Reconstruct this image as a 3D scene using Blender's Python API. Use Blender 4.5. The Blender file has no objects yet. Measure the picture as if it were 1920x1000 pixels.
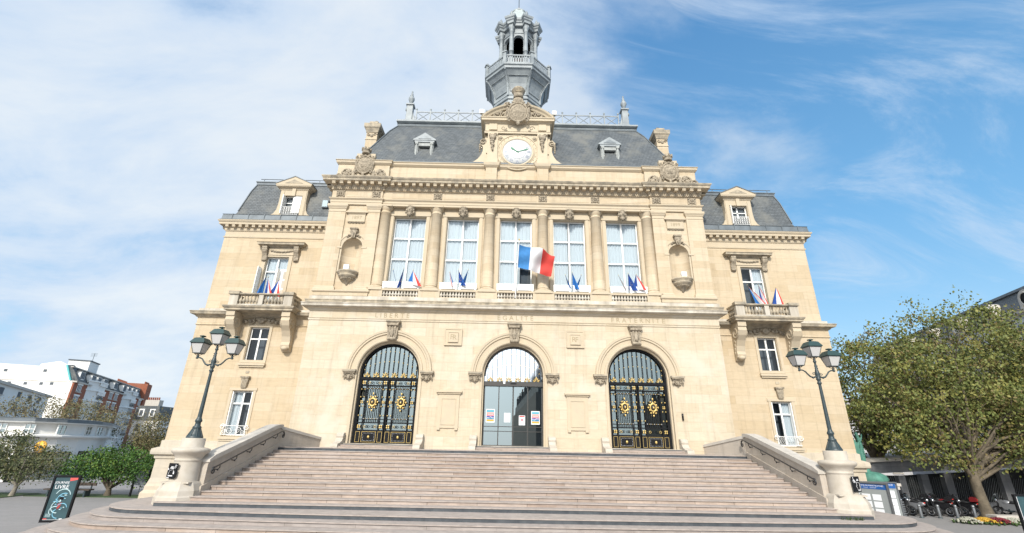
import bpy, bmesh, math, random
from mathutils import Vector, Matrix
from math import pi, sin, cos, radians, sqrt
S = bpy.context.scene
C = S.collection
rnd = random.Random(7)
G = -1.4        # plaza level
ZL = -0.12      # landing level

# ------------------------------------------------------------------ camera
CAM = (-0.426, -31.923, 2.428)
YAW, PITCH, ROLL, FPX = 0.00525, 0.37267, -0.0198, 858.67
cd = bpy.data.cameras.new("camera"); cam = bpy.data.objects.new("camera", cd); C.objects.link(cam)
f = Vector((sin(YAW)*cos(PITCH), cos(YAW)*cos(PITCH), sin(PITCH)))
r = Vector((cos(YAW), -sin(YAW), 0)); u = r.cross(f)
r2 = r*cos(ROLL) - u*sin(ROLL); u2 = r*sin(ROLL) + u*cos(ROLL)
M = Matrix((r2, u2, -f)).transposed().to_4x4(); M.translation = Vector(CAM)
cam.matrix_world = M
cd.sensor_width = 36; cd.lens = FPX/1920*36; cd.clip_start = .1; cd.clip_end = 3000
S.camera = cam
S.view_settings.view_transform = 'Standard'; S.view_settings.look = 'None'
S.view_settings.gamma = 1; S.view_settings.exposure = 0.56

# ------------------------------------------------------------------ sun + sky
SUN_EL, SUN_AZ = radians(34), radians(10)
sd = bpy.data.lights.new("sun", 'SUN'); sd.energy = 2.9; sd.angle = radians(5); sd.color = (1, .93, .82)
sun = bpy.data.objects.new("sun", sd); C.objects.link(sun); sun.location = (-20, -60, 60)
sun.rotation_euler = Vector((sin(SUN_AZ)*cos(SUN_EL), cos(SUN_AZ)*cos(SUN_EL), -sin(SUN_EL))).to_track_quat('-Z', 'Y').to_euler()
W = bpy.data.worlds.new("World"); S.world = W; W.use_nodes = True
nt = W.node_tree; nt.nodes.clear()
def N(nt, t, **k):
    n = nt.nodes.new(t)
    for a, b in k.items():
        if a.startswith('i_'):
            n.inputs[a[2:].replace('_', ' ')].default_value = b
        else: setattr(n, a, b)
    return n
L = lambda nt, a, b: nt.links.new(a, b)
def math_(nt, op, a, b=None, clamp=False):
    n = nt.nodes.new('ShaderNodeMath'); n.operation = op; n.use_clamp = clamp
    for i, x in enumerate((a, b)):
        if x is None: continue
        if isinstance(x, (int, float)): n.inputs[i].default_value = x
        else: L(nt, x, n.inputs[i])
    return n.outputs[0]
sky = N(nt, 'ShaderNodeTexSky', sky_type='NISHITA', sun_disc=False, sun_elevation=SUN_EL, sun_rotation=pi+SUN_AZ, air_density=1.0, dust_density=.6, ozone_density=1.2)
bg1 = N(nt, 'ShaderNodeBackground'); bg1.inputs[1].default_value = .15
sat = N(nt, 'ShaderNodeHueSaturation'); sat.inputs['Saturation'].default_value = 1.05; sat.inputs['Hue'].default_value = .485
L(nt, sky.outputs[0], sat.inputs['Color'])
tc = N(nt, 'ShaderNodeTexCoord'); sep = N(nt, 'ShaderNodeSeparateXYZ'); L(nt, tc.outputs['Generated'], sep.inputs[0])
X, Y, Z = sep.outputs
ramp = N(nt, 'ShaderNodeValToRGB'); L(nt, Z, ramp.inputs[0]); e = ramp.color_ramp.elements
e[0].position = 0; e[0].color = (1.75, 2.95, 3.95, 1); e[1].position = .85; e[1].color = (.32, 1.18, 2.75, 1)
q = e.new(.38); q.color = (.80, 2.15, 3.8, 1)
mxs = N(nt, 'ShaderNodeMix', data_type='RGBA'); mxs.inputs[0].default_value = .72; L(nt, sat.outputs[0], mxs.inputs[6]); L(nt, ramp.outputs[0], mxs.inputs[7]); L(nt, mxs.outputs[2], bg1.inputs[0])
# project the direction on a cloud layer plane
zz = math_(nt, 'ADD', math_(nt, 'MAXIMUM', Z, 0.0), .35)
px_, py_ = math_(nt, 'DIVIDE', X, zz), math_(nt, 'DIVIDE', Y, zz)
cmb = N(nt, 'ShaderNodeCombineXYZ'); L(nt, px_, cmb.inputs[0]); L(nt, py_, cmb.inputs[1])
def cloud(rot, sc, loc, scale, detail, rough, dist):
    mp = N(nt, 'ShaderNodeMapping'); mp.inputs['Rotation'].default_value = (0, 0, radians(rot)); mp.inputs['Scale'].default_value = (*sc, 1); mp.inputs['Location'].default_value = (*loc, 0)
    L(nt, cmb.outputs[0], mp.inputs[0]); n = N(nt, 'ShaderNodeTexNoise', i_Scale=scale, i_Detail=detail, i_Roughness=rough, i_Distortion=dist); L(nt, mp.outputs[0], n.inputs['Vector']); return n.outputs[0]
def step(x, a, b, lo=0., hi=1.):
    m = N(nt, 'ShaderNodeMapRange', interpolation_type='SMOOTHSTEP'); m.inputs[3].default_value = lo; m.inputs[4].default_value = hi
    for k, q in ((0, x), (1, a), (2, b)):
        if isinstance(q, (int, float)): m.inputs[k].default_value = q
        else: L(nt, q, m.inputs[k])
    return m.outputs[0]
n1 = cloud(-38, (.75, 1.25), (2.3, .7), 1.3, 10.0, .58, .25)
n2 = cloud(-25, (.9, 1.5), (5.1, 3.3), 2.6, 12.0, .62, .5)
nn = math_(nt, 'ADD', math_(nt, 'MULTIPLY', n1, .68), math_(nt, 'MULTIPLY', n2, .32))
# broken veil: nearly closed to the left of the tower, scattered wisps to the right of it
th = math_(nt, 'SUBTRACT', step(X, -.05, .45, .32, .495), step(Y, .0, -.5, 0, .16))
cov = step(nn, th, math_(nt, 'ADD', th, .17))
dens = math_(nt, 'MAXIMUM', step(X, -.1, .45, .90, .46), step(Y, 0, -.5, 0, .85))
n4 = cloud(-20, (.8, 1.9), (8.7, 1.1), 1.9, 12.0, .66, .9)
cov = math_(nt, 'MAXIMUM', cov, step(Y, -.1, -.6, 0, .85))
mask = math_(nt, 'MAXIMUM', math_(nt, 'MULTIPLY', cov, dens), math_(nt, 'MULTIPLY', step(n4, .45, .74), .66), clamp=True)
veil = step(nn, .40, .62)
hz = N(nt, 'ShaderNodeMapRange', interpolation_type='SMOOTHSTEP'); hz.inputs[1].default_value = .30; hz.inputs[2].default_value = 0.0; hz.inputs[3].default_value = 0; hz.inputs[4].default_value = .22; L(nt, Z, hz.inputs[0])
mask = math_(nt, 'MAXIMUM', mask, hz.outputs[0], clamp=True)
cr = N(nt, 'ShaderNodeMix', data_type='RGBA'); cr.inputs[6].default_value = (.62, .77, .97, 1); cr.inputs[7].default_value = (.91, .96, 1, 1)
L(nt, math_(nt, 'MAXIMUM', veil, step(Y, -.1, -.5, 0, .9)), cr.inputs[0])
sdir = N(nt, 'ShaderNodeVectorMath', operation='DOT_PRODUCT'); L(nt, tc.outputs['Generated'], sdir.inputs[0]); sdir.inputs[1].default_value = (-sin(SUN_AZ)*cos(SUN_EL), -cos(SUN_AZ)*cos(SUN_EL), sin(SUN_EL))
glow = math_(nt, 'POWER', math_(nt, 'MAXIMUM', sdir.outputs['Value'], 0.0), 7.0)   # thin cloud is brighter round the sun
bg2 = N(nt, 'ShaderNodeBackground'); L(nt, math_(nt, 'ADD', math_(nt, 'MULTIPLY', glow, 1.6), .66), bg2.inputs[1]); L(nt, cr.outputs[2], bg2.inputs[0])
mx = N(nt, 'ShaderNodeMixShader'); L(nt, mask, mx.inputs[0]); L(nt, bg1.outputs[0], mx.inputs[1]); L(nt, bg2.outputs[0], mx.inputs[2])
wo = N(nt, 'ShaderNodeOutputWorld'); L(nt, mx.outputs[0], wo.inputs[0])

# ------------------------------------------------------------------ materials
MATS = {}
def pmat(name, col, rough=.7, metal=0., noise=0., nscale=3., bump=0., bscale=30., spec=.5, col2=None, streak=0.):
    if name in MATS: return MATS[name]
    m = bpy.data.materials.new(name); m.use_nodes = True; t = m.node_tree; b = t.nodes['Principled BSDF']
    b.inputs['Roughness'].default_value = rough; b.inputs['Metallic'].default_value = metal
    b.inputs['Specular IOR Level'].default_value = spec
    b.inputs['Base Color'].default_value = (*col, 1)
    if noise or bump or streak:
        g = N(t, 'ShaderNodeNewGeometry')
        if noise or streak:
            n = N(t, 'ShaderNodeTexNoise', i_Scale=nscale, i_Detail=6.0, i_Roughness=.6)
            if streak:
                mp = N(t, 'ShaderNodeMapping'); mp.inputs['Scale'].default_value = (1, 1, .15); L(t, g.outputs['Position'], mp.inputs[0]); L(t, mp.outputs[0], n.inputs['Vector'])
            else: L(t, g.outputs['Position'], n.inputs['Vector'])
            rp = N(t, 'ShaderNodeMapRange'); rp.inputs[1].default_value = .35; rp.inputs[2].default_value = .65; L(t, n.outputs[0], rp.inputs[0])
            mixn = N(t, 'ShaderNodeMix', data_type='RGBA')
            c2 = col2 or tuple(c*(1-noise) for c in col)
            mixn.inputs[6].default_value = (*col, 1); mixn.inputs[7].default_value = (*c2, 1)
            L(t, rp.outputs[0], mixn.inputs[0]); L(t, mixn.outputs[2], b.inputs['Base Color'])
        if bump:
            n = N(t, 'ShaderNodeTexNoise', i_Scale=bscale, i_Detail=4.0); L(t, g.outputs['Position'], n.inputs['Vector'])
            bp = N(t, 'ShaderNodeBump'); bp.inputs['Strength'].default_value = bump; bp.inputs['Distance'].default_value = .02
            L(t, n.outputs[0], bp.inputs['Height']); L(t, bp.outputs[0], b.inputs['Normal'])
    MATS[name] = m; return m
def block_mat(name, c1, c2, mortar, bw, rh, ms=.012, flat=False, stain=.25, stcol=(.42, .38, .31), bump=.25, rough=.85, off=(0, 0), streak=.09, blockvar=True):
    """coursed blocks; wall: u = x+y, v = z ; flat: u = x, v = y"""
    m = bpy.data.materials.new(name); m.use_nodes = True; t = m.node_tree; b = t.nodes['Principled BSDF']; b.inputs['Roughness'].default_value = rough
    g = N(t, 'ShaderNodeNewGeometry'); s = N(t, 'ShaderNodeSeparateXYZ'); L(t, g.outputs['Position'], s.inputs[0])
    cb = N(t, 'ShaderNodeCombineXYZ')
    if flat:
        L(t, math_(t, 'ADD', s.outputs[0], off[0]), cb.inputs[0]); L(t, math_(t, 'ADD', s.outputs[1], off[1]), cb.inputs[1])
    else:
        L(t, math_(t, 'ADD', math_(t, 'ADD', s.outputs[0], s.outputs[1]), off[0]), cb.inputs[0]); L(t, math_(t, 'ADD', s.outputs[2], off[1]), cb.inputs[1])
    br = N(t, 'ShaderNodeTexBrick', offset=.5, squash=1.0)
    br.inputs['Scale'].default_value = 1; br.inputs['Mortar Size'].default_value = ms; br.inputs['Mortar Smooth'].default_value = .3
    br.inputs['Brick Width'].default_value = bw; br.inputs['Row Height'].default_value = rh; br.inputs['Bias'].default_value = -.1
    br.inputs['Color1'].default_value = (*c1, 1); br.inputs['Color2'].default_value = (*c2, 1); br.inputs['Mortar'].default_value = (*mortar, 1)
    L(t, cb.outputs[0], br.inputs['Vector'])
    # soft bedding streaks inside the blocks
    mp = N(t, 'ShaderNodeMapping'); mp.inputs['Scale'].default_value = (.9, 3.2, 3.2) if not flat else (3, 3, 3); L(t, cb.outputs[0], mp.inputs[0])
    n1 = N(t, 'ShaderNodeTexNoise', i_Scale=2.0, i_Detail=6.0, i_Roughness=.65); L(t, mp.outputs[0], n1.inputs['Vector'])
    hv = N(t, 'ShaderNodeHueSaturation'); v = N(t, 'ShaderNodeMapRange'); v.inputs[1].default_value = .3; v.inputs[2].default_value = .7; v.inputs[3].default_value = 1-streak; v.inputs[4].default_value = 1+streak*.6
    L(t, n1.outputs[0], v.inputs[0]); vv = v.outputs[0]
    if not flat:      # faint rain streaks
        mq = N(t, 'ShaderNodeMapping'); mq.inputs['Scale'].default_value = (1.7, .10, 1); L(t, cb.outputs[0], mq.inputs[0])
        nq = N(t, 'ShaderNodeTexNoise', i_Scale=1.6, i_Detail=6.0, i_Roughness=.7); L(t, mq.outputs[0], nq.inputs['Vector'])
        rq = N(t, 'ShaderNodeMapRange'); rq.inputs[1].default_value = .50; rq.inputs[2].default_value = .78; rq.inputs[3].default_value = 1.0; rq.inputs[4].default_value = .76; L(t, nq.outputs[0], rq.inputs[0]); vv = math_(t, 'MULTIPLY', vv, rq.outputs[0])
    L(t, vv, hv.inputs['Value']); L(t, br.outputs[0], hv.inputs['Color'])
    n2 = N(t, 'ShaderNodeTexNoise', i_Scale=.45, i_Detail=7.0, i_Roughness=.62); L(t, g.outputs['Position'], n2.inputs['Vector'])
    r2 = N(t, 'ShaderNodeMapRange'); r2.inputs[1].default_value = .50; r2.inputs[2].default_value = .66; r2.inputs[4].default_value = stain*2; L(t, n2.outputs[0], r2.inputs[0])
    mx = N(t, 'ShaderNodeMix', data_type='RGBA'); mx.inputs[7].default_value = (*stcol, 1); L(t, r2.outputs[0], mx.inputs[0]); L(t, hv.outputs[0], mx.inputs[6])
    L(t, mx.outputs[2], b.inputs['Base Color'])
    n3 = N(t, 'ShaderNodeTexNoise', i_Scale=14.0, i_Detail=5.0); L(t, g.outputs['Position'], n3.inputs['Vector'])
    h = math_(t, 'SUBTRACT', math_(t, 'MULTIPLY', n3.outputs[0], .35), br.outputs['Fac'])
    bp = N(t, 'ShaderNodeBump'); bp.inputs['Strength'].default_value = bump; bp.inputs['Distance'].default_value = .03
    L(t, h, bp.inputs['Height']); L(t, bp.outputs[0], b.inputs['Normal'])
    MATS[name] = m; return m
def glass_mat(name, tint, trans=.75, rough=.01, refl=1.6, mirror=0, gcol=(.95, .98, 1)):
    m = bpy.data.materials.new(name); m.use_nodes = True; t = m.node_tree; t.nodes.clear()
    tr = N(t, 'ShaderNodeBsdfTransparent'); tr.inputs[0].default_value = (*tint, 1)
    df = N(t, 'ShaderNodeBsdfDiffuse'); df.inputs[0].default_value = (.02, .025, .03, 1)
    m1 = N(t, 'ShaderNodeMixShader'); m1.inputs[0].default_value = 1-trans; L(t, tr.outputs[0], m1.inputs[1]); L(t, df.outputs[0], m1.inputs[2])
    gl = N(t, 'ShaderNodeBsdfGlossy'); gl.inputs['Roughness'].default_value = rough; gl.inputs[0].default_value = (*gcol, 1)
    fr = N(t, 'ShaderNodeFresnel'); fr.inputs[0].default_value = refl
    m2 = N(t, 'ShaderNodeMixShader'); L(t, fr.outputs[0], m2.inputs[0])
    if mirror: L(t, math_(t, 'MAXIMUM', fr.outputs[0], mirror), m2.inputs[0])
    L(t, m1.outputs[0], m2.inputs[1]); L(t, gl.outputs[0], m2.inputs[2])
    o = N(t, 'ShaderNodeOutputMaterial'); L(t, m2.outputs[0], o.inputs[0]); MATS[name] = m; return m

STONE = block_mat('limestone_blocks', (0.541, 0.454, 0.330), (0.479, 0.383, 0.259), (0.383, 0.311, 0.220), 2.1, .56, ms=.008, stain=.16, stcol=(0.536, 0.479, 0.383), bump=.15)
STONEG = block_mat('limestone_ground_floor', (0.556, 0.483, 0.373), (0.503, 0.421, 0.301), (0.393, 0.330, 0.244), 1.7, .60, ms=.008, stain=.44, stcol=(0.546, 0.497, 0.411), bump=.18, off=(.3, .1))
STONEW = block_mat('limestone_wing', (0.536, 0.440, 0.311), (0.469, 0.369, 0.239), (0.373, 0.297, 0.201), 2.2, .57, ms=.007, stain=.12, stcol=(0.517, 0.460, 0.364), bump=.15, off=(.7, .2))
PALE = block_mat('pale_plinth_stone', (.52, .46, .37), (.48, .41, .31), (.33, .29, .23), 1.9, .9, ms=.008, stain=.3, stcol=(.42, .38, .32), off=(.2, .3))
TRIM = pmat('limestone_trim', (0.517, 0.431, 0.311), .85, noise=.3, nscale=1.6, bump=.25, bscale=12, col2=(0.469, 0.402, 0.301))
TRIM2 = pmat('limestone_clock_gable', (0.550, 0.474, 0.350), .85, noise=.3, nscale=1.3, bump=.2, bscale=12, col2=(0.507, 0.431, 0.316))
WEATH = pmat('weathered_stone', (.47, .40, .295), .9, noise=.5, nscale=2.2, bump=.4, bscale=14, col2=(.23, .205, .165))
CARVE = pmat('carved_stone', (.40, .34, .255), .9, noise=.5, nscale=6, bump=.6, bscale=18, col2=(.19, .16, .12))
LEDGE = pmat('ledge_bleached_stone', (.60, .56, .49), .85, noise=.5, nscale=1.1, bump=.2, col2=(.36, .32, .26), streak=1)
LETTER = pmat('shade_toned_letters', (.33, .27, .18), .9)  # shadow of the carved letters put into the tone; also used for print
SLATE = block_mat('slate', (.118, .132, .142), (.082, .094, .102), (.04, .046, .05), .30, .17, ms=.014, stain=.40, stcol=(.165, .165, .150), bump=.5, rough=.6, streak=.3)
LEAD = pmat('zinc_flashing', (.15, .175, .195), .5, metal=.2, noise=.3, nscale=1.5, bump=.1)
ZINC = pmat('belfry_painted_metal', (0.305, 0.338, 0.351), .55, noise=.3, nscale=1.4, bump=.15, bscale=20, col2=(0.204, 0.231, 0.250))
DORM = pmat('dormer_grey_paint', (.38, .40, .39), .7, noise=.3, nscale=3)
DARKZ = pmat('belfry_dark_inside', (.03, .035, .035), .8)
WHITE = pmat('white_paint', (.80, .80, .78), .5)
CURT = pmat('sheer_curtain', (.58, .62, .64), .9)
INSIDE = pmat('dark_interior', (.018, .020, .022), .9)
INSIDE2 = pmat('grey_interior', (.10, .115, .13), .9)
PANE = glass_mat('window_glass', (.86, .90, .93), .97, refl=1.5)
PANED = glass_mat('door_glass', (.30, .36, .38), .8, refl=1.6, mirror=.45, gcol=(.78, .88, .87))
PANEG = glass_mat('gate_glass', (.30, .36, .38), .8, refl=1.6, mirror=.33, gcol=(.80, .92, .90))
PANEF = glass_mat('lunette_glass', (.3, .3, .3), .3, rough=.04, refl=1.6, mirror=.85)
BLACK = pmat('black_ironwork', (.010, .011, .013), .8, spec=.2)
BRONZE = pmat('dark_door_metal', (.06, .058, .055), .4, metal=.4)
GOLD = pmat('gilding', (.62, .45, .17), .42, metal=.6)
IRON = pmat('blue_green_cast_iron', (.035, .055, .062), .45, noise=.2, nscale=8)
LGREEN = pmat('lantern_green_metal', (.022, .052, .050), .45)
FROST = pmat('lantern_frosted_glass', (.48, .47, .46), .35)
RAILM = pmat('handrail_iron', (.03, .03, .032), .4)
STEP = block_mat('pink_granite_steps', (0.422, 0.349, 0.301), (0.332, 0.253, 0.207), (0.090, 0.071, 0.062), 2.1, 20, ms=.010, stain=.3, stcol=(0.422, 0.372, 0.349), bump=.2, off=(.4, 8), streak=.25)
STEPB = block_mat('pink_granite_steps_b', (0.431, 0.346, 0.286), (0.323, 0.256, 0.214), (0.090, 0.071, 0.062), 1.7, 20, ms=.010, stain=.3, stcol=(0.422, 0.372, 0.349), bump=.2, off=(1.1, 8), streak=.25)
STEPC = block_mat('grey_granite_steps', (0.341, 0.305, 0.286), (0.305, 0.266, 0.246), (0.107, 0.089, 0.080), 2.5, 20, ms=.006, stain=.3, stcol=(0.377, 0.346, 0.331), bump=.2, off=(.1, 8), streak=.25)
TREAD = pmat('granite_tread', (0.404, 0.349, 0.314), .75, noise=.25, nscale=4, bump=.1)
SLATEB = pmat('dark_granite_riser', (.038, .046, .056), .5, noise=.35, nscale=2.5, col2=(.075, .085, .095), bump=.1)
WALLG = block_mat('stair_wall_stone', (0.482, 0.427, 0.364), (0.421, 0.367, 0.306), (0.472, 0.427, 0.375), 1.25, .62, ms=.02, stain=.3, stcol=(0.361, 0.328, 0.285), bump=.3, off=(.3, .25))
COPE = pmat('coping_stone', (0.541, 0.502, 0.448), .8, noise=.2, nscale=2, bump=.2)
DRUM = pmat('pedestal_stone', (0.502, 0.458, 0.394), .85, noise=.25, nscale=2.5, bump=.3, col2=(0.431, 0.383, 0.315))
PAVE = block_mat('plaza_paving', (0.252, 0.241, 0.238), (0.231, 0.223, 0.219), (0.170, 0.167, 0.163), .9, .45, ms=.012, flat=True, stain=.3, stcol=(0.224, 0.218, 0.211), bump=.1)
BLUE = pmat('flag_blue', (.02, .15, .46), .8); BLUE2 = pmat('flag_navy', (.012, .06, .28), .8)
BLUE3 = pmat('flag_bright_blue', (.05, .22, .52), .85, noise=.15, nscale=5)
FWHITE = pmat('flag_white', (.72, .72, .74), .8); RED = pmat('flag_red', (.60, .06, .05), .85); BLOOMW = pmat('cream_bloom', (.42, .42, .34), .8, noise=.5, nscale=12); BLOOMY = pmat('yellow_bloom', (.55, .32, .03), .8, noise=.4, nscale=12); YEL = pmat('flag_stars', (.8, .6, .05), .7)
BARK = pmat('bark', (.13, .105, .075), .9, noise=.4, nscale=6, bump=.6, bscale=12)
BARKP = pmat('plane_bark', (.16, .13, .09), .9, noise=.5, nscale=3, bump=.8, bscale=10, col2=(.08, .065, .045))
GRASS = pmat('grass', (.045, .085, .02), .9, noise=.4, nscale=5)
VERD = pmat('verdigris', (.09, .26, .20), .7, noise=.5, nscale=3, bump=.4, col2=(.05, .15, .12))
GREYST = block_mat('grey_render', (.20, .205, .215), (.18, .185, .195), (.13, .13, .14), 2.2, .9, ms=.01, stain=.3, stcol=(.17, .17, .175), off=(0, .3))
ALU = pmat('brushed_aluminium', (0.252, 0.264, 0.276), .35, metal=.7)
GREYP = pmat('grey_board', (.26, .28, .28), .6); PAPER = pmat('white_paper', (.72, .74, .76), .8); SIGNB = pmat('sign_blue', (.015, .09, .30), .5)
PLASTER = pmat('white_render', (.78, .77, .74), .85, noise=.06, nscale=.5)
BRICK = block_mat('red_brick', (.33, .10, .05), (.27, .08, .04), (.25, .13, .09), .5, .16, ms=.01, stain=.2, stcol=(.3, .15, .1))
WOOD = pmat('bench_wood', (.06, .045, .035), .8)
CHROME = pmat('chrome', (.6, .6, .62), .2, metal=1.)
RUBBER = pmat('rubber', (.015, .015, .016), .8); BIKEB = pmat('gloss_black', (.012, .012, .014), .25); BIKER = pmat('gloss_red', (.16, .012, .015), .35); BIKES = pmat('silver_paint', (.35, .36, .38), .3, metal=.5); SEATM = pmat('seat_vinyl', (.02, .02, .022), .5)
LAMPR = pmat('red_reflector', (.6, .03, .02), .3)

# ------------------------------------------------------------------ mesh builder
class MB:
    def __init__(s): s.v = []; s.f = []; s.mi = []; s.sm = []; s.mats = []
    def add(s, vs, fs, mat, smooth=False, T=None):
        o = len(s.v)
        if T is not None: vs = [tuple(T @ Vector(p)) for p in vs]
        s.v.extend(vs)
        if mat not in s.mats: s.mats.append(mat)
        k = s.mats.index(mat)
        for q in fs: s.f.append(tuple(i+o for i in q)); s.mi.append(k); s.sm.append(smooth)
    def box(s, x0, x1, y0, y1, z0, z1, mat, T=None):
        v = [(x, y, z) for z in (z0, z1) for y in (y0, y1) for x in (x0, x1)]
        s.add(v, [(0, 2, 3, 1), (4, 5, 7, 6), (0, 1, 5, 4), (2, 6, 7, 3), (0, 4, 6, 2), (1, 3, 7, 5)], mat, T=T)
    def cbox(s, c, d, mat, T=None): s.box(c[0]-d[0]/2, c[0]+d[0]/2, c[1]-d[1]/2, c[1]+d[1]/2, c[2]-d[2]/2, c[2]+d[2]/2, mat, T)
    def quad(s, a, b, c, d, mat): s.add([a, b, c, d], [(0, 1, 2, 3)], mat)
    def poly(s, pts, mat): s.add(pts, [tuple(range(len(pts)))], mat)
    def prism(s, pts, ax, a, b, mat, smooth=False, T=None):
        n = len(pts)
        def mk(p, t): return (p[0], t, p[1]) if ax == 'y' else ((t, p[0], p[1]) if ax == 'x' else (p[0], p[1], t))
        v = [mk(p, a) for p in pts]+[mk(p, b) for p in pts]
        s.add(v, [tuple(range(n))[::-1], tuple(range(n, 2*n))], mat, T=T)
        s.add(v, [(i, (i+1) % n, n+(i+1) % n, n+i) for i in range(n)], mat, smooth, T=T)
    def lathe(s, prof, cx, cy, mat, n=16, a0=0, a1=2*pi, smooth=True, sx=1, sy=1, T=None):
        full = abs(a1-a0-2*pi) < 1e-6; k = n if full else n+1
        v = []
        for (r, z) in prof:
            for i in range(k):
                a = a0+(a1-a0)*i/n; v.append((cx+r*cos(a)*sx, cy+r*sin(a)*sy, z))
        fs = []
        for j in range(len(prof)-1):
            for i in range(n):
                i2 = (i+1) % k
                fs.append((j*k+i, j*k+i2, (j+1)*k+i2, (j+1)*k+i))
        s.add(v, fs, mat, smooth, T=T)
        if full:
            if prof[0][0] > .001: s.add(v[:k], [tuple(range(k))[::-1]], mat, T=T)
            if prof[-1][0] > .001: s.add(v[-k:], [tuple(range(k))], mat, T=T)
    def tube(s, pts, r, mat, n=8, smooth=True, T=None, caps=True):
        pts = [Vector(p) for p in pts]; rs = r if isinstance(r, (list, tuple)) else [r]*len(pts)
        v = []; up = None
        for i, p in enumerate(pts):
            d = (pts[min(i+1, len(pts)-1)]-pts[max(i-1, 0)])
            if d.length < 1e-9: d = Vector((0, 0, 1))
            d.normalize()
            if up is None: up = d.orthogonal().normalized()
            up = (up-d*up.dot(d)); up = up.normalized() if up.length > 1e-6 else d.orthogonal().normalized()
            w = d.cross(up)
            for k in range(n):
                a = 2*pi*k/n; v.append(tuple(p+(up*cos(a)+w*sin(a))*rs[i]))
        fs = [(j*n+i, j*n+(i+1) % n, (j+1)*n+(i+1) % n, (j+1)*n+i) for j in range(len(pts)-1) for i in range(n)]
        s.add(v, fs, mat, smooth, T=T)
        if caps: s.add(v[:n], [tuple(range(n))[::-1]], mat, T=T); s.add(v[-n:], [tuple(range(n))], mat, T=T)
    def blob(s, c, d, mat, n=8, m=5, T=None, rot=None):
        prof = [(sin(pi*j/m), -cos(pi*j/m)) for j in range(m+1)]
        v = []; R = rot or Matrix.Identity(3)
        for (r, z) in prof:
            for i in range(n):
                a = 2*pi*i/n; q = R @ Vector((r*cos(a)*d[0], r*sin(a)*d[1], z*d[2])); v.append((c[0]+q.x, c[1]+q.y, c[2]+q.z))
        fs = [(j*n+i, j*n+(i+1) % n, (j+1)*n+(i+1) % n, (j+1)*n+i) for j in range(m) for i in range(n)]
        s.add(v, fs, mat, True, T=T)
    def spiral(s, c, R, turns, rt, mat, sgn=1, a0=0, ax='y', n=5, T=None):
        pts = []; k = int(14*turns)
        for i in range(k+1):
            t = i/k; a = a0+sgn*turns*2*pi*t; q = R*(1-.85*t)
            if ax == 'y': pts.append((c[0]+q*cos(a), c[1], c[2]+q*sin(a)))
            else: pts.append((c[0], c[1]+q*cos(a), c[2]+q*sin(a)))
        s.tube(pts, [rt*(1-.5*i/k) for i in range(k+1)], mat, n=n, T=T)
    def ring(s, c, R, rt, mat, ax='y', n=24, m=6, sz=1, T=None, a0=0, a1=2*pi):
        full = abs(a1-a0-2*pi) < 1e-6
        v = []; k = n if full else n+1
        for i in range(k):
            a = a0+(a1-a0)*i/n
            for j in range(m):
                b = 2*pi*j/m; q = R+rt*cos(b)
                if ax == 'y': v.append((c[0]+q*cos(a), c[1]+rt*sin(b), c[2]+q*sin(a)*sz))
                elif ax == 'z': v.append((c[0]+q*cos(a), c[1]+q*sin(a)*sz, c[2]+rt*sin(b)))
                else: v.append((c[0]+rt*sin(b), c[1]+q*cos(a), c[2]+q*sin(a)*sz))
        fs = [(i*m+j, ((i+1) % k)*m+j, ((i+1) % k)*m+(j+1) % m, i*m+(j+1) % m) for i in range(n) for j in range(m)]
        s.add(v, fs, mat, True, T=T)
    def mould(s, path, prof, mat, closed=False, caps=True):
        """sweep profile [(out,z)] along plan path; outward = right of travel"""
        n = len(path); P = [Vector((p[0], p[1])) for p in path]; rows = []
        def nrm(a, b): d = (b-a).normalized(); return Vector((d.y, -d.x))
        for i in range(n):
            if closed: na, nb = nrm(P[i-1], P[i]), nrm(P[i], P[(i+1) % n])
            else: na = nrm(P[max(i-1, 0)], P[max(i, 1)]) if i > 0 else nrm(P[0], P[1]); nb = nrm(P[i], P[i+1]) if i < n-1 else na
            mvec = (na+nb); mvec = mvec/(1+na.dot(nb)) if 1+na.dot(nb) > .05 else na
            rows.append([(P[i].x+mvec.x*o, P[i].y+mvec.y*o, z) for o, z in prof])
        k = len(prof); v = [q for r_ in rows for q in r_]
        fs = [(i*k+j, ((i+1) % n)*k+j, ((i+1) % n)*k+j+1, i*k+j+1) for i in range(n if closed else n-1) for j in range(k-1)]
        s.add(v, fs, mat)
        if caps and not closed: s.add(rows[0], [tuple(range(k))], mat); s.add(rows[-1], [tuple(range(k))[::-1]], mat)
    def text(s, txt, size, T, mat, ext=.01, align='CENTER'):
        cu = bpy.data.curves.new('t', 'FONT'); cu.body = txt; cu.size = size; cu.extrude = ext; cu.align_x = align; cu.align_y = 'CENTER'; cu.resolution_u = 2
        o = bpy.data.objects.new('t', cu); C.objects.link(o); bpy.context.view_layer.update()
        me = o.evaluated_get(bpy.context.evaluated_depsgraph_get()).to_mesh()
        vs = [tuple(v.co) for v in me.vertices]; fs = [tuple(p.vertices) for p in me.polygons]
        o.evaluated_get(bpy.context.evaluated_depsgraph_get()).to_mesh_clear()
        bpy.data.objects.remove(o); bpy.data.curves.remove(cu)
        s.add(vs, fs, mat, T=T)
    def mesh(s, name, recalc=True):
        me = bpy.data.meshes.new(name); me.from_pydata(s.v, [], s.f)
        for m in s.mats: me.materials.append(m)
        me.polygons.foreach_set('material_index', s.mi); me.polygons.foreach_set('use_smooth', s.sm)
        me.update()
        if recalc:
            b = bmesh.new(); b.from_mesh(me); bmesh.ops.recalc_face_normals(b, faces=b.faces); b.to_mesh(me); b.free()
        return me
FRONT = lambda x, y, z: Matrix.Translation((x, y, z)) @ Matrix.Rotation(pi/2, 4, 'X')   # text facing -Y
WL = {}   # world location of every object
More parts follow.
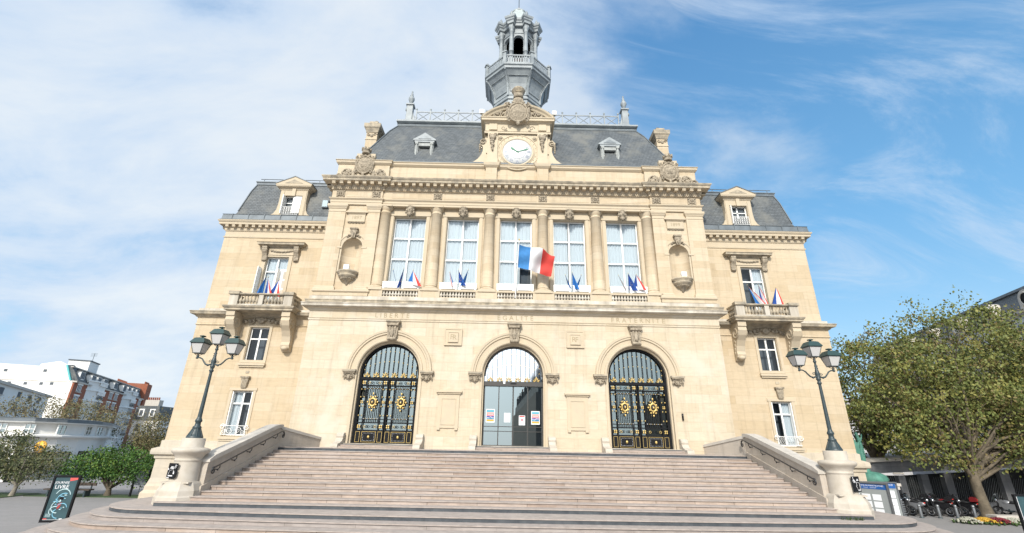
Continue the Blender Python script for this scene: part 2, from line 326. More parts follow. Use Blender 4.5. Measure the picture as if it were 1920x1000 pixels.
def put(name, me, parent=None, loc=(0, 0, 0), world=True):
    """link an object; loc is its world location; geometry is relative to it"""
    o = bpy.data.objects.new(name, me); C.objects.link(o)
    loc = Vector(loc)
    if parent is not None:
        o.parent = parent; o.location = loc-WL[parent.name]
    else: o.location = loc
    WL[o.name] = loc.copy()
    return o
def B(name, mb, parent=None, loc=(0, 0, 0), recalc=True): return put(name, mb.mesh(name, recalc), parent, loc)
def tag(o, label, cat, group=None):
    o['label'] = label; o['category'] = cat
    if group: o['group'] = group
    return o
def thing(name, loc, label, cat, group=None, rz=0):
    o = put(name, None, None, loc); o.empty_display_size = .5; o.rotation_euler = (0, 0, rz); return tag(o, label, cat, group)
def struct(o, kind='structure'): o['kind'] = kind; return o
def lpart(name, mb, parent, recalc=True):
    """part in its parent's local frame"""
    o = bpy.data.objects.new(name, mb.mesh(name, recalc)); C.objects.link(o); o.parent = parent; return o
def dup(root, loc=None, rz=None, label=None, parent=None, scale=None):
    r_ = root.copy(); C.objects.link(r_)
    if parent is not None: r_.parent = parent
    if loc is not None: r_.location = loc
    if rz is not None: r_.rotation_euler = (0, 0, rz)
    if scale is not None: r_.scale = scale
    if label: r_['label'] = label
    for ch in list(root.children):
        c = ch.copy(); C.objects.link(c); c.parent = r_
        for g in ch.children:
            d = g.copy(); C.objects.link(d); d.parent = c
    return r_
# ------------------------------------------------------------------ wall with openings
def wall(mb, x0, x1, z0, z1, y, ops, depth, mat, rev=None):
    rev = rev or mat; xs = {x0, x1}
    for (a, b, za, zb, arch) in ops:
        xs |= {a, b}
        if arch: xs |= {(a+b)/2-(b-a)/2*cos(pi*i/24) for i in range(25)}
    xs = sorted(x for x in xs if x0-1e-6 <= x <= x1+1e-6)
    def top(o, x):
        a, b, za, zb, arch = o
        if not arch: return zb
        h = (b-a)/2; return zb+sqrt(max(0, h*h-(x-(a+b)/2)**2))
    for xa, xb in zip(xs[:-1], xs[1:]):
        if xb-xa < 1e-5: continue
        xm = (xa+xb)/2; cur = (z0, z0)
        for o in sorted([o for o in ops if o[0] < xm < o[1]], key=lambda o: o[2]):
            if o[2] > cur[0]+1e-6: mb.quad((xa, y, cur[0]), (xb, y, cur[1]), (xb, y, o[2]), (xa, y, o[2]), mat)
            cur = (top(o, xa), top(o, xb))
        if cur[0] < z1-1e-6: mb.quad((xa, y, cur[0]), (xb, y, cur[1]), (xb, y, z1), (xa, y, z1), mat)
    for o in ops:
        a, b, za, zb, arch = o; Y2 = y+depth
        mb.quad((a, y, za), (a, Y2, za), (a, Y2, zb), (a, y, zb), rev); mb.quad((b, y, za), (b, Y2, za), (b, Y2, zb), (b, y, zb), rev)
        mb.quad((a, y, za), (b, y, za), (b, Y2, za), (a, Y2, za), rev)
        if arch:
            px = [(a+b)/2-(b-a)/2*cos(pi*i/24) for i in range(25)]
            for p, q in zip(px[:-1], px[1:]): mb.quad((p, y, top(o, p)), (q, y, top(o, q)), (q, Y2, top(o, q)), (p, Y2, top(o, p)), rev)
        else: mb.quad((a, y, zb), (b, y, zb), (b, Y2, zb), (a, Y2, zb), rev)
def arch_band(mb, cx, cz, y0, prof, mat, a0=0, a1=pi, n=28):
    """sweep [(radius, y)] round an arch in the facade plane"""
    v = []; k = len(prof)
    for i in range(n+1):
        a = a0+(a1-a0)*i/n
        for (r_, yy) in prof: v.append((cx+r_*cos(a), y0+yy, cz+r_*sin(a)))
    mb.add(v, [(i*k+j, (i+1)*k+j, (i+1)*k+j+1, i*k+j+1) for i in range(n) for j in range(k-1)], mat)
    mb.add(v[:k], [tuple(range(k))], mat); mb.add(v[-k:], [tuple(range(k))], mat)
def frame(mb, x0, x1, z0, z1, y, w, d, mat):
    """picture-frame moulding standing d proud of y"""
    mb.box(x0, x1, y-d, y+.01, z1-w, z1, mat); mb.box(x0, x1, y-d, y+.01, z0, z0+w, mat)
    mb.box(x0, x0+w, y-d+.002, y+.01, z0+w, z1-w, mat); mb.box(x1-w, x1, y-d+.002, y+.01, z0+w, z1-w, mat)
def baluster(mb, x, y, z, h, rr, mat, n=8):
    q = [(.55, 0), (.55, .08), (.35, .12), (.45, .18), (.95, .33), (.9, .45), (.5, .68), (.35, .8), (.5, .86), (.35, .9), (.55, .93), (.55, 1)]
    mb.lathe([(a*rr, z+b*h) for a, b in q], x, y, mat, n=n)
def leaf_scroll(mb, x, z, y, w, h, sx, mat, T=None):
    """acanthus scroll filling a box w x h going out to side sx"""
    R = h*.46
    mb.spiral((x+sx*w*.55, y, z+h*.48), R, 1.7, h*.085, mat, sgn=-sx, a0=pi/2, T=T)
    mb.spiral((x+sx*w*.86, y, z+h*.34), R*.62, 1.2, h*.08, mat, sgn=sx, a0=pi/2, T=T)
    mb.blob((x+sx*w*.55, y-.02, z+h*.48), (h*.15, .05, h*.15), mat, T=T)
    for k in range(7):
        a = k/6*pi; mb.blob((x+sx*w*(.22+.5*k/6), y, z+h*(.25+.6*sin(a))), (h*.13, .05, h*.20), mat, n=6, m=4, T=T, rot=Matrix.Rotation(sx*(a-pi/2)*.8, 3, 'Y'))
    mb.blob((x+sx*w*.15, y, z+h*.5), (w*.12, .10, h*.45), mat, T=T)
def cartouche(mb, x, z, y, w, h, mat, crown=True):
    """shield with scrolled rim, mural crown above, tail below"""
    mb.lathe([(w*.98, 0), (w*.9, .07), (w*.55, .13), (0, .16)], 0, 0, mat, n=20, T=Matrix.Translation((x, y, z)) @ Matrix.Rotation(pi/2, 4, 'X') @ Matrix.Diagonal((1, h/w, 1, 1)))
    mb.ring((x, y-.04, z), w*1.02, w*.11, mat, sz=h/w)
    mb.ring((x, y-.10, z+h*.02), w*.66, w*.05, mat, sz=h/w*.95)
    for s_ in (-1, 1):
        mb.spiral((x+s_*w*.95, y-.05, z+h*.82), w*.30, 1.3, w*.10, mat, sgn=-s_, a0=pi/2)
        mb.spiral((x+s_*w*.85, y-.05, z-h*.78), w*.28, 1.3, w*.10, mat, sgn=s_, a0=-pi/2)
        mb.blob((x+s_*w*1.15, y, z+h*.25), (w*.16, .07, h*.4), mat); mb.blob((x+s_*w*1.1, y, z-h*.35), (w*.15, .07, h*.3), mat)
        mb.blob((x+s_*w*.45, y-.04, z+h*1.12), (w*.3, .07, h*.13), mat)
    mb.blob((x, y-.05, z-h*1.12), (w*.22, .09, h*.28), mat); mb.blob((x, y-.05, z+h*1.08), (w*.26, .11, h*.16), mat)
    for i in range(3): mb.box(x-w*.35, x+w*.35, y-.17+.01*i, y-.1, z-h*.28+i*h*.2, z-h*.23+i*h*.2, mat)   # waves on the shield
    if crown:
        cz = z+h*1.32; R = w*.55
        mb.lathe([(R*.8, cz), (R, cz+h*.06), (R*.92, cz+h*.1), (R*.95, cz+h*.36), (R*1.1, cz+h*.40), (R*1.1, cz+h*.46), (R*.7, cz+h*.46)], x, y, mat, n=14)
        for k in range(8):
            a = 2*pi*k/8; mb.cbox((x+R*cos(a), y+R*sin(a), cz+h*.54), (R*.38, R*.38, h*.2), mat)
def mascaron(mb, x, y, z, s, mat):
    mb.blob((x, y-.03*s, z), (.17*s, .16*s, .23*s), mat, n=10, m=8)
    mb.blob((x, y-.19*s, z-.02*s), (.03*s, .05*s, .075*s), mat, n=6, m=4)      # nose
    for q in (-1, 1):
        mb.blob((x+q*.065*s, y-.15*s, z+.06*s), (.05*s, .03*s, .018*s), mat, n=6, m=4)
        mb.blob((x+q*.08*s, y-.13*s, z-.05*s), (.045*s, .04*s, .05*s), mat, n=6, m=4)
        for k in range(3): mb.blob((x+q*(.16+.02*k)*s, y-.03*s, z+(.12-.13*k)*s), (.06*s, .07*s, .08*s), mat, n=6, m=4)
    for k in range(5): mb.blob((x+(k-2)*.075*s, y-.09*s, z+(.20-.012*(k-2)**2)*s), (.055*s, .07*s, .06*s), mat, n=6, m=4)
    mb.box(x-.045*s, x+.045*s, y-.165*s, y-.1*s, z-.115*s, z-.10*s, mat)
    mb.blob((x, y-.08*s, z-.24*s), (.11*s, .08*s, .13*s), mat, n=8, m=5); mb.blob((x, y+.02*s, z-.38*s), (.05*s, .05*s, .08*s), mat, n=6, m=4)
def rosette(mb, x, y, z, s, mat):
    mb.box(x-.27*s, x+.27*s, y-.03, y, z-.24*s, z+.24*s, mat)
    for k in range(8):
        a = k*pi/4; q = .15*s if k % 2 else .13*s
        mb.blob((x+q*cos(a)*1.1, y-.05, z+q*sin(a)), (.075*s, .05*s, .075*s), mat, n=6, m=4)
    for a_, b_ in ((-1, -1), (1, -1), (-1, 1), (1, 1)): mb.blob((x+a_*.20*s, y-.05, z+b_*.18*s), (.07*s, .04, .06*s), mat, n=6, m=4)
    mb.blob((x, y-.08, z), (.07*s, .06, .07*s), mat, n=8, m=4)
def console(mb, x, y, ztop, w, d, h, mat):
    """scrolled bracket against a wall at y, projecting d"""
    pr = [(0, 0), (d, 0), (d, -.13*h), (.93*d, -.15*h), (.97*d, -.24*h), (.85*d, -.36*h), (.62*d, -.48*h), (.44*d, -.62*h), (.36*d, -.76*h), (.42*d, -.84*h), (.36*d, -.92*h), (.2*d, -.96*h), (.12*d, -1*h), (0, -h)]
    mb.prism([(y-a, ztop+b) for a, b in pr], 'x', x-w/2, x+w/2, mat)
    for s_ in (-1, 1):
        mb.spiral((x+s_*w*.5, y-d*.55, ztop-h*.27), min(d*.38, h*.17), 1.6, w*.09, mat, a0=pi, sgn=1, ax='x')
        for k in range(4): mb.blob((x+s_*w*.5, y-d*(.33-.05*k), ztop-h*(.5+.1*k)), (w*.06, d*.08, h*.06), mat, n=6, m=4)
    mb.box(x-w*.28, x+w*.28, y-d*.9, y-d*.6, ztop-h*.30, ztop-h*.15, mat)
    mb.blob((x, y-d*.36, ztop-h*.93), (w*.42, d*.18, h*.06), mat)
def window_part(parent, loc, hw, h, cols, rows, label=None, curtain='full', inside=INSIDE2, fw=.07, fmat=WHITE, ycur=.14):
    """glazed window; rows = list of bar heights (fraction)"""
    w = put('window', None, parent, loc); w.empty_display_size = .3
    m = MB(); m.box(-hw, -hw+fw, 0, .09, 0, h, fmat); m.box(hw-fw, hw, 0, .09, 0, h, fmat); m.box(-hw+fw, hw-fw, 0, .09, h-fw, h, fmat); m.box(-hw+fw, hw-fw, 0, .09, 0, fw*1.3, fmat)
    for i in range(1, cols):
        x = -hw+2*hw*i/cols; m.box(x-fw*.8, x+fw*.8, -.015, .085, fw*1.3, h-fw, fmat)
    for q in rows: m.box(-hw+fw, hw-fw, -.008, .082, h*q-fw*.7, h*q+fw*.7, fmat)
    lpart('frame', m, w)
    m = MB(); m.quad((-hw+fw, .05, fw), (hw-fw, .05, fw), (hw-fw, .05, h-fw), (-hw+fw, .05, h-fw), PANE); lpart('pane', m, w, False)
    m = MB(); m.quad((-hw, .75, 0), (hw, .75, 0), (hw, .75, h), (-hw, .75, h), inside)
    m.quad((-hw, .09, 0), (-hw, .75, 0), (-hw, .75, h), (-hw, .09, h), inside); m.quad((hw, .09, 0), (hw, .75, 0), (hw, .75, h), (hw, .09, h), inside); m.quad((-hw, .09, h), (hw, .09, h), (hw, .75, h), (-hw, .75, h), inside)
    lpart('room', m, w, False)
    if curtain:
        def drape(x0, x1, z0, z1):
            m = MB(); n = int((x1-x0)/.03)+2; v = []; fq = rnd.uniform(17, 34)
            for i in range(n+1):
                x = x0+(x1-x0)*i/n; y = ycur+.03+.025*sin(x*fq+z0)+.012*sin(x*fq*2.3+1)
                v += [(x, y, z0), (x, y, z1)]
            m.add(v, [(2*i, 2*i+2, 2*i+3, 2*i+1) for i in range(n)], CURT, True); lpart('curtain', m, w, False)
        if curtain == 'full':
            gp = rnd.choice((0, .02, .10, .05)); drape(-hw+.02, -gp, .03, h-.03); drape(gp, hw-.02, .03, h-.03)
        elif curtain == 'notlowright':
            drape(-hw+.02, -.02, .03, h-.03); drape(.0, hw-.02, h*.36, h-.03)
            drape(.0, .35, .03, h*.36)
        elif curtain == 'left': drape(-hw+.02, -hw+hw*.75, .03, h-.03)
        elif curtain == 'right': drape(hw*.1, hw-.02, .03, h-.03)
    return w

# ================================================================== the town hall
TH = thing('town_hall', (0, 0, G), 'pale limestone town hall with clock gable, slate roofs and grey belfry', 'town hall')
XD, WD = 8.553, 2.04
XH = 14.65
# --- ground floor wall of the centre block
m = MB()
ops = [(c_-WD-.10, c_+WD+.10, 2.38, 6.93, True) for c_ in (-XD, 0, XD)]
wall(m, -XH, XH, G, 10.75, 0, ops, .16, STONEG, TRIM)
ops2 = [(c_-WD, c_+WD, 2.38, 6.93, True) for c_ in (-XD, 0, XD)]
wall(m, -XH+.3, XH-.3, G, 10.2, .16, ops2, .50, TRIM, TRIM)
for s in (-1, 1): m.quad((s*XH, 0, G), (s*XH, 2.3, G), (s*XH, 2.3, 10.75), (s*XH, 0, 10.75), STONEG)
B('ground_floor_wall', m, TH)
# --- string course, architrave band and lettering
m = MB()
m.mould([(-XH, 2.2), (-XH, 0), (XH, 0), (XH, 2.2)], [(0, 10.5), (.05, 10.52), (.05, 10.62), (.09, 10.66), (.03, 10.68), (.03, 11.16), (.10, 11.2), (.16, 11.28), (.16, 11.34), (.3, 11.4)], STONEG)
B('frieze_band', m, TH)
m = MB()
m.mould([(-XH, 2.2), (-XH, 0), (XH, 0), (XH, 2.2)], [(0, 11.38), (.42, 11.42), (.52, 11.46), (.52, 11.60), (.56, 11.63), (.56, 11.68), (.30, 11.74)], LEDGE)
m.mould([(-XH, 2.2), (-XH, 0), (XH, 0), (XH, 2.2)], [(.05, 11.72), (.36, 11.76), (.36, 11.88), (.40, 11.92), (.40, 11.98), (.1, 12.06)], WEATH)
m.mould([(-XH+.02, 2.2), (-XH+.02, .02), (XH-.02, .02), (XH-.02, 2.2)], [(0, 12.02), (.2, 12.03), (.2, 12.26), (.14, 12.3), (-.6, 12.3)], LEDGE)
B('string_course', m, TH)
for c_, t_ in ((-8.75, 'LIBERTE'), (.05, 'EGALITE'), (8.85, 'FRATERNITE')):
    m = MB(); m.text(' '.join(t_), .48, FRONT(c_, -.034, 10.92), LETTER, .004); B('carved_motto', m, TH)
# --- archivolts, keystones, consoles, plaques
for c_ in (-XD, 0, XD):
    m = MB()
    arch_band(m, c_, 6.95, 0, [(2.14, .02), (2.14, -.05), (2.20, -.10), (2.30, -.10), (2.34, -.02), (2.60, -.03), (2.64, -.12), (2.74, -.12), (2.78, -.17), (2.92, -.18), (2.95, .01)], TRIM)
    m.box(c_-2.30, c_-2.14, -.06, .01, 2.25, 6.95, TRIM); m.box(c_+2.14, c_+2.30, -.06, .01, 2.25, 6.95, TRIM)
    B('archivolt', m, TH)
    m = MB()
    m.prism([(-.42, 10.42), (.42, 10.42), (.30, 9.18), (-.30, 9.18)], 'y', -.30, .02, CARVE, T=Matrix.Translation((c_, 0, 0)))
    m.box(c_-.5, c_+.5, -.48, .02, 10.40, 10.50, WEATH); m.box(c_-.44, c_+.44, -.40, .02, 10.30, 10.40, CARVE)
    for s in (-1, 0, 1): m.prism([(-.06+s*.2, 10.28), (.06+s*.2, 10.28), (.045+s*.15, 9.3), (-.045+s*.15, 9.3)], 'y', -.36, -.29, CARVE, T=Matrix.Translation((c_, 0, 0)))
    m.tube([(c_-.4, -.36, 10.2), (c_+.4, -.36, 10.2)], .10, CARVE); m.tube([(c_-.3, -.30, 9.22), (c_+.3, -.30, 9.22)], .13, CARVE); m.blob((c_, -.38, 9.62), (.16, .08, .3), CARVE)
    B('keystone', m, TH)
    for s in (-1, 1):
        x = c_+s*2.64; m = MB()
        m.box(x-.46, x+.46, -.34, .01, 6.93, 7.06, WEATH); m.box(x-.40, x+.40, -.28, .01, 6.84, 6.93, CARVE)
        m.prism([(x-.36, 6.84), (x+.36, 6.84), (x+.2, 6.5), (x, 6.42), (x-.2, 6.5)], 'y', -.16, .01, CARVE)
        for q in (-1, 1): m.spiral((x+q*.2, -.2, 6.68), .14, 1.3, .035, CARVE, sgn=q); m.blob((x+q*.34, -.2, 6.6), (.06, .05, .1), CARVE)
        m.blob((x, -.2, 6.55), (.1, .07, .14), CARVE); B('impost_bracket', m, TH)
for s, t_, o_ in ((-1, ('F', 'R'), 0), (1, ('R', 'F'), 0)):
    x = s*4.29; m = MB(); m.box(x-.62, x+.62, -.09, .01, 8.87, 10.06, TRIM); frame(m, x-.62, x+.62, 8.87, 10.06, -.09, .07, .03, TRIM)
    m.box(x-.34, x+.34, -.15, -.09, 9.10, 9.78, TRIM); frame(m, x-.36, x+.36, 9.08, 9.80, -.09, .035, .09, TRIM)
    m.text(t_[0], .5, FRONT(x-.10, -.153, 9.44), LETTER, .004); m.text(t_[1], .5, FRONT(x+.10, -.155, 9.42), LETTER, .004)
    B('monogram_plaque', m, TH)
    x = s*4.31; m = MB(); m.box(x-.86, x+.86, -.22, .01, 5.68, 5.80, TRIM); m.box(x-.78, x+.78, -.14, .01, 5.58, 5.68, TRIM)
    m.box(x-.70, x+.70, -.07, .01, 3.42, 5.56, TRIM); frame(m, x-.48, x+.48, 3.62, 5.30, -.07, .04, .03, TRIM)
    for q in (-1, 1): m.box(x+q*.58-.1, x+q*.58+.1, -.12, .01, 3.30, 3.44, TRIM)
    B('blank_stone_panel', m, TH)
for x in (-XD-2.55, -XD+2.55, -2.55, 2.55, XD-2.55, XD+2.55):     # scroll blocks beside the door steps
    m = MB(); pr = [(0, 2.1), (0, 3.0), (-.25, 3.02), (-.42, 2.94), (-.46, 2.8), (-.42, 2.68), (-.6, 2.5), (-.95, 2.38), (-1.28, 2.34), (-1.34, 2.2), (-1.34, 2.1)]
    m.prism(pr, 'x', x-.22, x+.22, DRUM)
    for q in (-1, 1): m.spiral((x+q*.22, -.27, 2.82), .17, 1.3, .03, DRUM, ax='x')
    B('scroll_block', m, TH)
for a, b in ((-XH, -XD-2.77), (-XD+2.77, -2.77), (2.77, XD-2.77), (XD+2.77, XH)): m = MB(); m.box(a, b, -.05, .01, 2.05, 2.92, STONEG); m.box(a, b, -.035, .01, 2.92, 2.96, TRIM); B('wall_base', m, TH)
# --- upper storey walls
BAYS = [4.18*k for k in (-2, -1, 0, 1, 2)]
m = MB()
wall(m, -10.66, 10.66, 12.2, 19.9, .55, [(x-1.26, x+1.26, 12.95, 19.16, False) for x in BAYS], .36, STONE, TRIM)
for s in (-1, 1):
    a, b = sorted((s*10.65, s*XH))
    wall(m, a, b, 12.2, 19.9, .12, [(s*12.42-.76, s*12.42+.76, 14.1, 16.25, True)], .0, STONE)
    for p, q in ((10.65, 11.62), (13.32, XH)):
        pass
    m.quad((s*XH, 0, 12), (s*XH, 2.3, 12), (s*XH, 2.3, 22), (s*XH, 0, 22), STONE)
    m.quad((s*10.65, .1, 12.2), (s*10.65, .6, 12.2), (s*10.65, .6, 19.9), (s*10.65, .1, 19.9), STONE)
    # niche shell
    n = 14; X0 = s*12.42; v = []
    zs = [14.1+2.15*i/4 for i in range(5)]
    for z in zs:
        for i in range(n+1): a = pi*i/n; v.append((X0-.76*cos(a), .12+.62*sin(a), z))
    for j in range(1, 8):
        e = pi/2*j/8
        for i in range(n+1): a = pi*i/n; v.append((X0-.76*cos(a)*cos(e), .12+.62*sin(a)*cos(e), 16.25+.76*sin(e)))
    rows = len(v)//(n+1)
    m.add(v, [(j*(n+1)+i, j*(n+1)+i+1, (j+1)*(n+1)+i+1, (j+1)*(n+1)+i) for j in range(rows-1) for i in range(n)], STONE, True)
B('upper_wall', m, TH)
for x in BAYS:                 # raised surrounds of the tall windows
    m = MB(); m.box(x-1.55, x-1.30, .47, .56, 12.9, 19.16, TRIM); m.box(x+1.30, x+1.55, .47, .56, 12.9, 19.16, TRIM); m.box(x-1.62, x+1.62, .45, .56, 19.19, 19.5, TRIM); m.box(x-1.55, x+1.55, .5, .56, 19.5, 19.62, TRIM)
    B('window_surround', m, TH)
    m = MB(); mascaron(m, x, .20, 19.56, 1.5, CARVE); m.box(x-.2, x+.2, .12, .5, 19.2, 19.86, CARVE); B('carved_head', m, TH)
# --- pedestal zone and balustrades
edges = [-10.65, -9.78]+[q for x in (-6.27, -2.09, 2.09, 6.27) for q in (x-.62, x+.62)]+[9.78, 10.65]
for i in range(0, len(edges), 2):
    a, b = edges[i], edges[i+1]; m = MB(); m.box(a, b, -.12, .6, 12.3, 12.82, STONE); m.box(a-.04, b+.04, -.20, .6, 12.82, 12.96, TRIM); B('column_pedestal', m, TH)
for s in (-1, 1):
    a, b = sorted((s*10.69, s*(XH+.02))); m = MB(); m.box(a, b, -.16, .3, 12.3, 12.60, STONE)
    m.mould([(a, .3), (a, -.16), (b, -.16), (b, .3)] if s else [], [(0, 12.55), (.05, 12.57), (.1, 12.63), (.1, 12.70), (.02, 12.74), (-.3, 12.74)], TRIM); B('pedestal_course', m, TH)
for i, x in enumerate(BAYS):
    t = put('balustrade', None, TH, (x, -.02, 12.3)); m = MB(); m.box(-1.56, 1.56, -.13, .13, .50, .64, TRIM); m.box(-1.5, 1.5, -.10, .10, 0, .05, TRIM)
    for q in (-1, 1): a, b = sorted((q*1.56, q*1.30)); m.box(a, b, -.11, .11, .0, .5, TRIM)
    lpart('rail', m, t)
    m = MB(); m.box(-1.3, 1.3, .30, .34, 0, .5, INSIDE2); lpart('gap_shade_panel', m, t)  # added dark sheet; its colour carries the shade between the balusters
    m = MB(); baluster(m, 0, 0, .05, .45, .125, LEDGE); me = m.mesh('baluster')
    for k in range(12):
        o = bpy.data.objects.new('baluster', me); C.objects.link(o); o.parent = t; o.location = (-1.19+2.38*k/11, 0, 0)
# --- columns and pilasters
for x in (-10.30, -6.27, -2.09, 2.09, 6.27, 10.30):
    m = MB(); yc = .42 if abs(x) < 10 else .40
    m.box(x-.56, x+.56, -.14, .6, 12.96, 13.06, TRIM)
    m.lathe([(.54, 13.06), (.56, 13.12), (.54, 13.19), (.46, 13.21), (.45, 13.25), (.50, 13.28), (.48, 13.32), (.43, 13.34), (.43, 15.2), (.385, 19.25), (.42, 19.27), (.42, 19.32), (.38, 19.34), (.38, 19.5), (.42, 19.53), (.42, 19.56), (.52, 19.70), (.52, 19.74)], x, yc, STONE, n=28)
    m.box(x-.54, x+.54, yc-.54, .6, 19.74, 19.87, TRIM)
    B('column', m, TH)
for s in (-1, 1):
    for p, q in ((10.65, 11.62), (13.32, XH)):
        a, b = sorted((s*p, s*q)); m = MB(); m.box(a+.003, b-.003, .003, .2, 12.7, 19.8, STONE)
        pa = [(a, .3), (a, 0), (b, 0), (b, .3)]
        m.mould(pa, [(0, 12.74), (.12, 12.75), (.12, 12.86), (.08, 12.93), (.09, 12.98), (.03, 13.05), (0, 13.08)], TRIM)
        m.mould(pa, [(0, 19.20), (.03, 19.22), (.03, 19.27), (0, 19.29), (0, 19.45), (.05, 19.5), (.05, 19.54), (.13, 19.68), (.13, 19.86), (-.2, 19.87)], TRIM)
        B('pilaster', m, TH)
    # niche furniture
    X0 = s*12.42; m = MB()
    arch_band(m, X0, 16.25, .12, [(.76, .01), (.76, -.06), (.86, -.07), (.88, -.04), (.98, -.05), (1.04, -.10), (1.1, -.10), (1.1, .01)], TRIM)
    for q in (-1, 1):
        m.box(X0+q*.93-.19, X0+q*.93+.19, -.03, .13, 16.12, 16.25, TRIM); m.box(X0+q*.82-.06, X0+q*.82+.06, .05, .13, 14.2, 16.12, TRIM)
    B('niche_arch', m, TH)
    m = MB(); m.prism([(X0-.14, 16.95), (X0+.14, 16.95), (X0+.24, 17.65), (X0-.24, 17.65)], 'y', -.16, .12, CARVE); m.box(X0-.3, X0+.3, -.22, .12, 17.65, 17.76, CARVE)
    for q in (-1, 1): m.spiral((X0+q*.18, -.15, 17.45), .12, 1.2, .03, CARVE, sgn=q); m.blob((X0+q*.3, -.02, 17.2), (.14, .08, .07), CARVE); m.blob((X0+q*.45, -.02, 17.08), (.10, .06, .05), CARVE)
    m.blob((X0, -.18, 17.2), (.1, .07, .22), CARVE); B('niche_keystone', m, TH)
    m = MB(); m.lathe([(.0, 13.15), (.08, 13.2), (.12, 13.32), (.20, 13.38), (.28, 13.5), (.46, 13.6), (.52, 13.72), (.66, 13.80), (.68, 13.9), (.62, 13.95), (.78, 14.05), (.82, 14.14), (.76, 14.2), (0, 14.2)], X0, .12, WEATH, n=26, a0=pi, a1=2*pi)
    for k in range(11): a = pi+pi*(k+.5)/11; m.blob((X0+.47*cos(a), .12+.47*sin(a), 13.66), (.07, .06, .11), CARVE, n=6, m=4)
    B('niche_bowl', m, TH)
    m = MB(); m.box(X0-.62, X0+.62, .04, .13, 18.42, 19.02, TRIM); frame(m, X0-.66, X0+.66, 18.38, 19.06, .12, .05, .10, TRIM)
    m.prism([(X0-.85, 19.12), (X0+.85, 19.12), (X0+.85, 19.19), (X0, 19.50), (X0-.85, 19.19)], 'y', -.10, .13, TRIM)
    m.box(X0-.7, X0+.7, -.04, .13, 19.06, 19.12, TRIM)
    for k in range(11): m.blob((X0-.6+.12*k, .07, 18.33-.03*(k % 2)), (.07, .05, .05), CARVE, n=6, m=4)
    m.text('1897' if s < 0 else '1899', .40, FRONT(X0, .036, 18.72), LETTER, .004); B('date_panel', m, TH)
# --- entablature
path = [(-XH, 2.6), (-XH, 0), (-10.62, 0), (-10.62, .13), (10.62, .13), (10.62, 0), (XH, 0), (XH, 2.6)]
m = MB(); m.mould(path, [(-.9, 19.87), (0, 19.87), (0, 20.05), (.03, 20.06), (.03, 20.26), (.06, 20.27), (.14, 20.36), (.14, 20.42), (-.02, 20.44)], TRIM, caps=False); B('architrave', m, TH)
m = MB(); m.mould(path, [(-.02, 20.42), (-.02, 21.16), (.1, 21.16)], STONE)
for x0, x1 in [(-9.9, -6.75), (-5.8, -2.57), (-1.6, 1.6), (2.57, 5.8), (6.75, 9.9)]: frame(m, x0, x1, 20.56, 21.06, .15, .03, .02, TRIM)
for s in (-1, 1): a, b = sorted((s*13.5, s*11.5)); frame(m, a, b, 20.56, 21.06, .02, .03, .02, TRIM)
B('frieze', m, TH)
for x in (-13.95, -11.13, -6.27, -2.09, 2.09, 6.27, 11.13, 13.95):
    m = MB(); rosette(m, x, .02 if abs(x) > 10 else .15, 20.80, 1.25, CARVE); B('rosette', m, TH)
m = MB(); m.mould(path, [(0, 21.14), (.06, 21.16), (.06, 21.36), (.13, 21.40), (.13, 21.48), (.18, 21.66), (.24, 21.68), (.62, 21.68), (.62, 21.71)], TRIM)
m.mould(path, [(.60, 21.695), (.65, 21.70), (.65, 21.86), (.69, 21.88), (.76, 22.0), (.76, 22.06), (.3, 22.14), (0, 22.15)], WEATH)
def along(path, step, fn, e=.2):
    for (a, b) in zip(path[:-1], path[1:]):
        a, b = Vector((*a, 0)), Vector((*b, 0)); d = (b-a); Ln = d.length
        if Ln < .5: continue
        d.normalize(); n_ = max(1, int(round((Ln-2*e)/step))); out = Vector((d.y, -d.x, 0))
        for k in range(n_+1): fn(a+d*(e+(Ln-2*e)*k/n_), d, out)
def modil(p, d, o_, z=21.47, dep=.72, w=.27, h=.15, mb=None, mat=TRIM):
    T = Matrix(((d.x, -o_.x, 0, p.x), (d.y, -o_.y, 0, p.y), (0, 0, 1, 0), (0, 0, 0, 1)))
    mb.box(-w/2, w/2, -dep, -.1, z, z+h, mat, T=T); mb.box(-w/2, w/2, -dep-.03, -.1, z+h*.6, z+h+.005, mat, T=T)
along(path, .17, lambda p, d, o_: modil(p, d, o_, z=21.22, dep=.12, w=.10, h=.12, mb=m), e=.1)
B('cornice', m, TH)
def modillions(path, step, zz, **k):
    t = MB(); modil(Vector((0, 0, 0)), Vector((1, 0, 0)), Vector((0, -1, 0)), mb=t, z=0, **k); me = t.mesh('modillion')
    def one(p, d, o_):
        o = put('modillion', me, TH, (p.x, p.y, zz)); o.rotation_euler = (0, 0, math.atan2(d.y, d.x))
    along(path, step, one)
modillions(path, .56, 21.47, h=.20, w=.27, dep=.54)
# --- attic
m = MB(); pa = [(-XH+.1, 3), (-XH+.1, .05), (-10.4, .05), (-10.4, .25), (10.4, .25), (10.4, .05), (XH-.1, .05), (XH-.1, 3)]
m.mould(pa, [(0, 21.9), (.12, 22.1), (.12, 22.5), (.0, 22.6), (0, 23.55), (.04, 23.56)], STONE, caps=False)
m.mould(pa, [(0, 23.54), (.05, 23.57), (.18, 23.70), (.18, 23.84), (.24, 23.88), (.24, 23.93), (-.4, 23.97)], TRIM)
for s in (-1, 1): a, b = sorted((s*1.64, s*2.55)); m.box(a, b, -.03, .3, 21.9, 23.55, STONE); m.mould([(a, .3), (a, -.03), (b, -.03), (b, .3)], [(0, 23.54), (.05, 23.57), (.16, 23.70), (.2, 23.9), (.2, 23.95), (-.4, 23.99)], TRIM)
B('attic', m, TH)
m = MB(); m.mould([(-XH+.5, 3), (-XH+.5, .45), (XH-.5, .45), (XH-.5, 3)], [(0, 23.95), (.35, 23.98), (.38, 24.1), (.30, 24.16), (0, 24.2)], LEAD)
